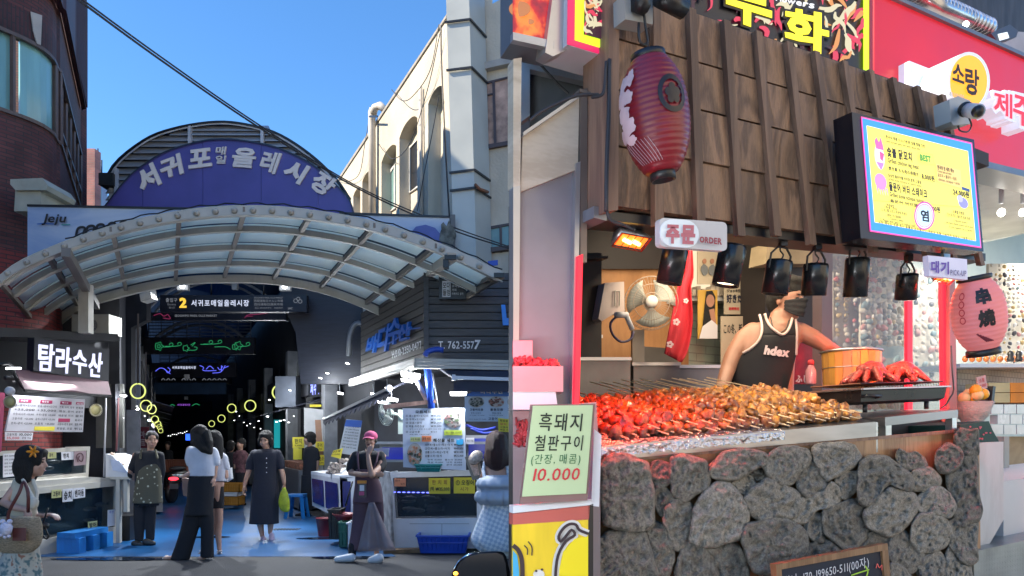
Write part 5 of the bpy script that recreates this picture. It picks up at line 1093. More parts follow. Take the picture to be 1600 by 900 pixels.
# ================================================================ people
def cap(mb, a, ra, c, rc, n=12):
    a, c = Vector(a), Vector(c); d = c-a; L_ = d.length
    if L_ < 1e-6: return
    d /= L_; prof = [(ra*math.sin(t), -ra*math.cos(t)) for t in (.15,.6,1.1)]+[(ra,0),((ra+rc)/2,L_/2),(rc,L_)]+[(rc*math.cos(t), L_+rc*math.sin(t)) for t in (.5,1.0,1.4)]
    mb.lathe(a, prof, n, d)
def remesh(o, vox=.009, sm=3, fac=.5):
    m = o.modifiers.new('skin', 'REMESH'); m.mode = 'VOXEL'; m.voxel_size = vox; m.use_smooth_shade = True
    if sm: q = o.modifiers.new('smooth', 'SMOOTH'); q.factor = fac; q.iterations = sm
    return o
class Man:
    def __init__(s, Y, foot, name, label, hx, hy, hpx, face=(0,-1,0), up=(0,0,1), skin=None, hair_m=None, group=None):
        s.Y = Y; p = P(foot[0], foot[1], Y); s.o = thing(name, p, label, 'person', group); s.px = Y/F
        s.skin = skin or M_skin; s.b = MB(); s.hc = P(hx, hy, Y); s.k = hpx*s.px/.235
        s.f = Vector(face).normalized(); s.r = s.f.cross(Vector(up)).normalized(); s.u = s.r.cross(s.f).normalized(); s.hm = hair_m or M_hair
        s.head()
    def h(s, r, f, u): return s.hc+(s.r*r+s.f*f+s.u*u)*s.k
    def M3(s): return Matrix((s.r, s.f, s.u)).transposed()
    def head(s):
        b, k, M = s.b, s.k, s.M3()
        b.ell(s.h(0,-.005,.03), (.072*k,.092*k,.088*k), M, 20, 14)
        b.ell(s.h(0,.022,-.035), (.058*k,.066*k,.075*k), M, 18, 12)
        b.ell(s.h(0,.05,-.088), (.028*k,.028*k,.022*k), M, 10, 8)
        for q in (-1,1): b.ell(s.h(.070*q,-.005,-.005), (.010*k,.018*k,.030*k), M, 8, 6); b.ell(s.h(.035*q,.062,-.03), (.024*k,.02*k,.024*k), M, 10, 8)
        b.ell(s.h(0,.092,-.025), (.013*k,.018*k,.014*k), M, 8, 6); cap(b, s.h(0,.078,.015), .009*k, s.h(0,.094,-.022), .012*k, 8)
        b.ell(s.h(0,.075,-.062), (.024*k,.014*k,.012*k), M, 10, 6)
    def face(s, mouth=True, open_=False, eyes=True):
        k, M = s.k, s.M3()
        if eyes:
            for q in (-1,1):
                e = MB(); e.ell(s.h(.030*q,.079,.004), (.015*k,.008*k,.0055*k), M, 10, 6); e.build('eye', M_eye, s.o)
                e = MB(); e.ell(s.h(.030*q,.084,.024), (.019*k,.006*k,.0035*k), M, 10, 6); e.build('eyebrow', s.hm, s.o)
        if mouth:
            e = MB(); e.ell(s.h(0,.088,-.062), (.020*k,.007*k,(.014 if open_ else .005)*k), M, 10, 6); e.build('lips', M_dkred if open_ else M_lip, s.o)
    def neck(s, x, y, r=5, dy=0):
        q = P(x, y, s.Y+dy); cap(s.b, s.h(0,-.02,-.05), .048*s.k, q, r*s.px); cap(s.b, q, r*s.px, q-V(0,0,.03), r*1.5*s.px)
    def limb(s, pts, b=None):
        b = b or s.b
        for a, c in zip(pts, pts[1:]):
            cap(b, P(a[0],a[1],s.Y+(a[3] if len(a) > 3 else 0)), a[2]*s.px, P(c[0],c[1],s.Y+(c[3] if len(c) > 3 else 0)), c[2]*s.px)
    def hand(s, x, y, d, n, dy=0, k=None, curl=.5, side=1):
        k = k or s.k; w_ = P(x, y, s.Y+dy); d = Vector(d).normalized(); n = Vector(n); l = d.cross(n).normalized(); n = l.cross(d).normalized(); b = s.b
        b.ell(w_+d*.045*k, (.048*k,.038*k,.016*k), Matrix((d,l,n)).transposed(), 12, 8)
        for i, (o_, L_) in enumerate(((-.029,.062),(-.010,.074),(.010,.070),(.028,.056))):
            p0 = w_+d*.078*k+l*o_*k; d1 = (d+n*curl*.5+l*o_*4).normalized(); p1 = p0+d1*L_*.5*k; d2 = (d1+n*curl).normalized(); p2 = p1+d2*L_*.5*k
            cap(b, p0, .0095*k, p1, .0085*k, 8); cap(b, p1, .0085*k, p2, .007*k, 8)
        t0 = w_+d*.025*k-l*.028*k*side; t1 = t0+(d*.7-l*.7*side+n*.3).normalized()*.035*k; cap(b, t0, .012*k, t1, .010*k, 8); cap(b, t1, .010*k, t1+(d*.9-l*.2*side+n*.3).normalized()*.03*k, .008*k, 8)
    def rows(s, L_, dr=.62, n=30, folds=0, amp=0.0, seed=0, b=None, sub=4, dy0=0, exact=False):
        b = b or MB(); L2 = spl([((r[0]+r[1])/2, (r[1]-r[0])/2, r[2]) for r in L_], (len(L_)-1)*sub+1); D = spl([(r[3] if len(r) > 3 else 0, r[4] if len(r) > 4 else dr, 0) for r in L_], (len(L_)-1)*sub+1)
        rings = []; m = len(L2)
        for i, (q, d) in enumerate(zip(L2, D)):
            c = P(q.x, q.z, s.Y+d.x+dy0); rx = q.y*s.px; ry = rx*d.y; t = i/(m-1)
            rg = []
            for j in range(n):
                a = 2*math.pi*j/n; w_ = 1+amp*t*math.sin(folds*a+seed+1.3*math.sin(a*2+seed))+(.02*noise.noise(V(math.cos(a)*2,math.sin(a)*2,t*5+seed)) if amp or folds else 0)
                rg.append(c+V(math.cos(a)*rx*w_, math.sin(a)*ry*w_, 0))
            rings.append(rg)
        b.loft(rings); return b
    def done(s, vox=.009): return remesh(s.b.build('body', s.skin, s.o), vox)
    def cloth(s, b, name, m, rm=True, vox=.010, label=None):
        o = b.build(name, m, s.o, label); 
        if rm: remesh(o, vox, 2)
        return o
    def hair(s, parts, vox=.009, name='hair'):
        b = MB(); M = s.M3(); k = s.k
        for p in parts:
            if p[0] == 'e': b.ell(s.h(*p[1]), tuple(x*k for x in p[2]), M, 18, 12)
            elif p[0] == 'px': s.limb(p[1], b)
        o = b.build(name, s.hm, s.o); remesh(o, vox, 2); return o
    def shoe(s, x0, x1, y0, y1, m, dy=0, dr=.5, name='shoe', toe=-1, label=None):
        b = MB(); w_ = (x1-x0); h_ = (y1-y0); zc = (y0+y1)/2; hx_ = x1 if toe < 0 else x0; sg = toe
        pts = [(hx_+sg*w_*.18, y0+h_*.5, h_*.48, dy),(hx_+sg*w_*.45, y0+h_*.58, h_*.42, dy),(hx_+sg*w_*.82, y0+h_*.68, h_*.32, dy)]
        s.limb(pts, b)
        o = b.build(name, m, s.o, label); return remesh(o, .008, 2)
def fabric(name, c, r=.85, bump=.35, bs=9, var=.1): return mat(name, c, r, var=var, vs=6, bump=bump, bs=bs)
M_skin = mat('skin', (.42,.24,.17), .5, var=.08, vs=9); bsn = M_skin.node_tree.nodes['Principled BSDF']; bsn.inputs['Subsurface Weight'].default_value = .12; bsn.inputs['Subsurface Radius'].default_value = (.02,.01,.006)
M_skin2 = mat('skin_light', (.50,.30,.23), .5, var=.08, vs=9)
M_hair = mat('hair_black', (.006,.005,.005), .7, var=.4, vs=20, bump=.8, bs=60, stretch=(5,5,.6)); M_hairb = mat('hair_brown', (.035,.010,.009), .6, var=.4, vs=20, bump=.8, bs=60, stretch=(5,5,.6))
M_eye = mat('eye_dark', (.015,.012,.012), .2, var=0); M_lip = mat('lip', (.35,.12,.11), .4, var=0); M_dkred = mat('open_mouth', (.10,.02,.02), .4, var=0)
M_blk = fabric('black_fabric', (.011,.012,.017)); M_nvy = fabric('navy_dress_fabric', (.014,.016,.028)); M_wsh = fabric('white_cotton', (.60,.62,.70), bs=7, bump=.5)

# 1 girl with straw bag
g = Man(5.3, (35,992), 'person', 'young woman in cream sleeveless top with orange hair flower and straw bag, far left', 51, 722, 47, face=(.95,.25,-.05), skin=M_skin2)
g.neck(46, 752, 6); g.limb([(30,755,7,.0),(20,768,7,-.02),(6,785,6,-.05),(22,793,5.5,-.12),(43,797,4,-.16)]); g.hand(43,797,(.35,-.3,-1),(.2,1,0),dy=-.16,curl=.35)
g.limb([(52,760,6,.1),(50,790,5,.12),(56,806,4.5,.05),(68,806,3.5,0)]); g.hand(66,805,(1,0,.05),(0,0,-1),dy=0,curl=.9); g.limb([(30,860,12),(32,990,8)])
g.rows([(28,52,758),(20,54,790),(20,52,830)], b=g.b); g.face(mouth=True); g.done(.008)
g.hair([('e',(0,-.02,.045),(.086,.105,.092)),('e',(0,-.06,-.04),(.082,.075,.11)),('e',(.06,-.02,-.05),(.028,.05,.12)),('e',(-.06,-.02,-.05),(.028,.05,.12)),('e',(0,-.05,-.13),(.075,.06,.05)),('e',(0,.07,.075),(.06,.03,.035)),('e',(-.055,.055,.03),(.02,.03,.06)),('e',(.055,.055,.03),(.02,.03,.06))])
b = MB()
for i in range(6):
    a = i*math.pi/3; c = P(52.5,705.7,5.3-.10); d = V(math.cos(a),-.25,math.sin(a)); Mx = Matrix((d, d.orthogonal().normalized(), d.cross(d.orthogonal().normalized()))).transposed(); b.ell(c+d*.026, (.024,.008,.011), Mx, 8, 5)
b.build('hair_flower', mat('orange_petal', (.75,.28,.01), .5, var=.3, vs=40), g.o)
M_crt = fabric('cream_top', (.50,.45,.35)); b = g.rows([(34,50,750),(22,56,757),(17,58,775),(16,56,800),(16,54,835)], folds=5, amp=.03); g.cloth(b, 'top', M_crt)
b = MB(); g.limb([(30,753,9),(26,764,8.6,-.01)], b); g.cloth(b, 'sleeve', M_crt)
b = MB(); g.limb([(36,750,3,-.1),(50,775,3,-.16),(57,785,2.5,-.12)], b); g.limb([(52,750,3,-.05),(58,770,3,-.06),(57,784,2.5,-.1)], b); b.ell(P(52,786,5.12), (.045,.03,.045), None, 12, 8, .3); g.cloth(b, 'collar', mat('cream_collar', (.56,.52,.43), .8))
M_flr = mat('floral_skirt', (.5,.5,.46), .85, var=0); t, N, L, bs_ = nodes(M_flr); tc = N('ShaderNodeTexCoord'); vo = N('ShaderNodeTexNoise'); vo.inputs['Scale'].default_value = 26; vo.inputs['Detail'].default_value = 1; L(tc.outputs['Object'], vo.inputs[0]); rp = N('ShaderNodeValToRGB'); e_ = rp.color_ramp.elements; e_[0].position = .36; e_[0].color = (.12,.20,.22,1); e_[1].position = .47; e_[1].color = (.50,.49,.43,1); q = rp.color_ramp.elements.new(.62); q.color = (.50,.49,.43,1); q = rp.color_ramp.elements.new(.68); q.color = (.34,.17,.12,1); L(vo.outputs[0], rp.inputs[0]); L(rp.outputs[0], bs_.inputs['Base Color'])
b = g.rows([(14,54,828),(6,60,860),(-4,66,920),(-8,70,970)], folds=9, amp=.06, n=60); g.cloth(b, 'skirt', M_flr, rm=False)
M_str = mat('straw', (.50,.39,.26), .8, var=.35, vs=60, bump=1.0, bs=130, stretch=(1,1,2.5))
bg_ = thing('straw_bag', P(25,863,5.0), 'woven straw tote with brown leather patch hanging on the girl at far left', 'bag'); gg = Man.__new__(Man); gg.Y = 5.03; gg.px = 5.03/F; gg.o = bg_
b = gg.rows([(-14,62,808,0,.30),(-18,66,825,0,.34),(-14,64,848,0,.34),(-2,54,860,0,.3),(4,46,864,0,.25)], b=MB(), n=36); b.build('bag_body', M_str, bg_)
MB().rect(FY(4.93), 19.5,825,39.5,845, 0, .01).build('leather_patch', mat('brown_leather', (.12,.035,.03), .5), bg_)
MB().tube(spl([P(x,y,5.0+d) for x,y,d in ((13,818,-.05),(14,800,-.1),(30,770,-.12),(37,753,-.08),(44,770,-.16),(44,800,-.12))], 16), .011, 8).build('strap', mat('brown_leather', (.12,.035,.03), .5), bg_)
o = thing('plush_charm', P(10,838,4.88), 'small white plush charm hanging on the straw bag', 'charm'); b = MB(); c = P(10,826,4.88); b.ell(c, (.045,.03,.045), None, 14, 10, .2); 
for x, y, r in ((2,836,3),(8,839,3),(14,838,3),(4,815,4),(15,815,4)): b.ell(P(x,y,4.88), r*4.88/F, None, 8, 6)
b.build('plush_body', mat('white_plush', (.62,.60,.72), .9, bump=.6, bs=80), o)
o = thing('sunglasses', P(71,842,5.25), 'black sunglasses dangling from the hand of the girl at far left', 'sunglasses'); MB().tube(spl([P(x,y,5.22) for x,y in ((75,794),(71,806),(67,822),(66,834),(72,842),(76,838),(72,828),(70,818))], 16), .006, 6).build('temple_arm', M_black, o)
MB().lathe(P(71,822,5.22), [(.028,0),(.026,.005)], 14, V(.8,-.6,0)).build('lens', M_black, o)

# 2 apron woman
g = Man(9.9, (225,851), 'person', 'woman in olive spotted apron over black clothes with arms behind her back', 237, 688, 27, face=(.55,-.83,0))
g.neck(234, 706, 4.5); g.face(); g.limb([(213,712,6),(205,735,5.4,.05),(210,748,4,.15)]); g.rows([(215,248,712),(212,250,750),(214,244,790)], b=g.b); g.limb([(218,790,5),(217,845,3)]); g.limb([(236,790,5),(235,842,3)]); g.done()
g.hair([('e',(0,-.02,.05),(.084,.10,.085)),('e',(0,-.07,.0),(.075,.055,.08)),('e',(0,-.11,.02),(.04,.04,.04)),('e',(.062,.03,.045),(.022,.04,.04)),('e',(-.062,.03,.045),(.022,.04,.04))])
b = g.rows([(226,244,704),(214,251,709),(212,252,725),(211,250,760),(212,248,790)], b=MB()); g.limb([(215,712,7),(207,730,6.4,.04),(205,742,5.6,.10)], b); g.limb([(250,712,6.5),(253,735,5.6,.05),(250,752,5,.12)], b); g.cloth(b, 'shirt', M_blk)
M_apr = mat('olive_apron', (.075,.075,.05), .85, var=0, bump=.3, bs=10); t, N, L, bs_ = nodes(M_apr); tc = N('ShaderNodeTexCoord'); vo = N('ShaderNodeTexVoronoi'); vo.inputs['Scale'].default_value = 17; L(tc.outputs['Object'], vo.inputs['Vector']); rp = N('ShaderNodeValToRGB'); rp.color_ramp.elements[0].position = .2; rp.color_ramp.elements[0].color = (.42,.42,.32,1); rp.color_ramp.elements[1].position = .28; rp.color_ramp.elements[1].color = (.075,.072,.05,1); L(vo.outputs['Distance'], rp.inputs[0]); L(rp.outputs[0], bs_.inputs['Base Color'])
b = g.rows([(219,247,712,-.02,.5),(216,250,730,-.02),(212,252,755,-.02),(208,253,786,-.02)], b=MB(), folds=6, amp=.02); g.limb([(221,703,1.6,-.08),(219,716,2,-.13)], b); g.limb([(243,703,1.6,-.05),(246,716,2,-.12)], b); g.cloth(b, 'apron', M_apr)
b = g.rows([(209,227,780),(209,226,815),(211,224,846)], b=MB()); g.rows([(226,245,780),(227,243,815),(228,241,844)], b=b); g.cloth(b, 'trousers', M_blk)
for a in ((207,227,844,855),(225,243,841,853)): g.shoe(*a, M_black, toe=1 if a[0] > 210 else 1, dy=-.08)

# 3 woman in white shirt
g = Man(8.65, (298,875), 'person', 'woman seen from behind in white shirt and wide black trousers, holding a phone', 313, 680, 29, face=(-.35,.93,0), skin=M_skin2)
g.neck(313, 700, 5); g.limb([(297,703,6),(299,722,5,-.02),(301,738,4.5,-.02),(288,744,3.4,-.06)]); g.hand(288,744,(-1,0,-.1),(0,0,1),dy=-.06,curl=.6)
g.limb([(334,705,5.5),(337,722,4.6),(335,745,3.8)]); g.hand(335,745,(0,0,-1),(-1,0,0)); g.rows([(300,332,704),(300,333,745),(297,334,770)], b=g.b); g.limb([(307,775,7),(284,868,4),(258,873,3,-.02)]); g.limb([(322,775,7),(322,868,4),(312,873,3,-.02)]); g.done()
g.hair([('e',(0,-.02,.05),(.088,.105,.088)),('e',(0,-.05,-.06),(.088,.065,.12)),('px',[(307,676,9,-.03),(311,690,10,-.07),(319,700,8,-.10),(327,706,4.5,-.10)]),('px',[(322,678,8,-.02),(326,692,7,-.09),(329,707,3.5,-.1)]),('px',[(303,678,6,-.03),(303,693,5,-.07)])])
b = g.rows([(308,322,696),(298,333,700),(293,338,706),(295,339,725),(296,338,744)], b=MB(), folds=4, amp=.02); g.limb([(299,705,8),(297,716,8),(298,723,7.4)], b); g.limb([(333,706,7.5),(337,716,7.2),(338,722,6.6)], b); g.cloth(b, 'shirt', M_wsh)
b = g.rows([(297,335,741),(294,335,757),(292,333,785),(288,332,805)], b=MB()); g.rows([(290,318,790),(284,312,820),(275,303,850),(266,296,874)], b=b); g.rows([(304,333,790),(313,334,820),(314,334,850),(313,334,871)], b=b); g.cloth(b, 'trousers', M_blk)
M_snd = mat('pale_sandal', (.55,.48,.46), .6)
for x0, x1, y0, y1 in ((244,280,868,879),(305,332,867,878)):
    b = MB(); b.prism([P(x0,y1,8.7), P(x1,y1-1,8.65), P(x1,y1-1,8.80), P(x0,y1,8.82)], V(0,0,.03)); b.tube(spl([P(mix(x0,x1,.25),y1-4,8.68), P(mix(x0,x1,.45),y0+1,8.72), P(mix(x0,x1,.6),y1-4,8.82)], 8), .014, 6); b.tube(spl([P(mix(x0,x1,.3),y1-4,8.8), P(mix(x0,x1,.45),y0+1,8.74), P(mix(x0,x1,.7),y1-4,8.68)], 8), .014, 6); b.build('sandal', M_snd, g.o)
add(MB().box(P(278,742,8.6), (.10,.07,.012), .2), 'phone', mat('mint_phone', (.25,.35,.35), .3), 'pale phone held flat by the woman in the white shirt', 'phone')
add(MB().pan(FY(8.8), [(284,747),(295,748),(296,772),(292,776),(286,774)], 0, .06), 'hand_bag', mat('tan_leather', (.30,.17,.13), .6), 'tan bag hanging at the side of the woman in the white shirt', 'bag')
# 4 companion
g = Man(9.1, (340,868), 'person', 'long-haired woman in white shirt and short black skirt behind the woman in wide trousers', 337, 688, 27, face=(.3,.95,0), skin=M_skin2)
g.neck(338, 705, 4.5); g.rows([(328,352,716),(330,350,760)], b=g.b); g.limb([(339,758,9),(342,790,6.5),(343,815,5.4),(341,835,5),(343,860,3.2)]); g.limb([(339,758,9),(333,790,6.5),(330,835,5),(322,862,3.2)]); g.limb([(351,722,4.5),(353,745,4)]); g.done()
g.hair([('e',(0,-.02,.05),(.088,.105,.088)),('e',(0,-.05,-.06),(.088,.065,.12)),('px',[(340,685,8,-.03),(342,700,7,-.06),(344,714,4,-.08)]),('px',[(333,690,7,-.03),(334,706,5,-.05)])])
b = g.rows([(330,345,705),(326,353,712),(328,355,735),(327,354,752)], b=MB(), folds=4, amp=.02); g.limb([(350,715,6),(354,730,5.5)], b); g.cloth(b, 'shirt', M_wsh)
b = g.rows([(328,349,750),(327,350,775),(327,350,794)], b=MB()); g.cloth(b, 'skirt', M_blk)
for x0, x1, y0, y1 in ((333,350,859,872),(306,320,858,869)):
    b = MB(); b.prism([P(x0,y1,9.1), P(x1,y1,9.1), P(x1,y1,9.3), P(x0,y1,9.3)], V(0,0,.035)); b.tube([P(x0+5,y1-4,9.08), P((x0+x1)/2+2,y0+3,9.1), P(x1-2,y1-4,9.08)], .014, 6); b.tube([P(x0+6,y0+3,9.06), P(x1-3,y0+2,9.06)], .012, 6); b.build('sandal', M_snd, g.o)
add(MB().pan(FY(9.2), [(352,733),(359,731),(361,748),(354,753)], 0, .08), 'shoulder_bag', M_white, 'small white shoulder bag of the companion in the short skirt', 'bag')
# 5 woman in long black dress
g = Man(10.5, (417,845), 'person', 'woman in long dark button dress walking with a yellow-green bag', 415, 688, 27, face=(-.05,-1,-.15), skin=M_skin)
g.neck(416, 704, 4.2); g.face(); g.limb([(393,712,4.6),(391,730,4.2),(385,748,3.6,-.04),(382,758,2.8,-.06)]); g.hand(382,758,(-.1,-.1,-1),(1,0,0),dy=-.06,curl=.5); g.limb([(437,712,4.6),(439,730,4.2),(443,747,3.6,-.02),(444,755,2.8,-.03)]); g.hand(444,755,(.05,0,-1),(-1,0,0),curl=1.0)
g.rows([(398,432,712),(398,432,780)], b=g.b); g.limb([(408,800,6),(407,822,5),(410,838,3.2)]); g.limb([(424,800,6),(423,820,5),(422,832,3.2)]); g.done()
g.hair([('e',(0,-.02,.052),(.092,.105,.09)),('e',(.075,-.0,-.02),(.032,.055,.07)),('e',(-.075,-.0,-.02),(.032,.055,.07)),('e',(0,-.06,-.03),(.085,.05,.09)),('e',(0,.06,.085),(.06,.03,.02))])
b = g.rows([(408,424,701),(397,434,705),(394,437,712),(397,434,728),(396,433,745),(393,435,768),(391,435,795),(389,435,818)], b=MB(), folds=5, amp=.03); g.limb([(398,709,7),(392,720,6.6),(390,730,6.4)], b); g.limb([(433,709,7),(438,720,6.6),(439,729,6.2)], b); g.cloth(b, 'dress', M_nvy)
for i in range(4): MB().ell(P(416.5,716+i*7.4,10.30-.004*i), .008, None, 8, 5).build('button', M_paper, g.o)
for x0, x1, y0, y1 in ((406,417,838,848),(418,431,833,847)): 
    b = MB(); g.limb([((x0+x1)/2,y0+3,4.2,-.02),((x0+x1)/2,y1-3.4,4.6,-.14)], b); o = b.build('slipper', mat('lilac_slipper', (.42,.34,.46), .7), g.o); remesh(o, .01, 2)
b = MB(); gg.Y = 10.4; gg.px = 10.4/F; b = gg.rows([(442,446,762,0,.6),(437,450,772,0,.5),(435,452,785,0,.5),(438,452,796,0,.5),(444,450,800,0,.4)], b=MB(), folds=5, amp=.12); add(b, 'plastic_bag', mat('lime_bag', (.36,.42,.02), .4, var=.25, vs=14, bump=.5, bs=20), 'yellow-green plastic bag carried by the woman in the long dress', 'bag')
# 6 woman in black by the panel
g = Man(13.7, (474,806), 'person', 'woman with short black hair in black T-shirt and trousers standing at the fish counter', 483, 686, 20, face=(-.9,-.4,0), skin=M_skin)
g.neck(484, 699, 3.4); g.face(); g.limb([(493,706,3.6),(496,722,3.2),(494,738,2.6)]); g.hand(494,737,(-.3,0,-1),(-1,0,0)); g.rows([(476,494,706),(474,494,745)], b=g.b); g.limb([(478,745,6),(474,802,3)]); g.done(.012)
g.hair([('e',(0,-.02,.05),(.092,.11,.092)),('e',(0,-.07,-.03),(.085,.055,.08)),('e',(.07,-.0,-.01),(.025,.05,.055)),('e',(-.07,-.0,-.01),(.025,.05,.055))], .012)
b = g.rows([(480,490,697),(475,496,702),(474,497,712),(473,496,735),(472,495,745)], b=MB()); g.limb([(493,704,5),(496,716,4.6)], b); g.cloth(b, 'shirt', M_blk, vox=.013); b = g.rows([(471,495,742),(470,494,770),(466,489,798)], b=MB()); g.cloth(b, 'trousers', M_blk, vox=.013)
for x0, x1 in ((461,474),(472,485)): g.shoe(x0,x1,800,808,M_black)
# 7 yawning man in pink cap
g = Man(8.55, (558,878), 'person', 'man in pink cap and purple apron yawning into his hand with feet apart', 579, 689, 27, face=(-.1,-.97,.12), skin=M_skin)
g.neck(577, 706, 4.6); g.face(open_=True); g.limb([(552,713,5.5),(549,728,5,-.04),(548,739,4.6,-.08),(566,742,4.2,-.26),(582,741,3.4,-.28)]); g.hand(582,741,(1,0,0),(0,1,0),dy=-.28,curl=.5)
g.limb([(598,713,5.5),(594,730,5,-.1),(581,743,4.6,-.32),(577,726,4,-.3),(575,711,3.2,-.26)]); g.hand(575,711,(.25,.25,1),(.1,1,.1),dy=-.26,curl=.3,side=-1)
g.rows([(558,594,712),(560,590,745)], b=g.b); g.limb([(563,760,6),(556,815,5),(551,864,4)]); g.limb([(587,760,6),(591,815,5),(592,838,5.5),(588,866,3.6)]); g.done(.008)
g.hair([('e',(0,-.03,.02),(.082,.095,.07)),('e',(.068,-.01,.0),(.02,.03,.035)),('e',(-.068,-.01,.0),(.02,.03,.035))])
M_pnk = fabric('pink_cap', (.60,.10,.22)); b = MB(); b.ell(g.h(0,-.005,.065), (.090*g.k,.108*g.k,.075*g.k), g.M3(), 20, 12); b.grid(lambda u, v: g.h((u-.5)*.15, .075+.085*v*(1-(2*u-1)**2*.45), .058-.03*v-.02*(2*u-1)**2), 8, 4, th=g.u*-.006); b.build('cap', M_pnk, g.o)
b = g.rows([(568,586,704),(556,596,708),(551,600,714),(555,596,730),(556,593,748)], b=MB()); g.limb([(556,712,7.5),(549,726,7.4,-.03),(547.5,733,6.8,-.05)], b); g.limb([(595,712,7.5),(598,726,7,-.05),(594,734,6.6,-.12)], b); g.cloth(b, 'shirt', M_blk)
M_pur = fabric('purple_canvas', (.105,.062,.085), bs=8); b = g.rows([(556,592,733,-.02,.75),(555,591,746,-.02,.72),(554,596,760,-.02),(551,599,785,-.02)], b=MB()); g.rows([(552,577,785,-.02),(550,573,815),(546,566,845),(543,560,860)], b=b); g.rows([(574,599,785,-.02),(582,600,810),(584,598,836)], b=b); g.cloth(b, 'apron_trousers', M_pur)
for a in ([(559,706,1.4,-.10),(559,720,1.5,-.17),(561,736,1.6,-.17)],[(591,707,1.4,-.08),(588,722,1.5,-.17),(582,735,1.6,-.18)]): b = MB(); g.limb(a, b); b.build('strap', M_pur, g.o)
b = MB(); b.smooth = True; b.grid(lambda u, v: P(mix(mix(576,558,v),mix(585,617,v),u)+1.5*math.sin(u*14)*v, mix(785,862-2*u,v), 8.42+.05*math.sin(u*12+1)*v), 24, 10, th=V(0,.004,0)); b.build('sheer_apron', mat('sheer_pink', (.30,.24,.26), .5, alpha=.72, bump=.3, bs=7), g.o)
for (x0,x1,y0,y1,tz) in ((520,556,864,879,-1),(576,595,864,881,-1)): g.shoe(x0,x1,y0,y1,mat('white_shoe', (.62,.63,.66), .5),toe=tz,dy=-.1)
b = MB(); g.limb([(551,852,7),(550,868,6)], b); g.cloth(b, 'sock', M_blk)
o = thing('phone_pouch', P(565,777,8.25), 'clear phone pouch with orange top hanging at the waist of the yawning man', 'pouch'); fr = FY(8.22); MB().rect(fr, 559.5,755,571.5,777, 0, .03).build('pouch', mat('pouch_dark', (.05,.04,.05), .3), o); MB().rect(fr, 562,758,569,767, -.004, .003).build('window', M_paper, o); MB().rect(fr,561,768,569,774,-.004,.003).build('label_patch', mat('magenta_patch', (.45,.05,.15), .5), o); MB().rect(fr, 558,751,572,755.5, -.006, .04).build('orange_clip', mat('orange_clip', (.65,.22,.02), .5), o)
add(MB().pan(FY(8.8), [(583,701),(608,700),(607,713),(590,712)], 0, .01), 'paper_sheet', mat('paper_bluewhite', (.55,.58,.72), .7), 'blank bluish sheet sticking out behind the yawning man', 'paper')
# 8 girl in checked dress, seen from behind
M_chk = mat('gingham', (.5,.55,.65), .85, var=0, bump=.5, bs=6); t, N, L, bs_ = nodes(M_chk); tc = N('ShaderNodeTexCoord'); ck = N('ShaderNodeTexChecker'); ck.inputs['Scale'].default_value = 26; ck.inputs[1].default_value = (.70,.75,.82,1); ck.inputs[2].default_value = (.42,.52,.66,1)
mp = N('ShaderNodeMapping'); mp.inputs['Rotation'].default_value = (0,.4,0); mp.inputs['Scale'].default_value = (1,.01,1); L(tc.outputs['Object'], mp.inputs[0]); L(mp.outputs[0], ck.inputs[0]); L(ck.outputs[0], bs_.inputs['Base Color'])
g = Man(8.75, (772,870), 'person', 'girl with brown shoulder-length hair in a light blue gingham dress, seen from behind', 777, 700, 34, face=(-.15,.99,0), hair_m=M_hairb, skin=M_skin2)
g.neck(774, 724, 6); g.limb([(758,738,5.5),(752,750,5,.15),(748,742,4,.3)]); g.limb([(795,738,5.5),(801,755,5),(806,775,4.4)]); g.rows([(758,792,728),(757,795,760)], b=g.b); g.limb([(776,755,8),(774,820,6),(770,850,5),(770,872,4)]); g.limb([(786,850,5),(787,872,4)]); g.done()
g.hair([('e',(0,-.02,.055),(.092,.11,.09)),('px',[(776,690,18,-.02),(776,705,19,-.05),(776,718,18,-.06)]),('px',[(760,712,5,-.06),(762,724,5,-.08)]),('px',[(790,712,7,-.05),(792,723,5,-.07)])])
b = g.rows([(759,795,742,0,.7),(757,797,755),(757,798,780),(752,802,800),(742,806,825),(737,808,845),(748,808,860)], folds=9, amp=.07, n=72, b=MB()); g.cloth(b, 'dress', M_chk, rm=False)
b = g.rows([(757,802,845),(755,804,858),(754,806,868)], folds=8, amp=.05, n=60, b=MB()); g.cloth(b, 'petticoat', fabric('cream_cotton', (.48,.48,.44)), rm=False)
for a in ([(757,722,2.5,-.02),(755,735,3,-.06),(758,748,3,-.12)],[(790,722,4,-.02),(796,732,6,-.03),(797,744,5,-.05)]): b = MB(); g.limb(a, b); g.cloth(b, 'dress_strap', M_chk)
b = g.rows([(758,799,743,-.1,.4),(747,802,750,-.12,.45),(745,803,759,-.13,.5),(753,800,765,-.1,.42),(746,803,769,-.12,.45),(745,803,780,-.13,.48),(754,800,789,-.1,.4)], folds=13, amp=.16, n=80, b=MB()); o = b.build('ruffled_bag', fabric('grey_blue_satin', (.40,.46,.56), .45, .5, 5), None, 'grey-blue ruffled cloth bag on the back of the girl in the gingham dress', 'bag')
b = g.rows([(763,797,864),(762,798,874)], b=MB()); 
for x in (768,788): g.shoe(x-7,x+7,863,874,M_white,dy=-.02)
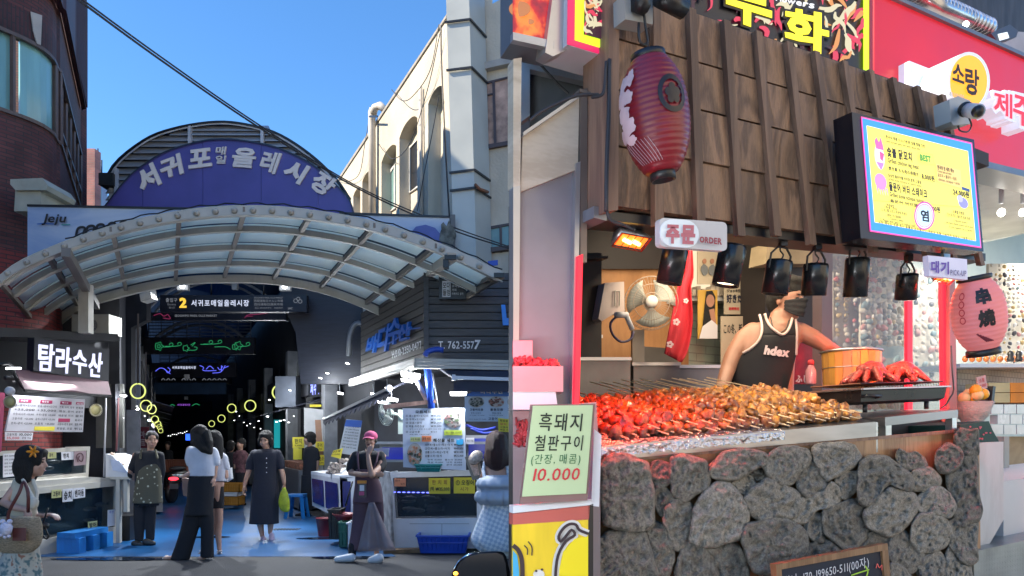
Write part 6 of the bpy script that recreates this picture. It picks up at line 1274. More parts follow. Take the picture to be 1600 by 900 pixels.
# 9 background people
def back(Y, x, yh, lb, top, fc=(0,-1,0), hp=17):
    g = Man(Y, (x, 690+H*F/Y), 'person', lb, x, yh, hp, face=fc); k = 13/Y*1.0; yf = 690+H*F/Y; q = (yf-yh)/105
    g.neck(x, yh+11*q, 3*q); g.face(mouth=False, eyes=False); g.limb([(x-9*q,yh+18*q,3*q),(x-10*q,yh+40*q,2.6*q)]); g.limb([(x+9*q,yh+18*q,3*q),(x+10*q,yh+40*q,2.6*q)]); g.limb([(x-4*q,yh+50*q,4*q),(x-5*q,yf-2,3*q)]); g.limb([(x+4*q,yh+50*q,4*q),(x+5*q,yf-2,3*q)]); g.done(.016)
    g.hair([('e',(0,-.02,.05),(.09,.105,.09)),('e',(0,-.06,-.02),(.085,.05,.08))], .014)
    b = g.rows([(x-4*q,x+4*q,yh+10*q),(x-10*q,x+10*q,yh+14*q),(x-9*q,x+9*q,yh+35*q),(x-9*q,x+9*q,yh+50*q)], b=MB()); g.limb([(x-9*q,yh+17*q,4*q),(x-10*q,yh+32*q,3.4*q)], b); g.limb([(x+9*q,yh+17*q,4*q),(x+10*q,yh+32*q,3.4*q)], b); g.cloth(b, 'shirt', top, vox=.016)
    b = g.rows([(x-9*q,x+9*q,yh+46*q),(x-8*q,x+8*q,yf-4)], b=MB()); g.cloth(b, 'trousers', M_blk, vox=.016)
    for d in (-1,1): g.shoe(x+d*5*q-4*q,x+d*5*q+4*q,yf-5*q,yf,M_black)
    return g
M_pld = mat('plaid', (.12,.05,.06), .8, var=.7, vs=16)
back(16, 376, 694, 'short-haired person in dark red plaid shirt deeper in the market', M_pld, (-.5,-.8,0))
back(17.5, 361, 698, 'person in black beside the plaid shirt deeper in the market', M_blk, (0,1,0))
back(26, 318, 694, 'distant person in grey in the far market', fabric('grey_top', (.10,.10,.12)), hp=10)
back(24, 345, 693, 'distant person in pale top in the far market', fabric('pale_top', (.25,.25,.27)), hp=10)
back(21, 262, 696, 'dark figure beside the scooter in the dim market', M_blk, hp=12)
# ================================================================ the skewer stall (right, near)
S = Fr(0.0, 1.97, 1.711, 1.0)
# stall frame structure -------------------------------------------------
M_hw = woodmat('header_wood', (.25,.145,.085), (.11,.062,.038), sc=(4,4,.9), scale=5.0, dist=2.5, bump=.5, rough=.55)
M_bat = woodmat('batten_wood', (.21,.125,.078), (.12,.07,.045), sc=(4,4,.3), scale=5, rough=.6)
M_ltw = woodmat('light_board', (.30,.18,.12), (.19,.11,.08), sc=(5,5,.3), scale=4)
hd = thing('wooden_header', S.p(1240,380), 'dark stained wood-panel header with vertical battens above the skewer counter', 'header')
HQ = [(958,-24),(1476,152),(1533,400),(949,322)]; hf = hom(HQ); OH = -.10
cols = [0,.118,.30,.405,.50,.583,.66,.733,.80,.866,.935,1.0]
# measured batten positions along the top edge
def s_of(px):
    lo, hi = 0, 1
    for _ in range(40):
        m = (lo+hi)/2
        if hf(m,0)[0] < px: lo = m
        else: hi = m
    return lo
cols = [s_of(x) for x in (958,1027,1083,1137,1187,1235,1278,1322,1363,1399,1437,1476)]
rows_ = [0,.27,.51,.755,1.0]
for i in range(len(cols)-1):
    for j in range(4):
        a, c, t0, t1 = cols[i]+.004, cols[i+1]-.004, rows_[j]+.004, rows_[j+1]-.006
        MB().pan(S, [hf(a,t0),hf(c,t0),hf(c,t1),hf(a,t1)], OH-.004*((i*3+j)%3), .03).build('wood_panel', M_hw, hd)
for i, s_ in enumerate(cols):
    if i == 0: continue
    w_ = .0085; b = MB(); ex = .03+.02*(i%2); b.pan(S, [hf(s_-w_,-.02),hf(s_+w_,-.02),hf(s_+w_,1+ex),hf(s_-w_,1+ex)], OH-.022, .02); b.build('batten', M_bat, hd)
MB().pan(S, [hf(0,0),hf(1,0),hf(1,1),hf(0,1)], OH+.035, .08).build('backing_board', M_dark, hd)
MB().pan(S, [(952,-40),(968,-35),(966,328),(949,330)], OH-.04, .12).build('corner_board', M_ltw, hd)
MB().pan(S, [(948,330),(1540,396),(1540,408),(948,344)], OH+.02, .10).build('light_rail', M_black, hd)
MB().pan(S, [(928,322),(948,325),(948,345),(928,340)], OH, .3).build('rail_end', M_grey, hd)
# signs above the header ----------------------------------------------------
def swirl(mb, fr, n, x0, y0, x1, y1, off, ms, seed, clip=None, k=1):
    rn = random.Random(seed)
    for i in range(n):
        x, y = rn.uniform(x0,x1), rn.uniform(y0,y1); pts = [(x,y)]; a = rn.uniform(-2.4,-.7); 
        for _ in range(4): a += rn.uniform(-.9,.9); x += math.cos(a)*rn.uniform(5,10)*k; y += math.sin(a)*rn.uniform(6,12)*k; pts.append((min(x1,max(x0,x)), min(y1,max(y0,y))))
        c = spl([(p[0],p[1],0) for p in pts], 9); w_ = rn.uniform(1.5,4.5)*k; mb.use(rn.choice(ms)); Lp, Rp = [], []
        for q in range(9):
            d = (c[min(q+1,8)]-c[max(q-1,0)]); d = d.normalized() if d.length > 1e-5 else V(1,0,0); ww = w_*math.sin(math.pi*(q+.4)/9.5)
            Lp.append(fr.p(c[q].x-d.y*ww, c[q].y+d.x*ww, off-.0004*(i%6))); Rp.append(fr.p(c[q].x+d.y*ww, c[q].y-d.x*ww, off-.0004*(i%6)))
        for q in range(8): mb.add([Lp[q],Lp[q+1],Rp[q+1],Rp[q]], [(0,1,2,3)])
e1 = emis('flame_red', (.75,.04,.10), .55); e2 = emis('flame_orange', (.85,.35,.10), .5); e3 = emis('flame_cream', (.75,.68,.45), .55); e4 = emis('flame_dark', (.06,.012,.03), .4)
M_lime = emis('lime_border', (.62,.95,.02), .75); M_mag = emis('magenta_border', (.75,.01,.12), .6); M_yl2 = emis('sign_yellow', (1.0,.85,.02), .85)
fs = thing('flame_sign', S.p(1200,40,.15), 'lit black sign with flames and bold yellow Korean letters above the wooden header', 'sign')
MB().pan(S, [(1000,-60),(1364,-60),(1364,120),(1000,90)], .16, .1).build('sign_box', M_sb, fs)
b = MB(); b.use(M_lime); b.pan(S, [(1350,-60),(1358,-60),(1358,118),(1350,112)], .15, .004); b.use(mat('sign_red_edge', (.4,.02,.05), .4)); b.pan(S, [(1358.5,-60),(1364,-60),(1364,122),(1358.5,118)], .148, .01); b.build('sign_border', None, fs, kind='stuff')
b = MB(); swirl(b, S, 60, 1050, -20, 1348, 112, .154, [e1,e1,e2,e3,e4], 3); swirl(b, S, 26, 1280, -10, 1348, 110, .152, [e1,e2,e3], 4, k=1.2); swirl(b, S, 14, 1150, -10, 1240, 60, .1515, [e1,e3], 6); b.build('printed_flames', None, fs, kind='stuff')
M_sb2 = mat('letter_shadow_black', (.008,.006,.010), .5, var=0)
for ch, q in (('무',[(1135,-38),(1207,-22),(1206,54),(1134,28)]),('화',[(1226,10),(1296,22),(1295,88),(1226,68)]),('부',[(1060,-60),(1096,-50),(1094,22),(1056,4)])):
    q2 = [(x+(-4,4,4,-4)[i], y+(-4,-4,4,4)[i]) for i, (x, y) in enumerate(q)]
    MB().text(S, ch, q2, .149, .13, 0).build('letter_outline', M_sb2, fs)
    MB().text(S, ch, q, .146, .05, 0).build('sign_letter', M_yl2, fs)
MB().text(S, 'Flowers', [(1213,-7),(1274,3),(1272,14),(1212,1)], .148, .04).build('small_lettering', emis('sign_white', (.8,.8,.85), .7), fs, kind='stuff')
lb_ = thing('light_box', S.p(920,80,-.02), 'lime and magenta light box with flame print at the upper left of the stall', 'light box')
FL = Fr(.20, 1.98, 1.711, 1.0)
MB().pan(FL, [(888,-40),(956,-40),(951,90),(886,70)], 0, .12).build('box', mat('box_white', (.55,.55,.58), .5), lb_)
b = MB(); b.use(M_mag); b.pan(FL, [(888.5,-40),(952,-40),(952,88),(887,68)], -.004, .004); b.use(M_lime); b.pan(FL, [(900,-40),(952,-40),(952,78),(899,62)], -.008, .003); b.use(e4); b.pan(FL, [(915,-40),(952,-40),(952,64),(913,53)], -.012, .003); b.build('border_print', None, lb_, kind='stuff')
b = MB(); swirl(b, FL, 40, 914, -20, 951, 60, -.015, [e1,e3,e3,e2,e1], 9, k=.8); b.build('printed_flames', None, lb_, kind='stuff')
fb = thing('food_photo_box', P(835,65,2.0), 'lit food photo box with a red stew picture, next to the grey column', 'light box'); FB2 = Fr(.0,1.93,.9,.35)
MB().pan(FB2, [(801.5,-40),(870,-40),(870,76),(801.5,62)], 0, .1).build('box', M_grey, fb)
M_fd = mat('food_print', (.25,.02,.02), .35, var=0); t, N, L, bs_ = nodes(M_fd); tc = N('ShaderNodeTexCoord'); nn = N('ShaderNodeTexNoise'); nn.inputs['Scale'].default_value = 14; nn.inputs['Detail'].default_value = 3; L(tc.outputs['Object'], nn.inputs[0]); rp = N('ShaderNodeValToRGB'); rp.color_ramp.elements[0].position = .35; rp.color_ramp.elements[0].color = (.03,.01,.03,1); rp.color_ramp.elements[1].position = .62; rp.color_ramp.elements[1].color = (.75,.16,.03,1); q = rp.color_ramp.elements.new(.5); q.color = (.35,.015,.02,1); L(nn.outputs[0], rp.inputs[0]); L(rp.outputs[0], bs_.inputs['Emission Color']); bs_.inputs['Emission Strength'].default_value = .6; L(rp.outputs[0], bs_.inputs['Base Color'])
MB().pan(FB2, [(801.8,-40),(866,-40),(865,66),(801.8,50)], -.004, .004).build('food_photo', M_fd, fb)
b = MB(); b.ell(FB2.p(828,34,-.004), (.012,.002,.008)); b.ell(FB2.p(812,14,-.004), (.03,.002,.022)); b.build('printed_dumpling', emis('dumpling', (.8,.3,.1), .4), fb, kind='stuff')
MB().pan(FB2, [(801.5,50),(866,64),(866,76),(801.5,62)], -.02, .02).build('bottom_frame', mat('brushed_alu', (.5,.5,.5), .35, m=.7), fb)
add(MB().pan(FL, [(868,-40),(887,-40),(886,78),(864,88),(852,82)], .02, .05), 'steel_column', mat('brushed_alu', (.5,.5,.5), .35, m=.7), 'light grey steel column between the two light boxes', 'column')
# left side: plywood, glass screen, posts -------------------------------------
gp = thing('glass_screen', P(860,600,2.05), 'smudged glass side screen in an aluminium frame topped by plywood, left of the counter', 'screen')
GF = Fr(.02, 1.98, 1.0, .42)
M_ply = woodmat('plywood', (.50,.44,.35), (.40,.34,.26), sc=(1.2,1.2,4), scale=3, bump=.1); M_alu = mat('aluminium', (.42,.43,.44), .35, m=.7, var=.1)
M_gls = mat('smudged_glass', (.32,.31,.34), .12, var=.25, vs=2.5, alpha=.58); 
MB().pan(GF, [(817,210),(905,150),(903,264),(813,300)], -.012, .012).build('plywood_sheet', M_ply, gp)
MB().pan(GF, [(812,296),(902,258),(897,640),(809,640)], 0, .006).build('glass', M_gls, gp)
MB().pan(GF, [(802,92),(815,90),(813,290),(802,292)], -.02, .04).build('wood_post', M_ply, gp)
MB().pan(GF, [(802,292),(813,290),(810,640),(802,640)], -.02, .03).build('alu_post', M_alu, gp)
MB().pan(GF, [(900,255),(907,252),(901,650),(893,650)], -.02, .03).build('alu_post', M_alu, gp)
MB().pan(GF, [(818,206),(905,146),(905,152),(818,212)], -.03, .05).build('top_rail', M_alu, gp)
b = MB(); b.pan(GF, [(907,140),(918,138),(917,410),(907,410)], -.02, .05); b.pan(GF, [(906,138),(930,146),(930,150),(906,143)], -.03, .06); add(b, 'steel_post', mat('rusty_steel', (.18,.15,.13), .4, m=.5), 'brownish steel post beside the plywood sheet', 'post')
add(MB().pan(S, [(921,146),(949,138),(947,332),(918,330)], .0, .01), 'metal_sheet', mat('galvanised_sheet', (.38,.42,.46), .4, m=.5, var=.3, vs=6, stretch=(1,1,.3)), 'galvanised sheet strip left of the wooden header', 'sheet')
M_gl2 = mat('grey_panel', (.10,.11,.11), .5, var=.2)
add(MB().pan(FY(2.35), [(828,106),(935,135),(935,200),(828,195)], 0, .02), 'sheet_board', M_gl2, 'dark grey panel under the food photo box', 'panel')
add(MB().pan(FY(2.3), [(801.5,86),(945,112),(945,135),(828,108),(828,180),(815,190),(801.5,190)], 0, .03), 'panel_frame', M_alu, 'aluminium frame round the dark grey panel', 'frame')
for i, pts in enumerate(([(826,82),(845,102),(872,132),(888,146)],[(905,100),(922,118),(934,128)])):
    add(MB().tube([P(x,y,2.2) for x, y in pts], .004, 5), 'stay_rod', M_black, '%s thin dark stay rod under the light boxes' % ('long' if i == 0 else 'short'), 'rod')
for i, pts in enumerate(([(952,93),(951,180),(948,250),(947,330)],[(947,96),(944,140),(936,150),(925,152)],[(828,188),(850,172),(900,150),(935,148)],[(948,330),(955,345),(975,352),(990,360)])):
    add(MB().tube(spl([S.p(x,y,-.16) for x, y in pts], 14), .0065 if i == 0 else .0045, 6), 'power_cable', M_cab, ['thick black conduit down the left edge of the header','black cable bending behind the header corner','pale-looking cable lying on the plywood top','black cable to the left heat lamp'][i], 'cable')
M_rglow = emis('painted_red_glow', (1.0,.01,.03), 1.1)  # red heat-lamp light on the posts, painted as an emissive surface
add(MB().pan(GF, [(903,400),(911,397),(905,640),(897,640)], -.03, .012), 'painted_red_glow', M_rglow, 'post face beside the glass screen, red lamp light painted as glow', 'painted glow strip')
# socket box, cable and black tube on the header
o = thing('socket_box', S.p(1000,30,-.2), 'grey electric socket box at the top of the header with a cable loop', 'socket box'); MB().pan(S, [(976,-10),(1021,-4),(1020,38),(977,30)], OH-.09, .05).build('box', mat('grey_plastic', (.30,.30,.29), .5), o)
MB().tube(spl([S.p(x,y,OH-.10) for x, y in ((1005,-10),(1006,20),(1010,50),(1012,65),(1006,70),(999,62),(998,36))], 18), .004, 6).build('cable', M_black, o)
b = MB(); c0_, c1_ = S.p(1030,-6,-.22), S.p(1068,14,-.22); b.tube([c0_, c1_], .028, 12); b.tube([S.p(993,0,-.21), S.p(1008,6,-.21)], .03, 10); add(b, 'black_lamp_tube', M_black, 'black tube lamp lying across the top of the header', 'lamp')
# lanterns ----------------------------------------------------------------------
def lantern(name, fr, off, top, bot, rpx, label, m, ribs=22, caps=(27,20)):
    A, B = fr.p(*top, off), fr.p(*bot, off); ax = (B-A); Lh = ax.length; ax.normalize(); k = A.y/F; Rr = rpx*k
    fw = (V(0,0,H)-A); fw = (fw-ax*fw.dot(ax)).normalized(); rt_ = fw.cross(ax).normalized()
    if rt_.x < 0: rt_ = -rt_
    def prof(t): return Rr*(1-abs(2*t-1)**2.6*.5)
    def srf(th, t, e=0): 
        r = prof(t)+e; return A+ax*Lh*t+(fw*math.cos(th)+rt_*math.sin(th))*r
    o = thing(name, B, label, 'lantern'); b = MB(); nr = ribs*4; rings = []
    for i in range(nr+1):
        t = i/nr; e = Rr*.028*abs(math.sin(math.pi*t*ribs))-Rr*.03; rings.append([srf(2*math.pi*j/40, t, e) for j in range(40)])
    b.loft(rings); b.build('paper_shade', m, o)
    MB().lathe(A-ax*.012, [(caps[0]*k,0),(caps[0]*k,.016),(caps[0]*k*.8,.02)], 24, ax).build('cap', M_black, o)
    MB().lathe(B-ax*.006, [(caps[1]*k*.9,0),(caps[1]*k,.006),(caps[1]*k,.026),(caps[1]*k*.85,.026),(caps[1]*k*.8,.01)], 24, ax).build('cap', M_black, o)
    def decal(pts, mt, nm, e=.003):
        """polygon in (angle in deg, t) fanned in rings onto the shade"""
        cx = sum(p[0] for p in pts)/len(pts); cy = sum(p[1] for p in pts)/len(pts); d = MB(); n = len(pts); K = 7
        vs = [srf(R(mix(cx,p[0],k_/K)), mix(cy,p[1],k_/K), e) for k_ in range(K+1) for p in pts]
        d.add(vs, [(k_*n+j, k_*n+(j+1)%n, (k_+1)*n+(j+1)%n, (k_+1)*n+j) for k_ in range(K) for j in range(n)]); d.smooth = True
        return d.build(nm, mt, o, kind='stuff')
    def wtext(s, th0, th1, t0, t1, mt, wt=.03):
        vs, fs_, _ = text_mesh(s, wt, 0); d = MB(); d.add([srf(R(mix(th0,th1,x)), mix(t0,t1,y), .003) for x, y in vs], fs_); return d.build('lettering', mt, o, kind='stuff')
    return o, srf, decal, wtext, A, ax
M_lred = mat('lantern_red_film', (.16,.006,.014), .4, var=.35, vs=7, stretch=(1,1,.5)); M_lred.node_tree.nodes['Principled BSDF'].inputs['Coat Weight'].default_value = .2
o, srf, decal, wtext, A_, ax_ = lantern('red_lantern', S, -.30, (1013,92), (1035,270), 53, 'dark red ribbed lantern wrapped in clear film hanging on the header', M_lred, 20)
M_lw = mat('lantern_white_print', (.58,.45,.48), .35, var=.2, vs=9); M_lk = mat('lantern_black_print', (.01,.008,.012), .4, var=0)
for i, (cx, cy, rx, ry) in enumerate(((-62,.22,18,.07),(-40,.20,9,.075),(-66,.34,20,.08),(-45,.36,12,.06),(-62,.48,20,.07),(-52,.60,18,.08),(-70,.66,14,.06),(-50,.72,13,.04))):
    decal([(cx+rx*math.cos(a*.349)*(1+.15*math.sin(a*2.1+i)), cy+ry*math.sin(a*.349)*(1+.15*math.sin(a*1.7+i))) for a in range(18)], M_lw, 'printed_flower', .0028+i*.0003)
def ringdecal(cx, cy, rx, ry, f, mt, e=.003):
    d = MB(); n = 30; vs = []
    for k_ in (1, (1+f)/2, f): vs += [srf(R(cx+rx*k_*math.cos(2*math.pi*j/n)), cy+ry*k_*math.sin(2*math.pi*j/n), e) for j in range(n)]
    d.add(vs, [(k_*n+j, k_*n+(j+1)%n, (k_+1)*n+(j+1)%n, (k_+1)*n+j) for k_ in range(2) for j in range(n)]); return d.build('printed_ring', mt, o, kind='stuff')
ringdecal(33,.42,25,.165,.72,M_lk)
for i, (dx_, dy_) in enumerate(((0,-.05),(-8,-.01),(8,-.01),(-5,.05),(5,.05),(0,.01))): decal([(33+dx_+6*math.cos(a*.524), .42+dy_+.038*math.sin(a*.524)) for a in range(12)], M_lk, 'printed_petal', .003+i*.0002)
for q in range(-4,5): 
    d = MB(); d.tube([srf(R(-45+q*7+u*22), .74+u*.20, .002) for u in [i/8 for i in range(9)]], .0008, 3); d.build('net_line', mat('net_white', (.5,.45,.5), .5), o, kind='stuff')
MB().tube([A_, S.p(1012,66,-.2)], .0015, 4).build('hanging_wire', M_black, o)
M_lpk = mat('lantern_pink_paper', (.62,.20,.20), .6, var=.1, vs=5, em=(1,.25,.25), es=.12)
o, srf, decal, wtext, A_, ax_ = lantern('pink_lantern', S, -.22, (1522,436), (1536,547), 38, 'pink paper lantern with black Chinese characters at the right end of the counter', M_lpk, 16, (24,24))
wtext('串', -2, 30, .13, .35, M_lk, .08); wtext('燒', -2, 32, .42, .66, M_lk, .06)
for q in range(4): ringdecal(-33,.20+q*.11,7,.05,.7,mat('lantern_red_ring', (.5,.03,.05), .6, var=0))
for q in range(5): decal([(-6+q*5-4,.74+q*.02),(-2+q*5-4,.73+q*.02),(14+q*4,.86),(11+q*4,.87)], mat('print_maroon', (.20,.03,.05), .6, var=0), 'printed_skewer', .003+q*.0003)
# heat lamps ----------------------------------------------------------------
def heatlamp(x, y, s_, off, lb, aim, e, yaw=0):
    c = S.p(x, y, off); k = c.y/F*s_; o = thing('heat_lamp', c, lb, 'heat lamp', 'orange heat lamps')
    d = S.D; n = (V(0,0,-.9)-S.N*.55).normalized(); w_ = d.cross(n).normalized()
    def Q(a, bb, cc): return c+d*a*k+w_*bb*k+n*cc*k
    MB().loft([[Q(-30,-14,0),Q(30,-14,0),Q(30,14,0),Q(-30,14,0)],[Q(-26,-12,-10),Q(26,-12,-10),Q(26,12,-10),Q(-26,12,-10)],[Q(-20,-8,-22),Q(20,-8,-22),Q(20,8,-22),Q(-20,8,-22)]]).build('reflector', M_alu, o)
    b = MB(); b.add([Q(-27,-12,1),Q(27,-12,1),Q(27,12,1),Q(-27,12,1)], [(0,1,2,3)]); b.build('glowing_face', emis('heat_orange', (1.0,.10,.01), 2.2), o)
    for q in (-9,9): MB().tube([Q(q-8,-2,3),Q(q+8,2,3)], 3.2*k, 8).build('hot_tube', emis('heat_yellow', (1.0,.55,.08), 9), o)
    b = MB()
    for q in (-28,-14,0,14,28): b.tube([Q(q,-14,4),Q(q,14,4)], .8*k, 4)
    b.tube([Q(-30,-14,4),Q(30,-14,4),Q(30,14,4),Q(-30,14,4),Q(-30,-14,4)], 1.0*k, 4); b.build('guard', mat('guard_red', (.4,.05,.03), .3, m=.8), o, kind='stuff')
    MB().pan(S, [(x-3,y-38),(x+7,y-38),(x+7,y-6),(x-3,y-6)], off-.01, .012).build('bracket', M_alu, o)
    lamp(o, c+n*.06, 'SPOT', e, (1.0,.10,.05), .06, aim, 120, .8)
heatlamp(986, 376, 1.0, -.02, 'left heat lamp glowing orange over the red end of the skewers', S.p(960,690,.05), 30)
heatlamp(1478, 432, .78, -.12, 'right heat lamp glowing orange beneath the pick-up sign', S.p(1440,600,.15), 40)
# black spot cans ----------------------------------------------------------------
def can(x0, y0, x1, y1, w_, off, lb, e=0, aim=None, yoke=True):
    A, B = S.p(x0,y0,off), S.p(x1,y1,off+.02); k = A.y/F; ax = (B-A).normalized(); o = thing('spot_lamp', B, lb, 'spot lamp', 'black spot lamps on the rail'); r = w_*k/2
    MB().lathe(A, [(r*.5,-.004),(r*.92,0),(r,.008),(r,(B-A).length),(r*.9,(B-A).length),(r*.86,(B-A).length-.03)], 26, ax, cap=True).build('housing', mat('can_black', (.010,.012,.014), .28, var=.1), o)
    MB().lathe(A, [(r*.8,(B-A).length-.012),(r*.78,(B-A).length-.010)], 20, ax).build('lens', emis('can_lens', (1,.80,.5), 3.0), o)
    if yoke:
        sd = S.D; t_ = A-ax*.002; m_p = A+ax*.03; top = A-ax*.045
        MB().tube([m_p-sd*r*1.12, A-sd*r*1.12-ax*.02, top-sd*r*.5, top+sd*r*.5, A+sd*r*1.12-ax*.02, m_p+sd*r*1.12], .004, 5).build('yoke', M_black, o)
        MB().tube(spl([A+ax*.0, A-ax*.02+sd*.012, A-ax*.035-sd*.01, top+V(0,0,.01), top+V(0,0,.03)], 12), .003, 5).build('cable', M_black, o)
    MB().box(A-ax*.055+V(0,0,.01), (.022,.03,.035)).build('rail_clip', M_black, o)
    if e: lamp(o, B+ax*.01, 'SPOT', e, (1.0,.78,.48), .03, aim or (B+ax), 75, .6)
    return o
can(1056,388,1045,443,40,-.06,'first spot lamp from the left, behind the order sign',3,S.p(1060,650,.2),False)
can(1146,384,1133,446,42,-.06,'second spot lamp from the left, just right of the order sign',4,S.p(1150,640,.2),False)
can(1219,407,1210,460,40,-.04,'third spot lamp, hanging left of the masked vendor face',5,S.p(1200,640,.2))
can(1275,412,1271,462,38,-.04,'fourth spot lamp, hanging over the masked vendor right shoulder',4.5,S.p(1270,630,.2))
can(1340,403,1336,464,36,-.04,'fifth spot lamp, alone before the bright shop window',3,S.p(1340,600,.2))
can(1418,428,1415,468,32,-.04,'sixth and smallest spot lamp below the menu screen',2,S.p(1410,590,.2))
# order and pick-up signs ------------------------------------------------------
o = thing('order_sign', S.p(1084,366,-.1), 'rounded pale ORDER sign with red Korean letters under the header', 'sign')
def rr(x0,y0,x1,y1,r,sl=0): 
    pts = []
    for cx, cy, a0 in ((x1-r,y0+r,-90),(x1-r,y1-r,0),(x0+r,y1-r,90),(x0+r,y0+r,180)):
        for i in range(6): a = R(a0+18*i); x = cx+r*math.cos(a); y = cy+r*math.sin(a); pts.append((x, y+sl*(x-x0)))
    return pts
MB().pan(S, rr(1031,340,1136,385,7,.07), -.20, .02).build('sign_plate', mat('sign_grey', (.42,.42,.44), .35, em=(.8,.8,.9), es=.06), o)
MB().pan(S, rr(1032,341,1092,384,20,.07), -.205, .004).build('white_patch', mat('sign_patch', (.52,.56,.60), .3, em=(.7,.85,1), es=.15), o)
b = MB(); b.use(mat('faded_pink', (.50,.14,.18), .5, var=0)); b.text(S, '주문', [(1041,350),(1087,352),(1086,383),(1040,380)], -.21, .08); b.use(mat('order_red', (.30,.04,.06), .5, var=0)); b.text(S, 'ORDER', [(1093,369),(1128,372),(1128,383),(1093,379)], -.21, .06); b.build('lettering', None, o, kind='stuff')
o = thing('pickup_sign', S.p(1480,420,-.2), 'white PICK-UP sign with violet Korean letters above the right heat lamp', 'sign')
MB().pan(S, [(1450,399),(1511,405),(1512,437),(1452,431)], -.24, .02).build('sign_plate', mat('sign_white_plate', (.50,.48,.58), .4, em=(.8,.75,1), es=.12), o)
b = MB(); b.use(mat('violet_print', (.12,.04,.36), .5, var=0)); b.text(S, '대기', [(1455,407),(1483,409),(1483,429),(1455,426)], -.246, .06); b.use(mat('violet_print2', (.15,.12,.25), .5, var=0)); b.text(S, 'PICK-UP', [(1485,421),(1510,423),(1510,432),(1485,430)], -.246, .03); b.build('lettering', None, o, kind='stuff')
# menu screen --------------------------------------------------------------------
tv = thing('menu_screen', S.p(1440,380,-.2), 'black framed yellow digital menu screen with blue border on the header', 'menu screen')
q_ = [(1331,175),(1522,218),(1537,393),(1345,372)]
MB().pan(S, q_, -.24, .07).build('casing', mat('tv_black', (.006,.006,.010), .25, var=0), tv)
for nm, q, c, s_ in (('pink_border',[(1346,182),(1519,223),(1533.5,387.5),(1360,361.5)],(.85,.08,.35),.8),('blue_border',[(1348,184.5),(1517.5,225),(1532,385),(1362,359.5)],(.02,.22,1.0),1.0),('yellow_field',[(1354.7,196),(1512.5,236),(1525,376.5),(1367.5,347)],(.83,.72,.12),.95)):
    z_ = {'pink_border':-.243,'blue_border':-.246,'yellow_field':-.249}[nm]; MB().pan(S, q, z_, .002).build(nm, emis('screen_'+nm, c, s_), tv)
yf = hom([(1354.7,196),(1512.5,236),(1525,376.5),(1367.5,347)])
M_ti = mat('screen_ink', (.01,.012,.03), .5, var=0); b = MB()
def TT(s, x0, y0, x1, y1, wt=.02, m=M_ti): b.use(m); b.text(S, s, [yf(x0,y0),yf(x1,y0),yf(x1,y1+.01),yf(x0,y1+.01)], -.2525, wt+.03)
TT('한국식 매콤 소스(기본)와 숯불 향을 더한',.17,.05,.55,.085); TT('with korean spicy hot basic sauce only',.17,.10,.50,.125,0); TT('숯불 닭꼬치',.17,.17,.41,.27,.03); TT('Grilled chicken leg meat',.17,.29,.47,.345,.01); TT('焼き鳥 もも肉の串焼き',.17,.375,.46,.41,.01); TT('8,000원',.49,.37,.62,.43,.02)
TT('싱싱한 돌문어를 버터와 함께 그릴링',.16,.455,.48,.485); TT('grilled stone octopus w/ butter sauce',.16,.50,.48,.525,0); TT('돌문어 버터 스테이크',.16,.54,.53,.63,.03); TT('Grilled stone octopus butter',.16,.65,.49,.70,.01); TT('돌문어 버터焼き',.16,.72,.47,.75,.01); TT('19,000원',.51,.70,.65,.76,.02)
TT('한국의 맛 세트 메뉴',.66,.24,.83,.28,.04); TT('Korean taste set menu',.66,.29,.80,.31,0); TT('닭꼬치 + 돌문어 + 음료',.66,.33,.85,.36,.01); TT('chicken, octopus + drink',.66,.38,.88,.41,0); TT('24,000원',.80,.46,.97,.53,.03)
TT('주문방법',.12,.80-.02,.19,.80,.02); TT('1. 메뉴를 고르세요',.10,.805,.22,.825,.01); TT('2. 소스를 고르고 주문해 주세요',.07,.835,.31,.86,.01)
TT('HOW TO ORDER',.12,.885-.0,.25,.905); TT('1. Choose a menu',.13,.915,.27,.935,0); TT('2. Please wait until it is cooked well',.05,.945,.38,.968,0)
TT('스페셜 이벤트',.78,.70,.90,.73,.02); TT('인스타 후기 올리면 음료 증정',.72,.745,.96,.775,.01); TT('a special event !',.78,.80,.93,.825,0); TT('one more chicken skewer will be given',.70,.84,.98,.865,0); TT('if you register for a review',.73,.88,.97,.905,0)
TT('모든 메뉴는 주문 즉시 숯불로 조리합니다. 매운맛 조절 가능하며 포장도 가능합니다.',.03,.975,.97,.995,.01)
b.use(M_ti); b.pan(S, [yf(.0,.775-.0),yf(1,.63),yf(1,.633),yf(0,.778)], -.2522, .0005)
b.build('menu_text', None, tv, kind='stuff')
def pic(pts, c, s_=.8, off=-.2532, nm='printed_picture'):
    b = MB(); b.pan(S, [yf(*p) for p in pts], off, .0006); return b.build(nm, emis('pic_%d_%d_%d' % tuple(int(x*99) for x in c), c, s_), tv, kind='stuff')
pic([(.65,.23),(.90,.24),(.90,.44),(.65,.42)], (.85,.6,.2), .8, -.2516, 'orange_glow_patch')
pic(rpoly(.095,.30,.045,.13,16), (.85,.75,.9), .8); pic([(.06,.14),(.08,.10),(.10,.15),(.12,.09),(.135,.17),(.14,.22),(.07,.22)], (.9,.12,.4), .8, -.2538); pic([(.10,.24),(.14,.26),(.12,.34),(.10,.32)], (.8,.08,.3), .8, -.2542); pic([(.06,.36),(.13,.36),(.10,.44)], (.45,.2,.7), .8, -.254)
pic(rpoly(.085,.56,.055,.085,16), (.85,.25,.55)); 
for q in range(5): pic([(.04+q*.022,.62),(.055+q*.022,.62),(.05+q*.024,.70)], (.85,.25,.55), .8, -.2535-.0002*q)
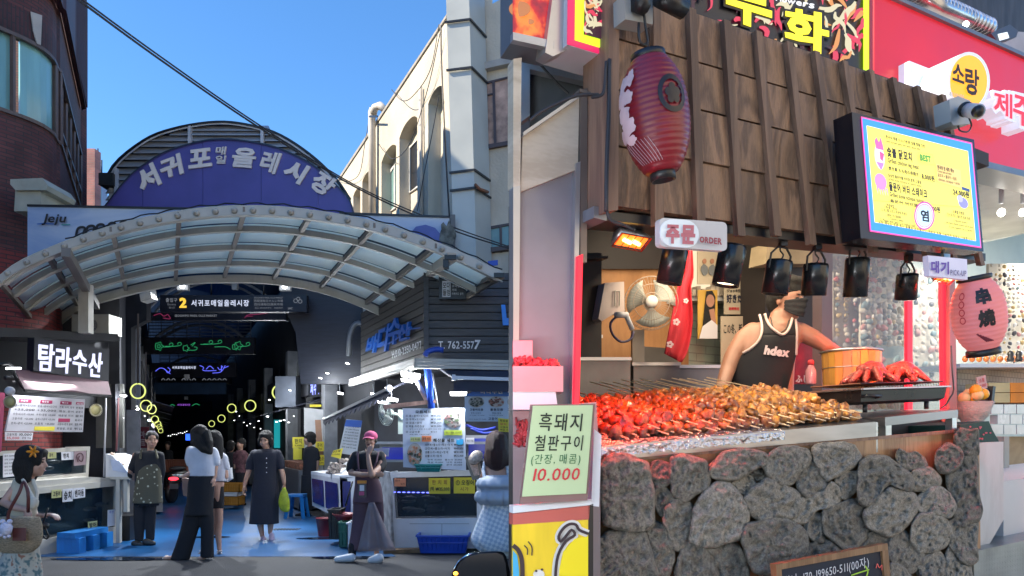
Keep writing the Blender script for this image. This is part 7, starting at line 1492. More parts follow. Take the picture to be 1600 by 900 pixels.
pic(rpoly(.90,.60,.05,.06,14), (.25,.25,.85)); pic(rpoly(.87,.56,.03,.04,10), (.45,.45,.9), .8, -.254); pic([(.90,.42),(.98,.43),(.98,.46),(.90,.455)], (.02,.1,.4), .5)
b = MB(); q = [yf(.48,.15),yf(.62,.14),yf(.63,.25),yf(.49,.26)]
b.use(emis('best_green', (.05,.35,.05), .7)); b.text(S, 'BEST', [yf(.49,.165),yf(.60,.16),yf(.60,.235),yf(.49,.24)], -.2532, .08)
for i in range(4): b.use(emis('best_orange', (.9,.25,.1), .7)); stroke(b, S, [q[i], q[(i+1)%4]], .8, -.253)
b.build('best_mark', None, tv, kind='stuff')
b = MB(); cx, cy = yf(.47,.82); b.use(emis('badge_magenta', (.6,.05,.4), .7)); b.pan(S, rpoly(1444.5,337,16,22.5,24), -.2545, .0006); b.use(emis('badge_pale', (.75,.8,.95), .9)); b.pan(S, rpoly(1444.5,337,14,20,24), -.2552, .0006); b.use(emis('badge_magenta', (.6,.05,.4), .7)); b.pan(S, rpoly(1444.5,337,13,18.5,24), -.2558, .0005); b.use(emis('badge_blue', (.45,.7,.95), .9)); b.pan(S, rpoly(1444.5,337,12,17.3,24), -.2563, .0005); b.use(M_ti); b.text(S, '염', [(1438,327),(1451,329),(1452,347),(1439,345)], -.257, .05); b.build('badge', None, tv, kind='stuff')
# security camera
o = thing('security_camera', S.p(1508,172,-.3), 'white security camera on a grey box at the header right end', 'camera')
MB().pan(S, [(1483,156),(1497,150),(1516,157),(1518,193),(1490,196),(1486,190)], -.22, .06).build('junction_box', mat('cctv_grey', (.40,.42,.42), .4), o)
MB().tube([S.p(1512,172,-.25), S.p(1527,174,-.36)], .026, 16).build('barrel', mat('cctv_white', (.5,.52,.55), .35), o)
b = MB(); b.ell(S.p(1509,171,-.25), .028, None, 14, 10); b.ell(S.p(1528,174,-.37), .021, None, 14, 10); b.build('lens', M_black, o)
MB().tube(spl([S.p(x,y,-.27) for x, y in ((1514,184),(1518,196),(1512,206),(1500,204),(1497,196))], 12), .003, 5).build('cable', M_black, o)

# counter -----------------------------------------------------------------------
M_cw = woodmat('counter_wood', (.34,.19,.09), (.22,.115,.05), sc=(4,4,.5), scale=4, bump=.15, rough=.4)
ct = thing('stone_counter', S.p(1200,900), 'wood counter front clad in rough grey lava stones', 'counter')
MB().pan(S, [(936,722),(1497,674),(1530,680),(1534,1010),(925,1010)], 0, .05).build('wood_front', M_cw, ct)
MB().pan(S, [(936,719),(1497,671),(1497,676),(936,724)], -.006, .012).build('edge_strip', M_ltw, ct)
M_lava = mat('lava_stone', (.15,.145,.135), .95, var=0); t, N, L, bs_ = nodes(M_lava)
tc = N('ShaderNodeTexCoord'); oi = N('ShaderNodeObjectInfo'); n1 = N('ShaderNodeTexNoise'); n1.inputs['Scale'].default_value = 95; n1.inputs['Detail'].default_value = 9; n1.inputs['Roughness'].default_value = .78; n1.noise_dimensions = '4D'; L(tc.outputs['Object'], n1.inputs['Vector']); mm = N('ShaderNodeMath'); mm.operation = 'MULTIPLY'; mm.inputs[1].default_value = 50; L(oi.outputs['Random'], mm.inputs[0]); L(mm.outputs[0], n1.inputs['W'])
vo = N('ShaderNodeTexVoronoi'); vo.inputs['Scale'].default_value = 150; L(tc.outputs['Object'], vo.inputs['Vector']); v2 = N('ShaderNodeTexNoise'); v2.inputs['Scale'].default_value = 7; v2.inputs['Detail'].default_value = 3; L(tc.outputs['Object'], v2.inputs['Vector'])
rp = N('ShaderNodeValToRGB'); rp.color_ramp.elements[0].position = .34; rp.color_ramp.elements[0].color = (.085,.079,.070,1); rp.color_ramp.elements[1].position = .66; rp.color_ramp.elements[1].color = (.40,.37,.31,1); L(n1.outputs[0], rp.inputs[0])
pit = N('ShaderNodeMapRange'); pit.inputs[1].default_value = .02; pit.inputs[2].default_value = .30; pit.inputs[3].default_value = .35; pit.inputs[4].default_value = 1.0; L(vo.outputs['Distance'], pit.inputs[0])
mx = N('ShaderNodeMix'); mx.data_type = 'RGBA'; mx.blend_type = 'MULTIPLY'; mx.inputs[0].default_value = .7; L(rp.outputs[0], mx.inputs[6]); L(pit.outputs[0], mx.inputs[7])
hv = N('ShaderNodeHueSaturation'); mr = N('ShaderNodeMapRange'); mr.inputs[3].default_value = .72; mr.inputs[4].default_value = 1.35; L(oi.outputs['Random'], mr.inputs[0]); L(mr.outputs[0], hv.inputs['Value']); L(mx.outputs[2], hv.inputs['Color']); L(hv.outputs[0], bs_.inputs['Base Color'])
ad = N('ShaderNodeMath'); ad.operation = 'ADD'; L(n1.outputs[0], ad.inputs[0]); L(pit.outputs[0], ad.inputs[1]); ad2 = N('ShaderNodeMath'); ad2.operation = 'ADD'; L(ad.outputs[0], ad2.inputs[0]); L(v2.outputs[0], ad2.inputs[1])
bp = N('ShaderNodeBump'); bp.inputs['Strength'].default_value = 1.0; bp.inputs['Distance'].default_value = .009; L(ad2.outputs[0], bp.inputs['Height']); L(bp.outputs[0], bs_.inputs['Normal'])
zA = lambda L_: [(x/4.09+920, y/4.09+680) for x, y in L_]; zB = lambda L_: [(x/3.75+1200, y/3.75+660) for x, y in L_]
stones = [zA(q) for q in (
 [(85,195),(150,140),(230,135),(370,190),(385,260),(405,360),(405,560),(330,608),(200,590),(100,560),(85,400)],
 [(400,200),(430,170),(520,190),(528,290),(480,320),(410,295)],
 [(530,150),(600,130),(740,170),(765,260),(760,350),(700,360),(620,415),(540,380),(525,250)],
 [(420,330),(460,322),(520,370),(545,430),(520,480),(480,520),(440,480),(415,400)],
 [(495,470),(560,425),(640,440),(672,500),(660,600),(640,670),(590,728),(545,715),(500,590),(480,560)],
 [(765,210),(860,110),(960,85),(1040,95),(1110,110),(1150,150),(1140,185),(1060,215),(960,280),(870,292),(790,265)],
 [(675,480),(720,390),(800,315),(880,305),(930,350),(990,430),(1018,490),(1000,600),(960,660),(870,680),(790,710),(700,700),(648,670),(665,590)],
 [(915,320),(960,270),(1020,235),(1070,330),(1060,385),(1030,390),(960,360)],
 [(1030,230),(1100,205),(1160,215),(1150,270),(1090,290),(1045,270)],
 [(990,410),(1060,330),(1150,275),(1240,320),(1330,360),(1360,430),(1330,520),(1240,560),(1180,560),(1110,555),(1030,500)],
 [(1110,180),(1160,120),(1220,80),(1309,75),(1400,100),(1415,160),(1390,200),(1340,240),(1300,310),(1210,310),(1150,260)],
 [(40,700),(130,625),(250,612),(350,625),(375,680),(400,780),(435,880),(430,1000),(60,1000),(30,780)],
 [(370,620),(430,570),(490,600),(530,680),(540,790),(500,900),(430,870),(390,740)],
 [(560,850),(600,730),(640,690),(740,710),(780,790),(820,880),(820,1000),(540,1000)],
 [(760,740),(900,680),(960,720),(1010,800),(1020,1000),(830,1000),(790,830)],
 [(975,640),(1010,570),(1150,545),(1240,530),(1340,580),(1395,640),(1385,740),(1330,850),(1200,900),(1060,870),(1020,780)])]
stones += [zB(q) for q in (
 [(265,150),(300,130),(440,120),(500,140),(540,200),(500,260),(420,300),(340,345),(310,290),(270,210)],
 [(165,280),(200,240),(255,225),(310,290),(345,370),(300,420),(220,435),(175,380)],
 [(200,440),(330,400),(360,350),(410,390),(425,450),(380,500),(290,510),(220,590),(140,595),(140,550),(190,480)],
 [(400,330),(440,290),(490,300),(525,290),(520,380),(480,430),(440,440),(410,390)],
 [(540,240),(600,200),(690,205),(740,240),(780,270),(840,310),(845,360),(830,405),(780,395),(735,350),(680,385),(640,440),(590,490),(540,470),(528,380)],
 [(755,200),(775,155),(830,190),(860,170),(910,210),(930,260),(880,280),(830,290),(780,260)],
 [(850,290),(940,265),(985,300),(1010,340),(990,380),(920,395),(840,400),(840,340)],
 [(990,180),(1050,125),(1110,150),(1140,190),(1120,250),(1060,290),(1010,290),(985,240)],
 [(1100,70),(1130,40),(1180,55),(1225,40),(1230,180),(1150,185),(1100,130)],
 [(1050,320),(1130,240),(1145,200),(1200,195),(1225,240),(1225,400),(1250,500),(1230,560),(1140,590),(1090,540),(1090,450),(1060,390)],
 [(640,440),(720,380),(790,400),(860,430),(880,500),(840,570),(780,630),(720,668),(640,640),(580,600),(565,530),(600,480)],
 [(880,440),(940,380),(1010,380),(1060,420),(1100,490),(1060,560),(1000,540),(920,540),(870,500)],
 [(330,520),(420,480),(490,455),(560,490),(590,600),(570,680),(500,740),(450,750),(400,700),(340,650),(320,580)],
 [(215,600),(260,540),(320,550),(330,640),(320,700),(260,680),(225,640)],
 [(850,590),(890,540),(980,530),(1040,570),(1075,650),(1040,720),(960,760),(880,750),(840,690)],
 [(520,740),(600,650),(690,655),(715,720),(705,800),(640,860),(540,840)],
 [(720,690),(800,640),(850,700),(910,770),(900,840),(830,880),(760,860),(710,780)],
 [(1050,600),(1110,560),(1190,590),(1225,600),(1215,720),(1228,790),(1180,830),(1120,790),(1070,720)],
 [(1040,800),(1080,720),(1110,780),(1180,840),(1200,1000),(1080,1000),(1050,900)],
 [(910,790),(990,760),(1030,800),(1045,880),(1060,1000),(920,1000),(890,860)],
 [(230,720),(330,690),(400,730),(430,790),(380,880),(260,900),(200,840)],
 [(720,830),(790,850),(830,900),(880,940),(900,1010),(720,1010)],
 [(420,820),(540,860),(620,880),(710,860),(710,1010),(420,1010)],
 [(60,900),(180,870),(300,910),(410,900),(410,1010),(60,1010)],
 [(868,860),(895,845),(925,870),(915,905),(885,905)],
 [(492,470),(520,440),(528,470),(510,478)])]
for si, pts in enumerate(stones):
    c = []
    for (xa, ya), (xb, yb) in zip(pts, pts[1:]+pts[:1]):
        m = max(2, int(math.hypot(xb-xa, yb-ya)/4.5))
        c += [V(mix(xa,xb,q/m), mix(ya,yb,q/m), 0) for q in range(m)]
    n = len(c); c = [(c[i-1]+c[i]*2+c[(i+1)%n])/4 for i in range(n)]
    cx = sum(p.x for p in c)/n; cy = sum(p.y for p in c)/n; b = MB(); b.smooth = True; vs = []; big = max(max(p.x for p in c)-min(p.x for p in c), 14)
    rs = random.Random(si); dpt = min(.075, .028+big*.0005)*(.8+.4*rs.random()); tx_, ty_ = rs.uniform(-.35,.35), rs.uniform(-.3,.3); g_w = 1+7/big
    prof = [(1.0,0),(1.02,.4),(1.01,.75),(.98,.93),(.94,1.0)]+[(.94-.0715*q,1.05) for q in range(1,14)]
    for ri, (s_, d) in enumerate(prof):
        for p in c:
            jit = 1+.03*s_*noise.noise(V(p.x*.2, p.y*.2, ri*.2+si))
            x, y = cx+(p.x-cx)*s_*jit*g_w, cy+(p.y-cy)*s_*jit*g_w
            ridge = abs(noise.noise(V(x*.05, y*.05, si*1.7)))
            dd = dpt*d*(1+tx_*(x-cx)/big*s_+ty_*(y-cy)/big)+(d > .4)*(.030*(.35-ridge)+.012*noise.noise(V(x*.16, y*.16, si*2.9))+.008*noise.noise(V(x*.28, y*.28, si)))
            vs.append(S.p(x, y, -dd))
    k = len(prof); b.add(vs, [(i*n+j, i*n+(j+1)%n, (i+1)*n+(j+1)%n, (i+1)*n+j) for i in range(k-1) for j in range(n)]+[tuple(range((k-1)*n, k*n))])
    b.build('lava_stone', M_lava, ct)
# steel tray, foil, skewers ------------------------------------------------------------------
M_trs = mat('tray_steel', (.36,.35,.36), .33, m=.95, var=.15, vs=3, stretch=(1,1,6))
tr = thing('steel_tray', S.p(1150,690), 'long stainless steel tray lined with foil under the skewers', 'tray')
A0, B0 = S.p(937,699,0), S.p(1369,660,0); TB = S.N*.48+V(0,0,.115)
MB().pan(S, [(937,698),(1369,659),(1369,682),(939,720)], -.012, .012).build('tray_front', M_trs, tr)
MB().prism([A0, B0, B0+TB, A0+TB], V(0,0,-.015)).build('tray_bed', M_steel, tr)
MB().prism([B0, B0+TB, B0+TB+V(0,0,-.25), B0+V(0,0,-.12)], S.D*.012).build('tray_side', M_steel, tr)
M_foil = mat('foil', (.75,.75,.76), .22, m=1.0, var=.1, vs=8, bump=1.0, bs=55)
b = MB(); b.smooth = True
def foil(u, v):
    e = A0.lerp(B0, -.01+.60*u); nz = noise.noise(V(u*26, v*4, 1.3)); n2 = noise.noise(V(u*60, v*9, 4))
    if v < .6: return e+V(0,0,-.030*(1-v/.6)-.006*n2)-S.N*(.016+.004*n2)+V(0,0,.004*nz)
    return e+TB*((v-.6)/.4*.16)+V(0,0,.006+.006*nz)-S.N*.004
b.grid(foil, 150, 10); b.build('foil_sheet', M_foil, tr)
b = MB(); b.smooth = True; b.grid(lambda u, v: A0.lerp(B0, .0+1.0*u)+TB*(.10+.9*v)+V(0,0,.006+.008*noise.noise(V(u*40,v*14,2))), 90, 14); b.build('foil_liner', M_foil, tr)
b = MB(); q = [B0+TB*.95+S.D*(-.13), B0+TB*.95+S.D*(.00)+V(0,0,.02), B0+TB*.15+S.D*.02, B0+TB*.15-S.D*.11]; b.grid(lambda u, v: q[0].lerp(q[1],u).lerp(q[3].lerp(q[2],u),v)+V(0,0,.03*math.sin(u*2.5)*(1-v)+.006*noise.noise(V(u*9,v*9,0))), 10, 12, th=V(0,0,-.003)); b.build('foil_flap', mat('foil_pink', (.66,.52,.58), .35, m=.5, var=.1, bump=.6, bs=40), tr)
def meatmat(name, c1, c2, c3):
    M = mat(name, c1, .28, var=0); t, N, L, bs_ = nodes(M); tc = N('ShaderNodeTexCoord'); oi = N('ShaderNodeObjectInfo'); n1 = N('ShaderNodeTexNoise'); n1.noise_dimensions = '4D'; n1.inputs['Scale'].default_value = 55; n1.inputs['Detail'].default_value = 6; n1.inputs['Roughness'].default_value = .65
    L(tc.outputs['Object'], n1.inputs['Vector']); mm = N('ShaderNodeMath'); mm.operation = 'MULTIPLY'; mm.inputs[1].default_value = 60; L(oi.outputs['Random'], mm.inputs[0]); L(mm.outputs[0], n1.inputs['W'])
    rp = N('ShaderNodeValToRGB'); e = rp.color_ramp.elements; e[0].position = .33; e[0].color = (*c3,1); e[1].position = .66; e[1].color = (*c2,1); q = e.new(.48); q.color = (*c1,1); L(n1.outputs[0], rp.inputs[0])
    hv = N('ShaderNodeHueSaturation'); mr = N('ShaderNodeMapRange'); mr.inputs[3].default_value = .55; mr.inputs[4].default_value = 1.25; L(oi.outputs['Random'], mr.inputs[0]); L(mr.outputs[0], hv.inputs['Value']); L(rp.outputs[0], hv.inputs['Color']); L(hv.outputs[0], bs_.inputs['Base Color'])
    bp = N('ShaderNodeBump'); bp.inputs['Strength'].default_value = .8; bp.inputs['Distance'].default_value = .006; L(n1.outputs[0], bp.inputs['Height']); L(bp.outputs[0], bs_.inputs['Normal']); bs_.inputs['Coat Weight'].default_value = .5; bs_.inputs['Coat Roughness'].default_value = .15
    return M
MT = [meatmat('meat_red', (.30,.045,.02), (.55,.14,.03), (.05,.01,.008)), meatmat('meat_orange', (.30,.065,.015), (.60,.20,.03), (.045,.01,.008)), meatmat('meat_gold', (.33,.11,.02), (.62,.29,.04), (.04,.012,.008))]
chunks = []
for v_ in range(6):
    b = MB(); rn = random.Random(v_+40); b.ell((0,0,0), (.027,.024,.022), None, 14, 9, .55, v_*3+1); 
    for q in range(2): b.ell((rn.uniform(-.012,.012), rn.uniform(-.012,.012), rn.uniform(-.008,.008)), (.013,.012,.011), None, 9, 6, .5, v_+q*7)
    for mi in range(3):
        me = bpy.data.meshes.new('meat_chunk'); me.from_pydata(b.v, [], b.f); me.materials.append(MT[mi]); me.polygons.foreach_set('use_smooth', [True]*len(b.f)); chunks.append(me)
M_stk = mat('bamboo', (.70,.52,.32), .6, var=.2, vs=30)
stb = MB(); stb.tube([V(-.30,0,0), V(.30,0,0)], .0024, 6); stm = bpy.data.meshes.new('stick'); stm.from_pydata(stb.v, [], stb.f); stm.materials.append(M_stk)
TD = TB.normalized()
rn = random.Random(21)
frn = S.D; nrm = TD.cross(frn).normalized(); nrm = nrm if nrm.z > 0 else -nrm
words = ['glossy red','deep red','orange-red','brown-orange','golden','pale golden']
NS = 24
def skewer(u, lay, i, off=0, L0=.07, L1=.90):
    base = A0.lerp(B0, u)+TB*.0; s_ = thing('meat_skewer', base+TB*.3, '', 'skewer', 'meat skewers laid side by side on the foil')
    hgt = .022+lay*.024+rn.uniform(-.003,.006); yaw = rn.uniform(-.03,.03); d = (TD+frn*yaw).normalized(); st0 = base+nrm*hgt+frn*rn.uniform(-.004,.004)+TD*off
    Mx = Matrix((d, nrm.cross(d).normalized(), nrm)).transposed().to_4x4(); Lb = TB.length
    o = bpy.data.objects.new('stick', stm); COL.objects.link(o); o.parent = s_; c = st0+d*(Lb*.60+rn.uniform(-.02,.03)); o.matrix_basis = Matrix.Translation(c-s_.location) @ Mx
    n = 8; ln = Lb*(L1-L0)
    for k in range(n):
        me = chunks[rn.randrange(6)*3+(0 if u+rn.uniform(-.08,.08) < .22 else (1 if u+rn.uniform(-.1,.1) < .50 else 2))]
        o = bpy.data.objects.new('meat_chunk', me); COL.objects.link(o); o.parent = s_; p = st0+d*(Lb*L0+ln*(k+.5)/n+rn.uniform(-.004,.004))+nrm*rn.uniform(-.004,.005)+frn*rn.uniform(-.004,.004)
        o.matrix_basis = Matrix.Translation(p-s_.location) @ Mx @ Matrix.Rotation(rn.uniform(-.5,.5), 4, 'Z') @ Matrix.Rotation(rn.uniform(0,6.28), 4, 'X') @ Matrix.Diagonal((rn.uniform(.85,1.15),rn.uniform(.9,1.2),rn.uniform(.85,1.1),1))
    return s_
ordn = ['first','second','third','fourth','fifth','sixth','seventh','eighth','ninth','tenth','eleventh','twelfth','thirteenth','fourteenth','fifteenth','sixteenth','seventeenth','eighteenth','nineteenth','twentieth','twenty-first','twenty-second','twenty-third','twenty-fourth','twenty-fifth']
for i in range(NS):
    u = .075+.87*i/(NS-1); o = skewer(u, 0, i); o['label'] = '%s meat skewer of the bottom layer, %s counting from the left' % (words[min(5,int(u*6))], ordn[i])
for i in range(20):
    u = .12+.80*i/19; o = skewer(u, 1, i, .012, .10, .90); o['label'] = '%s meat skewer of the upper layer, %s counting from the left' % (words[min(5,int(u*6))], ordn[i])
for i in range(13):
    u = .34+.50*i/12; o = skewer(u, 2, i, .12, .02, .60); o['label'] = '%s meat skewer on top of the heap, %s counting from the left' % (words[min(5,int(u*6))], ordn[i])
b = MB(); rn2 = random.Random(2)
for i in range(70): c = A0.lerp(B0, rn2.uniform(0,.06))+TB*rn2.uniform(.02,.7)+V(0,0,.012); d = V(rn2.uniform(-1,1),rn2.uniform(-1,1),0).normalized()*.02; b.tube([c-d, c+V(0,0,.004), c+d], .0015, 4)
b.build('shredded_garnish', mat('pale_shreds', (.6,.35,.25), .5), tr, kind='stuff')

# grill table, grill, octopus ---------------------------------------------------------------
M_tst = mat('table_steel', (.30,.30,.31), .35, m=.9, var=.15, vs=3)
tb = thing('steel_table', S.p(1430,690,.05), 'small stainless steel table carrying the black grill', 'table')
b = MB(); b.pan(S, [(1330,638),(1494,634),(1497,645),(1384,652)], .0, .02); 
TA, TBb = S.p(1383,652,0), S.p(1497,640,0); MB().prism([TA, TBb, TBb+S.N*.34+V(0,0,.01), TA+S.N*.34+V(0,0,.01)], V(0,0,-.035)).build('table_top', M_tst, tb)
for x, y0, y1, w_ in ((1384,652,684,9),(1488,642,674,7)): MB().rect(S, x, y0, x+w_, y1, .004, .03).build('leg', M_steel, tb)
MB().rect(S, 1392,690-8,1490,684, .02, .01).build('lower_bar', M_grey, tb)
MB().pan(S, [(1393,660),(1488,652),(1488,678),(1393,686)], .3, .02).build('back_plate', M_dark, tb)
gr = thing('table_grill', S.p(1400,640,.1), 'black electric table grill with a wire rack', 'grill'); GA, GB = S.p(1345,628,.06), S.p(1476,622,.06); gd = S.N*.24
b = MB(); rg = lambda e, z: [GA+V(0,0,z)+(GA-GB).normalized()*e-S.N*e, GB+V(0,0,z)-(GA-GB).normalized()*e-S.N*e, GB+V(0,0,z)+gd-(GA-GB).normalized()*e+S.N*e, GA+V(0,0,z)+gd+(GA-GB).normalized()*e+S.N*e]
b.smooth = False; rings = [rg(-.02,-.012), rg(0,0), rg(.005,.045), rg(.012,.05)]; vs = [p for r in rings for p in r]; b.add(vs, [(i*4+j,i*4+(j+1)%4,i*4+4+(j+1)%4,i*4+4+j) for i in range(3) for j in range(4)]+[(0,1,2,3),(12,13,14,15)]); b.build('grill_pan', mat('grill_black', (.012,.012,.014), .3, var=.2), gr)
b = MB(); r_ = rg(.016,.052)
for i in range(4): b.bar(r_[i], r_[(i+1)%4], .012, .006)
b.build('pan_rim', mat('warm_steel', (.5,.42,.42), .3, m=.9), gr)
b = MB(); r_ = rg(-.004,.075)
for i in range(26): b.tube([r_[0].lerp(r_[1], i/25), r_[3].lerp(r_[2], i/25)], .0016, 4)
for i in range(14): b.tube([r_[0].lerp(r_[3], i/13), r_[1].lerp(r_[2], i/13)], .0016, 4)
for i in range(4): b.tube([r_[i], r_[(i+1)%4]], .003, 5); b.tube([r_[i]-V(0,0,.02), r_[(i+1)%4]-V(0,0,.02)], .0025, 5)
for i in range(30): b.tube([r_[0].lerp(r_[1], i/29), r_[0].lerp(r_[1], (i+.5)/29)-V(0,0,.02)], .0014, 4)
b.build('wire_rack', mat('rack_rust', (.14,.05,.03), .4, m=.7), gr, kind='stuff')
MB().tube([GA+V(0,0,.02)-S.N*.005, GA+V(0,0,.025)-S.N*.03, GA+V(0,0,.025)-S.N*.03+S.D*.09, GA+V(0,0,.02)-S.N*.005+S.D*.09], .006, 6).build('handle', M_black, gr)
for u in (.12,.85): b = MB(); p = GA.lerp(GB,u)+S.N*.03; b.tube([p+V(0,0,-.012), p+V(0,0,-.045)], .010, 8); b.build('foot', M_black, gr)
M_oct = mat('octopus_red', (.36,.045,.03), .28, var=.35, vs=26, bump=.6, bs=110); M_oct.node_tree.nodes['Principled BSDF'].inputs['Coat Weight'].default_value = .5
for oi_, (u0, lb) in enumerate(((.42,'left cooked red octopus heaped on the grill rack'),(.78,'right cooked red octopus heaped on the grill rack'))):
    c = GA.lerp(GB, u0)+gd*.5+V(0,0,.10); o = thing('octopus', c, lb, 'octopus', 'octopuses on the grill'); rn3 = random.Random(oi_+5)
    b = MB(); b.ell(c+V(0,0,.035), (.065,.05,.042), None, 16, 10, .25, oi_)
    for k in range(9):
        a = k*.70+rn3.uniform(-.2,.2); d = S.D*math.cos(a)+S.N*math.sin(a)*.8; L_ = rn3.uniform(.09,.13)
        pts = [c+V(0,0,.035)+d*.01, c+d*L_*.45+V(0,0,.035+rn3.uniform(-.01,.012)), c+d*L_*.9+V(0,0,.0), c+d*L_*1.1+V(0,0,-.018), c+d*L_*.85+S.D*.02+V(0,0,-.012)]
        b.tube(spl(pts, 12), [.021-.0014*i for i in range(12)], 8)
    b.build('octopus_body', M_oct, o)
    for k in range(2): 
        b = MB(); cc = c+S.D*rn3.uniform(-.06,.06)-S.N*.075+V(0,0,-.005+.012*k); b.tube([cc+(S.D*math.cos(a*.4)+V(0,0,1)*math.sin(a*.4))*(.018-.0009*a) for a in range(16)], .0055, 6); b.build('curled_tentacle', M_oct, o)
# wooden tub
tub = thing('wooden_tub', S.p(1330,600,.4), 'golden wooden rice tub with a steel rim beside the vendor arm', 'tub'); c = S.p(1330,604,.42); k = c.y/F
M_tub = woodmat('tub_wood', (.62,.30,.055), (.42,.20,.055), sc=(5,5,.4), scale=4, bump=.1, rough=.35)
hh = 54*k
for i in range(22):
    a0, a1 = 2*math.pi*i/22, 2*math.pi*(i+.96)/22; r0, r1 = 41*k, 43*k; b = MB(); q = lambda a, r, z: c+V(math.cos(a)*r, math.sin(a)*r, z)
    b.add([q(a0,r0,0),q(a1,r0,0),q(a1,r1,hh),q(a0,r1,hh),q(a0,r0-.01,0),q(a1,r0-.01,0),q(a1,r1-.01,hh),q(a0,r1-.01,hh)], [(0,1,2,3),(7,6,5,4),(0,4,5,1),(3,2,6,7),(0,3,7,4),(1,5,6,2)]); b.build('stave', M_tub, tub)
MB().lathe(c+V(0,0,.0), [(30*k,.01),(40*k,.012)], 30).build('tub_base', M_tub, tub)
b = MB(); b.tube([c+V(math.cos(a*.21)*43.5*k, math.sin(a*.21)*43.5*k, hh) for a in range(31)], .006, 8, cap=False); b.tube([c+V(math.cos(a*.21)*42.3*k, math.sin(a*.21)*42.3*k, hh*.52) for a in range(31)], .002, 6, cap=False); b.build('steel_rim', M_steel, tub)
MB().lathe(c+V(0,0,hh-.03), [(40*k,0),(38*k,.004)], 28).build('contents', mat('tub_contents', (.2,.08,.04), .4, var=.5, vs=30), tub)
o = thing('sauce_bottle', S.p(1267,600,.45), 'red capped clear sauce bottle beside the wooden tub', 'bottle'); c = S.p(1267,601,.45); MB().lathe(c, [(.0,0),(.022,.0),(.024,.01),(.024,.065),(.014,.085),(.013,.092)], 18).build('bottle_body', mat('pink_clear', (.42,.18,.20), .2), o); MB().lathe(c+V(0,0,.092), [(.015,0),(.015,.018),(.010,.024)], 14).build('bottle_cap', M_red, o)
# ================================================================ inside of the skewer stall, vendor, left bench, neighbour shop
def Bx(name, m, label, cat, fr, pts, off, th, parent=None, group=None):
    b = MB(); b.pan(fr, pts, off, th); return b.build(name, m, parent, label, cat, group)
def rc(x0,y0,x1,y1): return [(x0,y0),(x1,y0),(x1,y1),(x0,y1)]
M_ow = woodmat('orange_plywood', (.50,.25,.10), (.38,.18,.07), sc=(1.5,1.5,.5), scale=3, bump=.08); M_gt2 = brickmat('pale_green_tile', (.36,.42,.36), (.34,.40,.35), (.25,.27,.24), .16, .05, (1.711,1), .004, .3, .3)
M_db = mat('stall_dark', (.02,.016,.016), .6, var=.3)
st2 = thing('stall_interior', S.p(1100,700,1.5), 'back wall of the skewer stall in orange plywood and pale green tile', 'stall')
b = MB(); b.use(M_ow); b.pan(S, rc(803,300,1076,1000), 1.5, .05); b.use(M_gt2); b.pan(S, rc(1076,300,1300,1000), 1.5, .05); b.build('back_wall', None, st2)
a, c = S.p(935,338,.02), S.p(1545,402,.02); MB().prism([V(p.x,p.y,2.74) for p in (a, c, c+S.N*1.7, V(.03,3.86,0), V(.03,2.1,0))], V(0,0,.06)).build('ceiling', M_db, st2)
b = MB(); a = S.p(906,330,.06); b.prism([a, V(a.x,a.y,.4), V(a.x-.2,a.y+1.6,.4), V(a.x-.2,a.y+1.6,2.7)], S.D*-.03); b.build('side_wall', M_db, st2)
MB().pan(S, rc(905,337,1080,420), 1.46, .02).build('dark_upper_wall', M_db, st2)
b = MB(); b.pan(S, rc(908,395,940,560), 1.0, .4); b.pan(S, rc(906,400,950,404), .95, .3); b.build('shelf_unit', M_db, st2)
lamp(st2, S.p(1150,360,.7), 'AREA', 9, (1,.80,.55), .9, S.p(1150,640,1.2)); 
M_ww = emis('warm_window', (1.0,.80,.52), .55)
Bx('warm_shelf_light', M_ww, 'warm lit window strip behind the posters of the stall', 'window', S, rc(1070,378,1192,466), 1.47, .02)
add(MB().pan(S, rc(1060,462,1196,470), 1.40, .1), 'shelf', M_white, 'white shelf under the warm lit window strip', 'shelf')
b = MB(); rn = random.Random(4)
for i in range(16): x = 1075+i*7.4; b.pan(S, rc(x,462-rn.uniform(8,26),x+5,462), 1.38, .05)
add(b, 'shelf_jars', mat('jar_mix', (.45,.40,.34), .4, var=.6, vs=14), kind='stuff', label='small jars and cups in a row on the white shelf', cat='jars')
M_pp = mat('poster_cream', (.48,.42,.32), .6, var=.08); M_kr = mat('kraft', (.33,.23,.14), .7)
p = card(S, rc(1090,388,1122,444), 1.35, M_pp, None, None, None, 'poster of two seated men on pale ground', 'poster', name='poster')
for x in (1101,1113): b = MB(); b.use(mat('print_skin', (.4,.2,.13), .6)); b.pan(S, rpoly(x,408,3.2,4,10), 1.342, .002); b.use(mat('print_grey', (.16,.18,.2), .6)); b.pan(S, blob(x,422,5.5,9,10,.2,x), 1.341, .002); b.build('printed_figure', None, p, kind='stuff')
p = card(S, rc(1091,453,1121,529), 1.33, mat('poster_ochre', (.55,.33,.06), .6), None, None, None, 'ochre poster of a woman with long black hair leaning on her hand', 'poster', name='poster')
b = MB(); b.use(M_hair); b.pan(S, [(1104,455),(1113,454),(1118,464),(1117,490),(1112,514),(1098,512),(1101,480)], 1.322, .002); b.use(mat('print_skin', (.4,.2,.13), .6)); b.pan(S, rpoly(1110,470,6.5,10,14), 1.320, .002); b.pan(S, [(1108,484),(1116,482),(1119,505),(1113,507)], 1.319, .002); b.use(M_paper); b.pan(S, [(1098,510),(1112,500),(1121,508),(1121,529),(1093,529)], 1.317, .002); b.build('printed_woman', None, p, kind='stuff')
card(S, rc(1132,412,1165,491), 1.34, M_pp, M_ink, [('ジョッキ生が',.12,.50,.9,.57),('好きだ。',.1,.60,.95,.78,M_navy),('期間限定',.2,.86,.7,.92,M_red)], None, 'cream beer poster with bold dark Japanese lettering', 'poster', wt=.05, name='poster')
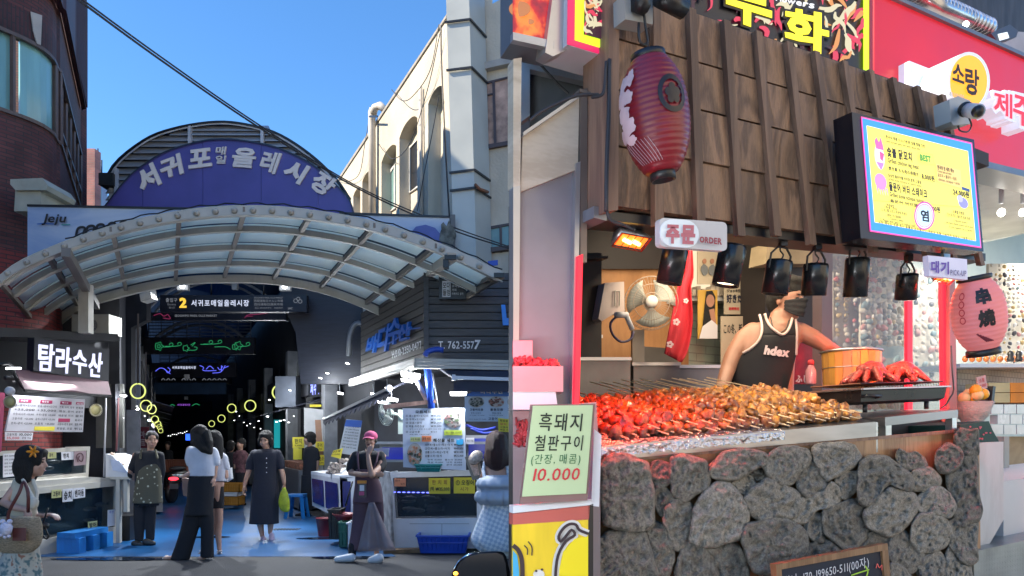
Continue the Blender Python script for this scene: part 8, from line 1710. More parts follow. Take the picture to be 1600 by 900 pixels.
card(S, rc(1127,494,1166,610), 1.32, M_pp, M_ink, [('この冬、新',.1,.10,.85,.24)], None, 'tall cream poster with a beer glass under the bold lettered one', 'poster', name='poster')
o = card(S, rc(1168,396,1196,455), 1.36, M_kr, M_ink, [('中',.45,.70,.80,.92)], None, 'brown kraft poster with a tilted black diamond', 'poster', name='poster'); MB().pan(S, [(1182,400),(1194,414),(1184,432),(1172,418)], 1.352, .002).build('black_diamond', M_black, o)
Bx('dark_cabinet', M_db, 'black tall cabinet behind the vendor', 'cabinet', S, rc(1196,372,1290,760), 1.15, .3)
for (x0,y0,x1,y1,c,lb) in ((1196,380,1290,412,(.42,.34,.22),'cream paper parcels stacked above the black cabinet'),): Bx('paper_parcel', mat('parcel', c, .8, var=.2, vs=7), lb, 'parcels', S, [(x0,y1),(x0+4,y0),(1240,y0-2),(1286,y0+8),(x1,y1)], 1.05, .12)
Bx('red_crate_poster', mat('crimson_poster', (.33,.02,.04), .6, var=.4, vs=12), 'crimson poster with Japanese letters behind the vendor arm', 'poster', S, rc(1240,515,1288,600), 1.0, .02)
add(MB().text(S, 'ふしもん', (1243,598-12,1286,598), .99, .05), 'poster_lettering', M_paper, kind='stuff', label='white Japanese letters along the foot of the crimson poster', cat='lettering')
Bx('stall_post', mat('mauve_post', (.14,.11,.13), .5), 'mauve grey post right of the vendor', 'post', S, rc(1284,378,1301,640), .85, .06)
# steel boxes and sinks
for i, (x0,y0,x1,y1,off,lb) in enumerate(((905,560,985,625,.95,'low steel box at the left end behind the skewers'),(990,568,1062,630,1.0,'open steel bin in the middle of the back bench'),(1046,572,1124,630,1.05,'steel box with dents right of the open bin'),(862,525,940,562,1.1,'deep steel pan behind the glass screen'))):
    o = thing('steel_box', S.p(x0,y1,off), lb, 'steel box', 'steel boxes on the back bench'); MB().pan(S, rc(x0,y0,x1,y1+60), off, .30).build('box', mat('dull_steel', (.20,.19,.19), .35, m=.8, var=.25, vs=4), o)
    MB().pan(S, rc(x0-2,y0-2,x1+2,y0+3), off-.02, .34).build('rim', M_steel, o)
    if i == 1: MB().prism([S.p(995,568,1.25),S.p(1058,570,1.25),S.p(1062,545,1.35),S.p(1000,541,1.35)], S.N*.01).build('raised_lid', mat('dull_steel', (.20,.19,.19), .35, m=.8, var=.25, vs=4), o)
o, c, r = fan(S, 1017, 474, 42, .95, 'cream standing fan with a round cage against the orange wall', m=mat('fan_cream', (.34,.28,.23), .45), tilt=(-.1,-1,0), cage=44)
MB().bar(c+S.N*.1-V(0,0,.12), c+S.N*.1-V(0,0,.7), .06, .05).build('stand', mat('fan_cream', (.34,.28,.23), .45), o)
o = thing('hose_reel', S.p(958,470,.9), 'white hose reel box with a spray gun and blue hose on the orange wall', 'hose reel'); MB().pan(S, [(945,442),(975,440),(976,488),(960,490),(940,502),(935,498)], .95, .12).build('casing', mat('reel_white', (.48,.40,.38), .4), o)
MB().tube([S.p(x,y,.94) for x,y in ((961,455),(968,455),(968,478),(961,478),(961,455))], .004, 5).build('handle', M_cream, o)
MB().tube(spl([S.p(x,y,.9) for x,y in ((966,492),(954,505),(957,522),(970,534),(985,530),(990,518))], 16), .006, 6).build('hose', mat('hose_blue', (.06,.05,.12), .4), o)
b = MB(); b.tube([S.p(962,492,.88),S.p(980,492,.88)], .014, 8); b.tube([S.p(979,494,.88),S.p(988,515,.88)], .012, 8); b.build('spray_gun', M_white, o)
add(MB().tube(spl([S.p(x,y,1.2) for x,y in ((923,468),(922,490),(929,510),(930,528))], 10), .008, 6), 'water_hose', mat('hose_grey', (.12,.11,.14), .4), 'grey water hose hanging from the dark shelf', 'hose')
o = thing('happi_coat', S.p(1066,560,.85), 'red festival coat with white blossoms hanging beside the fan', 'coat'); M_hp = mat('happi_red', (.45,.015,.03), .8, bump=.3, bs=7, var=.2)
b = MB(); E = [((1072,386),(1082,386)),((1068,420),(1084,430)),((1060,450),(1080,450)),((1052,490),(1083,500)),((1044,530),(1076,545)),((1040,552),(1066,566))]; L_ = spl([(a[0],a[1],0) for a, c_ in E], 14); R_ = spl([(c_[0],c_[1],0) for a, c_ in E], 14); b.smooth = True
b.grid(lambda u, v: S.p(mix(L_[int(v*13)].x,R_[int(v*13)].x,u), mix(L_[int(v*13)].y,R_[int(v*13)].y,u), .85+.02*math.sin(u*9+v*2)), 12, 13, th=S.N*.01); b.build('cloth', M_hp, o)
for x, y, r_ in ((1057,503,7),(1047,538,7),(1072,470,5)):
    b = MB()
    for q in range(5): a = q*1.257; b.pan(S, rpoly(x+math.cos(a)*r_*.5, y+math.sin(a)*r_*.5, r_*.34, r_*.34, 8), .815-.0005*q, .002)
    b.build('printed_blossom', mat('blossom', (.6,.42,.45), .7), o, kind='stuff')
# vendor ------------------------------------------------------------------------
M_vs = mat('vendor_skin', (.34,.175,.12), .42, var=.10, vs=8, bump=.05, bs=80); M_vs.node_tree.nodes['Principled BSDF'].inputs['Subsurface Weight'].default_value = .1; M_vs.node_tree.nodes['Principled BSDF'].inputs['Subsurface Radius'].default_value = (.02,.01,.006)
g = Man(3.5, (1195,850), 'person', 'vendor in a black sleeveless top and black face mask reaching behind the wooden tub', 1230, 469, 68, face=(.58,-.80,-.12), skin=M_vs)
g.neck(1219, 499, 14); g.limb([(1216,494,13.5),(1214,510,17)])
g.rows([(1200,1234,500,0,.7),(1178,1252,506,0,.42),(1166,1260,516,0,.44),(1160,1252,532,0,.52),(1154,1244,552,0,.55),(1150,1240,590,0,.55),(1150,1240,680,0,.55)], b=g.b)
g.limb([(1176,518,15,.02),(1162,530,15.5,.02),(1146,556,14,.0),(1137,578,12,-.03),(1128,605,10,-.1),(1140,640,8,-.3)]); g.hand(1140,640,(.6,-.6,-.3),(0,0,-1),dy=-.3,k=1)
g.limb([(1250,518,14.5,.0),(1270,528,13.5,-.02),(1290,540,11,-.03),(1312,552,8.5,.02),(1328,560,6.5,.06)]); g.hand(1328,560,(.5,.1,-.6),(-.3,0,-1),dy=.06,k=1)
g.face(mouth=False); g.done(.0065)
g.hair([('e',(0,-.015,.06),(.083,.103,.082)),('e',(0,-.055,.0),(.078,.060,.085)),('e',(0,.045,.098),(.068,.055,.028)),('e',(.072,-.015,.03),(.014,.045,.045)),('e',(-.072,-.015,.03),(.014,.045,.045))], .007)
b = MB(); b.smooth = True; b.grid(lambda u, v: (lambda a, z: g.h(math.sin(a)*(.072-.010*v), .012+math.cos(a)*(.098-.008*v+.012*math.exp(-(a*2.2)**2)*(1-v*.6))+.002*math.sin(v*19), z))((u-.5)*2.7, -.006+.012*math.cos((u-.5)*4)-v*(.098-.05*abs(2*u-1)**2)), 24, 14, th=g.f*-.004); o = b.build('face_mask', mat('mask_black', (.012,.012,.015), .75, bump=.2, bs=50), g.o)
b = MB(); b.tube([g.h(-.055,.07,-.03), g.h(-.078,0,-.0)], .0025, 5); b.tube([g.h(-.055,.07,-.07), g.h(-.078,0,-.03)], .0025, 5); b.build('mask_strap', M_black, g.o)
def tpt(x, y, e=.012):
    ed = [(500,1190,1243),(516,1172,1252),(532,1162,1250),(552,1155,1245),(590,1148,1240),(700,1146,1240)]
    for (ya,la,ra),(yb,lb2,rb2) in zip(ed, ed[1:]):
        if ya <= y <= yb or y < 500: t_ = max(0,(y-ya)/(yb-ya)); l = mix(la,lb2,t_); r_ = mix(ra,rb2,t_); break
    cx, rx = (l+r_)/2, (r_-l)/2+3; u = max(-1,min(1,(x-cx)/rx)); q = P(x, y, 3.5-(rx*3.5/F*.56)*math.sqrt(1-u*u*.98)-e); return q
def lerpY(T, y):
    for (ya,xa),(yb,xb) in zip(T, T[1:]):
        if ya <= y <= yb: return mix(xa,xb,(y-ya)/(yb-ya))
    return T[0][1] if y < T[0][0] else T[-1][1]
Lf = [(492,1187),(505,1190),(520,1190),(534,1184),(545,1172),(552,1160),(580,1149),(605,1141),(660,1138)]; Rt = [(498,1243),(520,1245),(555,1244),(580,1238),(605,1231),(660,1228)]; N1 = [(490,1195),(500,1198),(510,1204),(518,1213),(523,1222)]; N2 = [(497,1238),(505,1236),(513,1233),(519,1229),(523,1222)]
b = MB(); b.smooth = True
def strip(T0, T1, y0, y1, n, m): b.grid(lambda u, v: tpt(mix(lerpY(T0, mix(y0,y1,v)), lerpY(T1, mix(y0,y1,v)), u), mix(y0,y1,v)), m, n, th=V(0,.01,0))
strip(Lf, N1, 492, 523, 12, 6); strip(N2, Rt, 498, 523, 10, 6); strip(Lf, Rt, 523, 660, 30, 26); b.build('sleeveless_top', mat('jersey_black', (.010,.010,.014), .8, bump=.35, bs=7, var=.1), g.o)
M_pip = mat('piping_pink_white', (.60,.48,.45), .7)
for nm, T in (('l',Lf[:6]),('n',N1+N2[::-1][1:]),('r',Rt[:3])): b = MB(); pts = [tpt(x, y, .016) for y, x in (T if nm != 'n' else N1)]+([tpt(x,y,.016) for y, x in N2[::-1][1:]] if nm == 'n' else []); b.tube(spl(pts, 24), .0065, 6); b.build('piping', M_pip, g.o)
vs, fs_, _ = text_mesh('hdex', .07, .25); b = MB(); b.add([tpt(mix(1193,1234,x), mix(539,554,y)+5*x, .02) for x, y in vs], fs_); b.build('chest_lettering', mat('print_pink_white', (.68,.55,.56), .6, var=0), g.o, kind='stuff')
MB().tube(spl([tpt(1204,496,.01),tpt(1208,512,.012),tpt(1217,520,.014),tpt(1228,514,.012),tpt(1233,500,.01)], 16), .003, 5).build('neck_cord', M_black, g.o)
# chalkboard in front of the counter -------------------------------------------------
o = thing('chalkboard', S.p(1300,1000,-.25), 'small wood framed chalkboard leaning before the lava stones', 'chalkboard'); SO = -.22
Q4 = [(1212,882),(1387,849),(1397,960),(1222,985)]; f = hom(Q4)
MB().pan(S, Q4, SO, .015).build('board', mat('chalk_navy', (.006,.012,.028), .7, var=.3, vs=8), o)
for q in ((0,0,1,.09),(0,.09,.05,1),(.95,.09,1,1)): MB().pan(S, fq(f,*q), SO-.008, .022).build('frame_side', M_cw, o)
b = MB(); b.use(mat('chalk', (.6,.62,.66), .8, var=0)); b.text(S, '하나: 170-199650-511(00자)', [f(.07,.20),f(.83,.13),f(.83,.31),f(.07,.38)], SO-.006, .0, .1); b.use(mat('chalk_green', (.35,.6,.05), .8, var=0)); stroke(b, S, [(1330,899),(1345,894),(1358,890)], 2, SO-.006); stroke(b, S, [(1352,884),(1356,893),(1353,903)], 2, SO-.006); b.use(mat('chalk_pink', (.7,.12,.1), .8, var=0)); stroke(b, S, [(1369,888),(1371,881),(1374,887),(1378,883),(1378,891)], 1.3, SO-.006); b.build('chalk_lettering', None, o, kind='stuff')
# left bench: trays, price card, banner ----------------------------------------------------
GL = Fr(.0, 1.80, 1, .34); M_pk = mat('steel_red_light_tint', (.50,.30,.32), .45, m=.3); M_bn = mat('bench_grey', (.24,.22,.23), .5)  # tray steel tinted pink: red lamp light put into its colour
bench = thing('meat_bench', GL.p(860,900,.1), 'steel bench with stacked trays of raw red meat at the left of the counter', 'bench')
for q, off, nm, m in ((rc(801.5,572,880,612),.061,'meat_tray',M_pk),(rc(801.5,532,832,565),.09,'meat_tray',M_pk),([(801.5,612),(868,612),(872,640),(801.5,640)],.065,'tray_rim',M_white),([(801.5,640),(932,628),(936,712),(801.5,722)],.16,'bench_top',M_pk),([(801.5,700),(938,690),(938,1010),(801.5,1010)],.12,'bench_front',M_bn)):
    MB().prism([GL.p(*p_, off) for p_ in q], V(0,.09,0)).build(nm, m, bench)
M_rm = mat('raw_meat', (.55,.05,.06), .35, var=.4, vs=30, bump=.8, bs=120); b = MB(); rn = random.Random(8)
for i in range(90): x = 801+rn.random()*70; b.ell(GL.p(max(806,x), 572-rn.random()*12*(1-abs(x-825)/70), .065+rn.random()*.06), (.014,.007,.006), Matrix.Rotation(rn.random()*3,3,'Y'), 7, 5, .4, i)
for i in range(60): b.ell(GL.p(806+rn.random()*22, 655+rn.random()*40, .15), (.012,.004,.004), Matrix.Rotation(rn.random()*3,3,'Y'), 6, 4)
b.build('raw_meat', M_rm, bench, kind='stuff')
lamp(bench, GL.p(840,530,-.05), 'POINT', 1.2, (1,.06,.10), .05)
o = thing('price_card', GL.p(870,770,-.1), 'pale green handwritten price card in a clear sleeve, priced 10.000', 'price card')
MB().pan(GL, [(829,632),(930,631),(918,782),(812,788)], -.05, .004).build('clear_sleeve', mat('sleeve_dark_pink', (.22,.13,.13), .25, alpha=.8), o)
MB().pan(GL, [(833,634),(926.5,633),(915.7,771),(816,776)], -.056, .003).build('card_sheet', mat('pale_green_card', (.42,.52,.30), .7, var=.04), o)
b = MB(); mk = mat('marker_black', (.012,.02,.012), .7, var=0); b.use(mk); b.text(GL, '흑돼지', [(844,645),(911,646),(908,674),(841,673)], -.058, .015); b.text(GL, '철판구이', [(837,680),(912,680),(909,704),(834,705)], -.058, .015); b.use(mat('marker_green', (.02,.12,.04), .7, var=0)); b.text(GL, '(간장, 매콤)', [(831,710),(908,709),(906,727),(829,728)], -.058, .0); b.use(M_red); b.text(GL, '10.000', [(834,732),(907,731),(905,750),(832,752)], -.058, .01, .1); b.build('handwriting', None, o, kind='stuff')
for q, m, lb, nm in (([(801.5,790),(924,780),(924,789),(801.5,802)],M_white,'white horizontal strip under the green price card','white_strip'),([(928,670),(940,680),(936,792),(924,790)],M_white,'white vertical strip right of the green price card','white_strip'),([(801.5,803),(922,790),(920,812),(801.5,820)],mat('brick_pink', (.45,.10,.08), .6),'reddish strip above the yellow banner','red_strip'),([(919,790),(927,787),(927,1000),(919,1000)],M_black,'black post at the right edge of the yellow banner','post')):
    Bx(nm, m, lb, 'strip' if 'strip' in nm else 'post', GL, q, -.02, .03)
o = thing('yellow_banner', GL.p(860,980,-.02), 'yellow banner with brown outline drawings at the bottom left of the stall', 'banner')
M_yb = mat('banner_yellow', (.68,.48,.02), .5, var=.12, vs=7, stretch=(3,3,.6)); MB().pan(GL, [(801.5,820),(919,811),(919,1000),(801.5,1000)], -.02, .01).build('banner_sheet', M_yb, o)
M_o = mat('outline_brown', (.035,.02,.025), .6, var=0); M_y2 = mat('chick_yellow', (.75,.60,.01), .5, var=0); M_wo = mat('outline_white', (.6,.58,.55), .6, var=0)
shape = [(867,960),(868,900),(872,868),(884,846),(898,836),(893,828),(884,838),(876,846),(873,838),(880,826),(890,819),(900,820),(905,828),(919,834)]
b = MB(); b.use(M_wo); stroke(b, GL, shape, 12, -.0215, 40); b.use(M_y2); b.pan(GL, [(872,960),(874,890),(880,862),(898,842),(919,838),(919,960)], -.0235, .001); b.use(M_o); stroke(b, GL, shape, 4.5, -.025, 40)
stroke(b, GL, [(801.5,852),(811,862),(816,885),(816,960)], 7, -.025); b.use(mat('sky_blue_ink', (.05,.35,.6), .5, var=0)); b.pan(GL, [(801.5,860),(808,868),(811,890),(811,960),(801.5,960)], -.023, .001); b.use(M_o); stroke(b, GL, [(819,852),(824,858),(824,867)], 2, -.025); stroke(b, GL, [(825,846),(831,855),(831,868)], 2, -.025); b.use(M_wo); b.pan(GL, rpoly(842,898,9,8,14), -.023, .001); b.use(M_o); b.pan(GL, rpoly(838,892,2,2,8), -.0245, .001); b.pan(GL, rpoly(847,890,2,2,8), -.0245, .001); b.build('printed_outline', None, o, kind='stuff')
Bx('screen_backdrop', mat('backdrop_grey', (.16,.15,.16), .35, var=.5, vs=4), 'dull metal sheet seen through the glass screen', 'sheet', GF, [(805,150),(905,140),(900,640),(801.8,640)], .5, .02)
# neighbouring accessory shop (right) -----------------------------------------------------------
T_ = .55
sh = thing('red_shop_sign', S.p(1560,260,T_), 'large red shop fascia with a round orange sign and Korean letters, right of the header', 'sign')
MB().pan(S, [(1366,-23),(1417,0),(1760,154),(1760,308),(1527,250),(1366,209)], T_, .15).build('fascia', mat('fascia_red', (.52,.012,.02), .35, var=.05, em=(1,.02,.05), es=.18), sh)
b = MB(); b.pan(S, [(1366,-23),(1760,154),(1760,160),(1366,-17)], T_-.02, .2); b.pan(S, [(1527,248),(1760,306),(1760,316),(1527,258)], T_-.01, .2); b.build('fascia_edge', M_grey, sh)
MB().pan(S, [(1421,95),(1484,120),(1484,172),(1421,150)], T_-.06, .06).build('white_panel', mat('lit_white_panel', (.6,.62,.7), .4, em=(.8,.85,1), es=.25), sh)
MB().pan(S, rpoly(1514,127,33,46,32), T_-.22, .16).build('round_box', mat('lit_white_panel', (.6,.62,.7), .4, em=(.8,.85,1), es=.25), sh); b = MB(); b.use(emis('lit_orange', (1.0,.38,.01), .85)); b.pan(S, rpoly(1514,127,28.5,41,32), T_-.224, .003); b.use(M_o); b.text(S, '소', [(1488,98),(1507,103),(1507,132),(1488,125)], T_-.23, .04); b.text(S, '랑', [(1508,104),(1530,110),(1530,152),(1508,146)], T_-.23, .04); b.use(M_wo); b.text(S, '제주감성소품샵', [(1483,143),(1506,148),(1506,155),(1483,151)], T_-.23, .03); b.build('round_face', None, sh, kind='stuff')
for ch, q in (('제',[(1553,140),(1582,148),(1582,186),(1553,178)]),('주',[(1583,146),(1615,156),(1615,204),(1583,190)])):
    q2 = [(x+(-4,4,4,-4)[i], y+(-5,-5,5,5)[i]) for i, (x, y) in enumerate(q)]; MB().text(S, ch, q2, T_-.12, .13, 0, th=.10).build('letter_outline', mat('lit_white_panel', (.6,.62,.7), .4, em=(.8,.85,1), es=.25), sh); MB().text(S, ch, q, T_-.125, .03).build('red_letter', mat('letter_red', (.6,.02,.03), .4, var=0, em=(1,.02,.03), es=.3), sh)
Bx('upper_wall', mat('upper_dark', (.05,.055,.07), .6, var=.5, vs=3, stretch=(4,4,1)), 'dark corrugated wall above the red fascia', 'wall', S, [(1366,-80),(1760,-80),(1760,200),(1366,60)], 1.2, .05)
Bx('ceiling_panel', mat('pale_grey_ceiling', (.40,.43,.46), .6), 'pale grey panel at the upper right corner', 'panel', S, [(1568,48),(1760,60),(1760,190),(1560,80)], .9, .05)
b = MB(); b.tube([S.p(1425,-14,.85), S.p(1470,12,.85), S.p(1510,28,.85), S.p(1545,44,.9)], .055, 16); 
for i in range(22): t_ = i/21; c = S.p(mix(1428,1543,t_), mix(-12,42,t_), .85); b.lathe(c, [(.057,0),(.060,.004),(.057,.008)], 16, (S.p(1543,42,.87)-S.p(1428,-12,.85)))
add(b, 'silver_duct', mat('duct_silver', (.5,.5,.52), .25, m=.9, var=.4, vs=5), 'ribbed silver exhaust duct above the red fascia', 'duct')
o = thing('floodlight', S.p(1570,55,.6), 'black square floodlight above the red fascia', 'floodlight'); MB().pan(S, [(1548,52),(1578,38),(1591,48),(1588,58),(1560,66)], .62, .06).build('housing', mat('dark_grey_case', (.06,.065,.08), .4), o); MB().pan(S, [(1560,53),(1574,50),(1577,59),(1563,63)], .615, .004).build('lens', emis('flood_pale', (.75,.85,.9), .9), o)
o = thing('spot_light', S.p(1510,38,.6), 'glaring white spotlight under the silver duct', 'spotlight'); MB().ell(S.p(1509,38,.6), .018, None, 10, 8).build('lamp_glass', M_led, o)
M_sw = mat('shop_wall_mint', (.50,.56,.52), .6, var=.06)
Bx('shop_back_wall', M_sw, 'pale mint back wall of the accessory shop', 'wall', S, rc(1290,180,1800,1000), 2.5, .05)
b = MB(); a = S.p(1527,252,T_+.1); b.prism([a, S.p(1800,320,T_+.1), S.p(1800,320,T_+.1)+S.N*1.9, a+S.N*1.9], V(0,0,.04)); add(b, 'shop_ceiling', mat('shop_ceiling_white', (.5,.5,.48), .6), 'white ceiling of the accessory shop', 'ceiling')
Bx('teal_beam', mat('teal_paint', (.02,.38,.36), .5), 'teal beam across the shop ceiling', 'beam', S, [(1520,292),(1800,240),(1800,320),(1520,318)], 1.9, .1)
for x in (1564.5,1598):
    o = thing('bulb', S.p(x,335,.9), '%s bare bulb hanging in the accessory shop' % ('left' if x < 1590 else 'right'), 'bulb', 'shop bulbs'); MB().tube([S.p(x,285,.9),S.p(x,318,.9)], .016, 10).build('socket', M_white, o); MB().ell(S.p(x,332,.9), (.026,.026,.03), None, 14, 10).build('bulb_glass', emis('bulb_warm', (1,.95,.85), 5), o)
lamp(None, S.p(1600,380,1.4), 'AREA', 60, (1,.93,.82), 1.2, S.p(1600,600,1.6))
Bx('accessory_window', mat('window_tint', (.5,.46,.38), .1, alpha=.30), 'shop window of the accessory shop beyond the vendor', 'window', S, rc(1300,378,1424,640), 1.3, .01)
Bx('red_window_frame', M_rglow, 'thin red frame between the two shop windows, its glow painted on', 'frame', S, rc(1418,470,1426,640), .7, .02)  # painted red glow; the frame itself is no lamp
Bx('red_glow_post', M_rglow, 'post at the right end of the skewer stall, red lamp light painted as glow', 'post', S, [(1472,440),(1484,440),(1484,650),(1475,650)], .28, .02)  # lamp-lit post face, its red light painted as emission
Bx('stall_end_post', mat('end_post', (.45,.18,.18), .5), 'steel post tinted by red lamp light at the right end of the skewer stall', 'post', S, [(1484,430),(1492,430),(1496,668),(1484,668)], .26, .04)  # red lamp light mixed into the steel colour
Bx('shop_window', mat('greenish_glass', (.42,.45,.42), .12, alpha=.35, var=.2), 'greenish glass pane between the red frame and red-lit post', 'pane', S, rc(1426,400,1474,640), .9, .01)
add(MB().tube(spl([S.p(x,y,.2) for x,y in ((1486,540),(1488,580),(1490,610),(1484,622),(1478,632),(1470,638))], 14), .004, 5), 'post_cable', M_black, 'thin black cable down the red-lit end post', 'cable')
# racks of trinkets
cols_ = [mat('trinket_%d' % i, c, .4, var=.2) for i, c in enumerate(((.55,.50,.42),(.45,.22,.20),(.06,.06,.07),(.50,.36,.16),(.60,.58,.55),(.16,.24,.26),(.50,.12,.12)))]
def rack(x0,y0,x1,y1,off,n,s_,lb,seed,wts=(6,2,2,3,5,1,1)):
    o = thing('trinket_rack', S.p((x0+x1)/2,y1,off), lb, 'display rack'); MB().pan(S, rc(x0,y0,x1,y1), off+.03, .02).build('pegboard', mat('pegboard', (.52,.48,.40), .7, var=.1), o); rn = random.Random(seed); b = MB(); 
    nx = max(3, int(math.sqrt(n*(x1-x0)/(y1-y0)))); ny = n//nx
    for i in range(nx*ny):
        if rn.random() < .12: continue
        b.use(rn.choices(cols_, wts)[0]); c = S.p(x0+(i%nx+.5+rn.uniform(-.2,.2))*(x1-x0)/nx, y0+(i//nx+.5+rn.uniform(-.15,.15))*(y1-y0)/ny, off-.02*rn.random()); r_ = s_*1.5*rn.uniform(.7,1.2); b.ell(c, (r_,r_*.4,r_*rn.uniform(.7,1.5)), Matrix.Rotation(rn.random()*3,3,'Y'), 6, 4, .4, i)
    b.build('trinkets', None, o, kind='stuff')
rack(1345,392,1418,540,1.9,170,.018,'dense rack of small trinkets and pouches seen through the window',3,(5,3,3,2,3,3,1)); rack(1302,400,1343,560,2.0,60,.015,'narrow rack of cards and charms left of the dense one',5,(8,2,1,3,3,1,1)); rack(1545,412,1680,568,1.25,420,.011,'pegboard crowded with pale hair clips and gilt charms at the right edge',7); rack(1426,420,1474,600,2.1,60,.02,'dim rack of hanging ornaments behind the greenish glass',9,(6,1,1,1,6,3,0)); rack(1302,560,1420,640,1.8,80,.02,'low shelf of colourful keyrings seen through the window',11,(3,3,1,3,2,2,3))
add(MB().pan(S, rc(1500,568,1800,574), .9, .4), 'glass_shelf', M_white, 'white shelf under the crowded pegboard', 'shelf')
b = MB()
for i in range(9): b.ell(S.p(1508+i*11,561,1.05), (.02,.02,.024), None, 8, 6)
add(b, 'small_orange_toys', mat('orange_toy', (.6,.16,.03), .4, var=.7, vs=9), kind='stuff', label='row of tiny orange and pale toys on the white shelf', cat='toys')
for x in (1579,1592): b = MB(); c = S.p(x,565,1.0); b.lathe(c, [(.022,0),(.026,.02),(.018,.04),(.022,.055),(.016,.075),(.004,.085)], 12); add(b, 'stone_figure', M_black, 'small black figurine on the white shelf, %s of the two' % ('left' if x < 1585 else 'right'), 'figurine', 'black figurines')
Bx('grid_panel', brickmat('grid_white', (.55,.53,.48), (.55,.53,.48), (.30,.29,.27), .045, .045, (1.711,1), .003), 'white wire grid below the shelf', 'grid', S, rc(1496,574,1800,640), 1.1, .02)
M_tile = mat('glazed_white', (.66,.64,.60), .25)
o = thing('white_box_wall', S.p(1570,680,.9), 'low wall of small white boxes in running bond in the shop', 'boxes')
for r_ in range(3):
    for k in range(8): x = 1553+k*20+(10 if r_ % 2 else 0)-4; MB().pan(S, rc(x,632+r_*16,x+18.5,646.5+r_*16), .8, .05).build('white_box', M_tile, o)
for (x0,x1,c) in ((1545,1578,(.55,.44,.22)),(1579,1800,(.75,.24,.02))):
    for r_ in range(2): Bx('folded_cloth', mat('cloth_%d' % x0, c, .8), '%s %s bundle on the white boxes' % ('cream' if x0 < 1570 else 'orange', 'upper' if r_ == 0 else 'lower'), 'cloth', S, rc(x0,598+r_*16,x1,613+r_*16), .8, .15)
Bx('white_plinth', mat('plinth_white', (.56,.55,.55), .5, var=.05, dirt=.5), 'tall scuffed white plinth right of the lava stone counter', 'plinth', S, [(1527,692),(1568,690),(1568,812),(1536,868),(1527,1000)], .04, .5)
Bx('white_plinth', mat('plinth_white', (.56,.55,.55), .5, var=.05, dirt=.5), 'lower scuffed white plinth at the right edge', 'plinth', S, [(1568,752),(1800,720),(1800,790),(1568,846)], .1, .5)
Bx('shop_floor_board', woodmat('pale_floor_wood', (.55,.38,.20), (.48,.32,.16), sc=(.4,4,4), scale=3, bump=.05), 'pale wooden board behind the lower white plinth', 'board', S, rc(1560,682,1800,770), .9, .02)
Bx('beige_box', mat('beige_box', (.38,.37,.32), .6), 'upright beige box between the plinths', 'box', S, rc(1569,682,1577,740), .5, .1)
b = MB(); a = S.p(1522,862,-.02); c = S.p(1800,800,-.02); b.prism([a, c, c+S.N*.6, a+S.N*.6], V(0,0,-.02)); b.prism([a+V(0,0,-.02), c+V(0,0,-.02), c+V(0,0,-.5), a+V(0,0,-.5)], S.N*.02); M_dp = mat('diamond_plate', (.33,.36,.36), .35, m=.8, var=.2, vs=6); t, N, L, bs_ = nodes(M_dp); co = along(M_dp, (1.711,1)); ck = N('ShaderNodeTexChecker'); ck.inputs['Scale'].default_value = 60; mp = N('ShaderNodeMapping'); mp.inputs['Rotation'].default_value = (0,0,.785); L(co, mp.inputs[0]); L(mp.outputs[0], ck.inputs[0]); bp = N('ShaderNodeBump'); bp.inputs['Strength'].default_value = .6; bp.inputs['Distance'].default_value = .005; L(ck.outputs['Fac'], bp.inputs['Height']); L(bp.outputs[0], bs_.inputs['Normal']); add(b, 'diamond_plate_step', M_dp, 'diamond plate metal step at the foot of the white plinths', 'step')
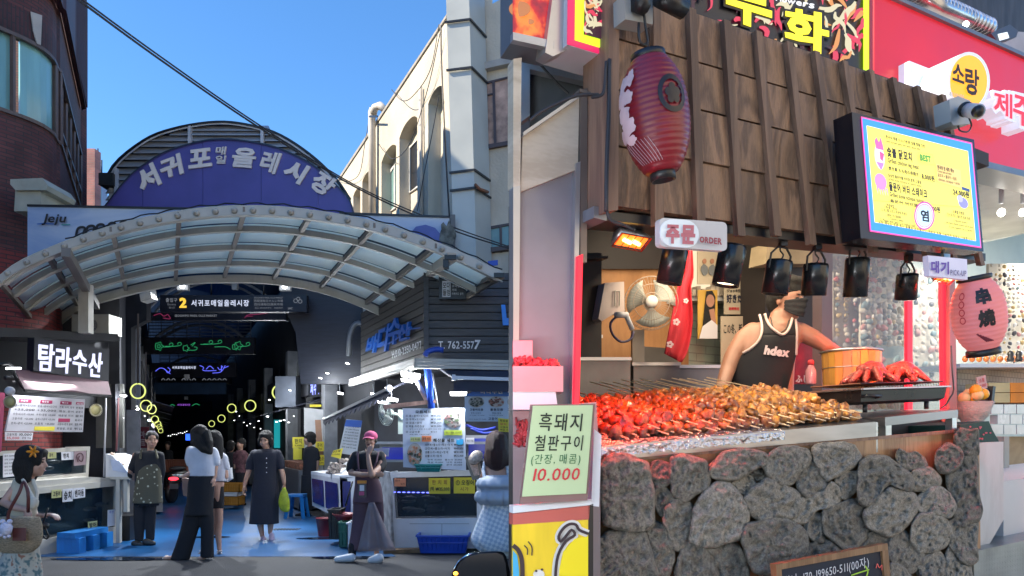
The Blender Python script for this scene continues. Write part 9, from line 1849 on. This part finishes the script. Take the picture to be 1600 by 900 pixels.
# cloth covered stand with fruit bowl
o = thing('covered_stand', S.p(1530,690,.1), 'stand under a dark green cloth with small pink flowers', 'stand'); MB().pan(S, [(1500,664),(1545,658),(1551,672),(1561,690),(1500,692)], .06, .4).build('cloth', mat('green_cloth', (.02,.07,.06), .85, bump=.3, bs=10), o)
b = MB(); rn = random.Random(3)
for i in range(16): b.pan(S, rpoly(rn.uniform(1503,1548), rn.uniform(666,688), 1.3, 1.5, 6), .056, .002)
b.build('printed_flower', mat('pink_dot', (.5,.12,.16), .8), o, kind='stuff')
o = thing('fruit_bowl', S.p(1520,660,.2), 'woven white bowl of wrapped yellow and orange fruit', 'bowl'); c = S.p(1519,662,.25); k = c.y/F; MB().lathe(c, [(12*k,0),(22*k,12*k),(30*k,34*k),(28*k,34*k),(18*k,10*k)], 30, cap=False).build('bowl', mat('wicker_white', (.48,.46,.42), .5, bump=.8, bs=60, stretch=(1,1,4)), o)
for i in range(9): b = MB(); a = i*.7; b.ell(c+V(math.cos(a)*16*k*(i%3)/2, math.sin(a)*10*k, (30+10*(i%3 == 0)+i*2)*k), 9*k, None, 12, 8); b.build('fruit', mat('fruit_%d' % (i%2), ((.75,.42,.03),(.70,.55,.25))[i%2], .25), o)
b = MB(); b.pan(S, [(1534,600),(1551,612),(1545,630),(1526,618)], .35, .03); b.pan(S, [(1552,603),(1556,604),(1553,630),(1549,628)], .33, .03); add(b, 'phone_stand', M_black, 'black tilted display easel behind the fruit bowl', 'easel')
card(S, [(1526,590),(1540,586),(1543,606),(1530,610)], .3, mat('pink_tag', (.60,.36,.34), .6), M_red, [('소품',.2,.15,.8,.45),('10,000',.1,.6,.9,.85)], None, 'pink price tag hanging over the fruit bowl', 'price tag')
# building and paving added out of the frame to bounce sunlight into the shade
M_fc = mat('bounce_facade', (.62,.55,.45), .85, dirt=.2); b = MB(); b.box((13,-8,5.5), (8,20,11)); 
for k in range(5):
    for z in (3.2,6.4,9.2): b.box((8.98,-15.5+k*3.7,z), (.1,1.6,1.3))
add(b, 'bounce_building', M_fc, 'cream building added unseen behind the photographer to bounce sunlight', 'building')
b = MB(); b.add([(-40,-30,.006),(9,-30,.006),(9,-3.5,.006),(-40,-3.5,.006)], [(0,1,2,3)]); b.build('bounce_paving', mat('pale_bounce_paving', (.50,.46,.40), .9), kind='structure')  # pale paving added behind the camera, unseen, for warm bounce light
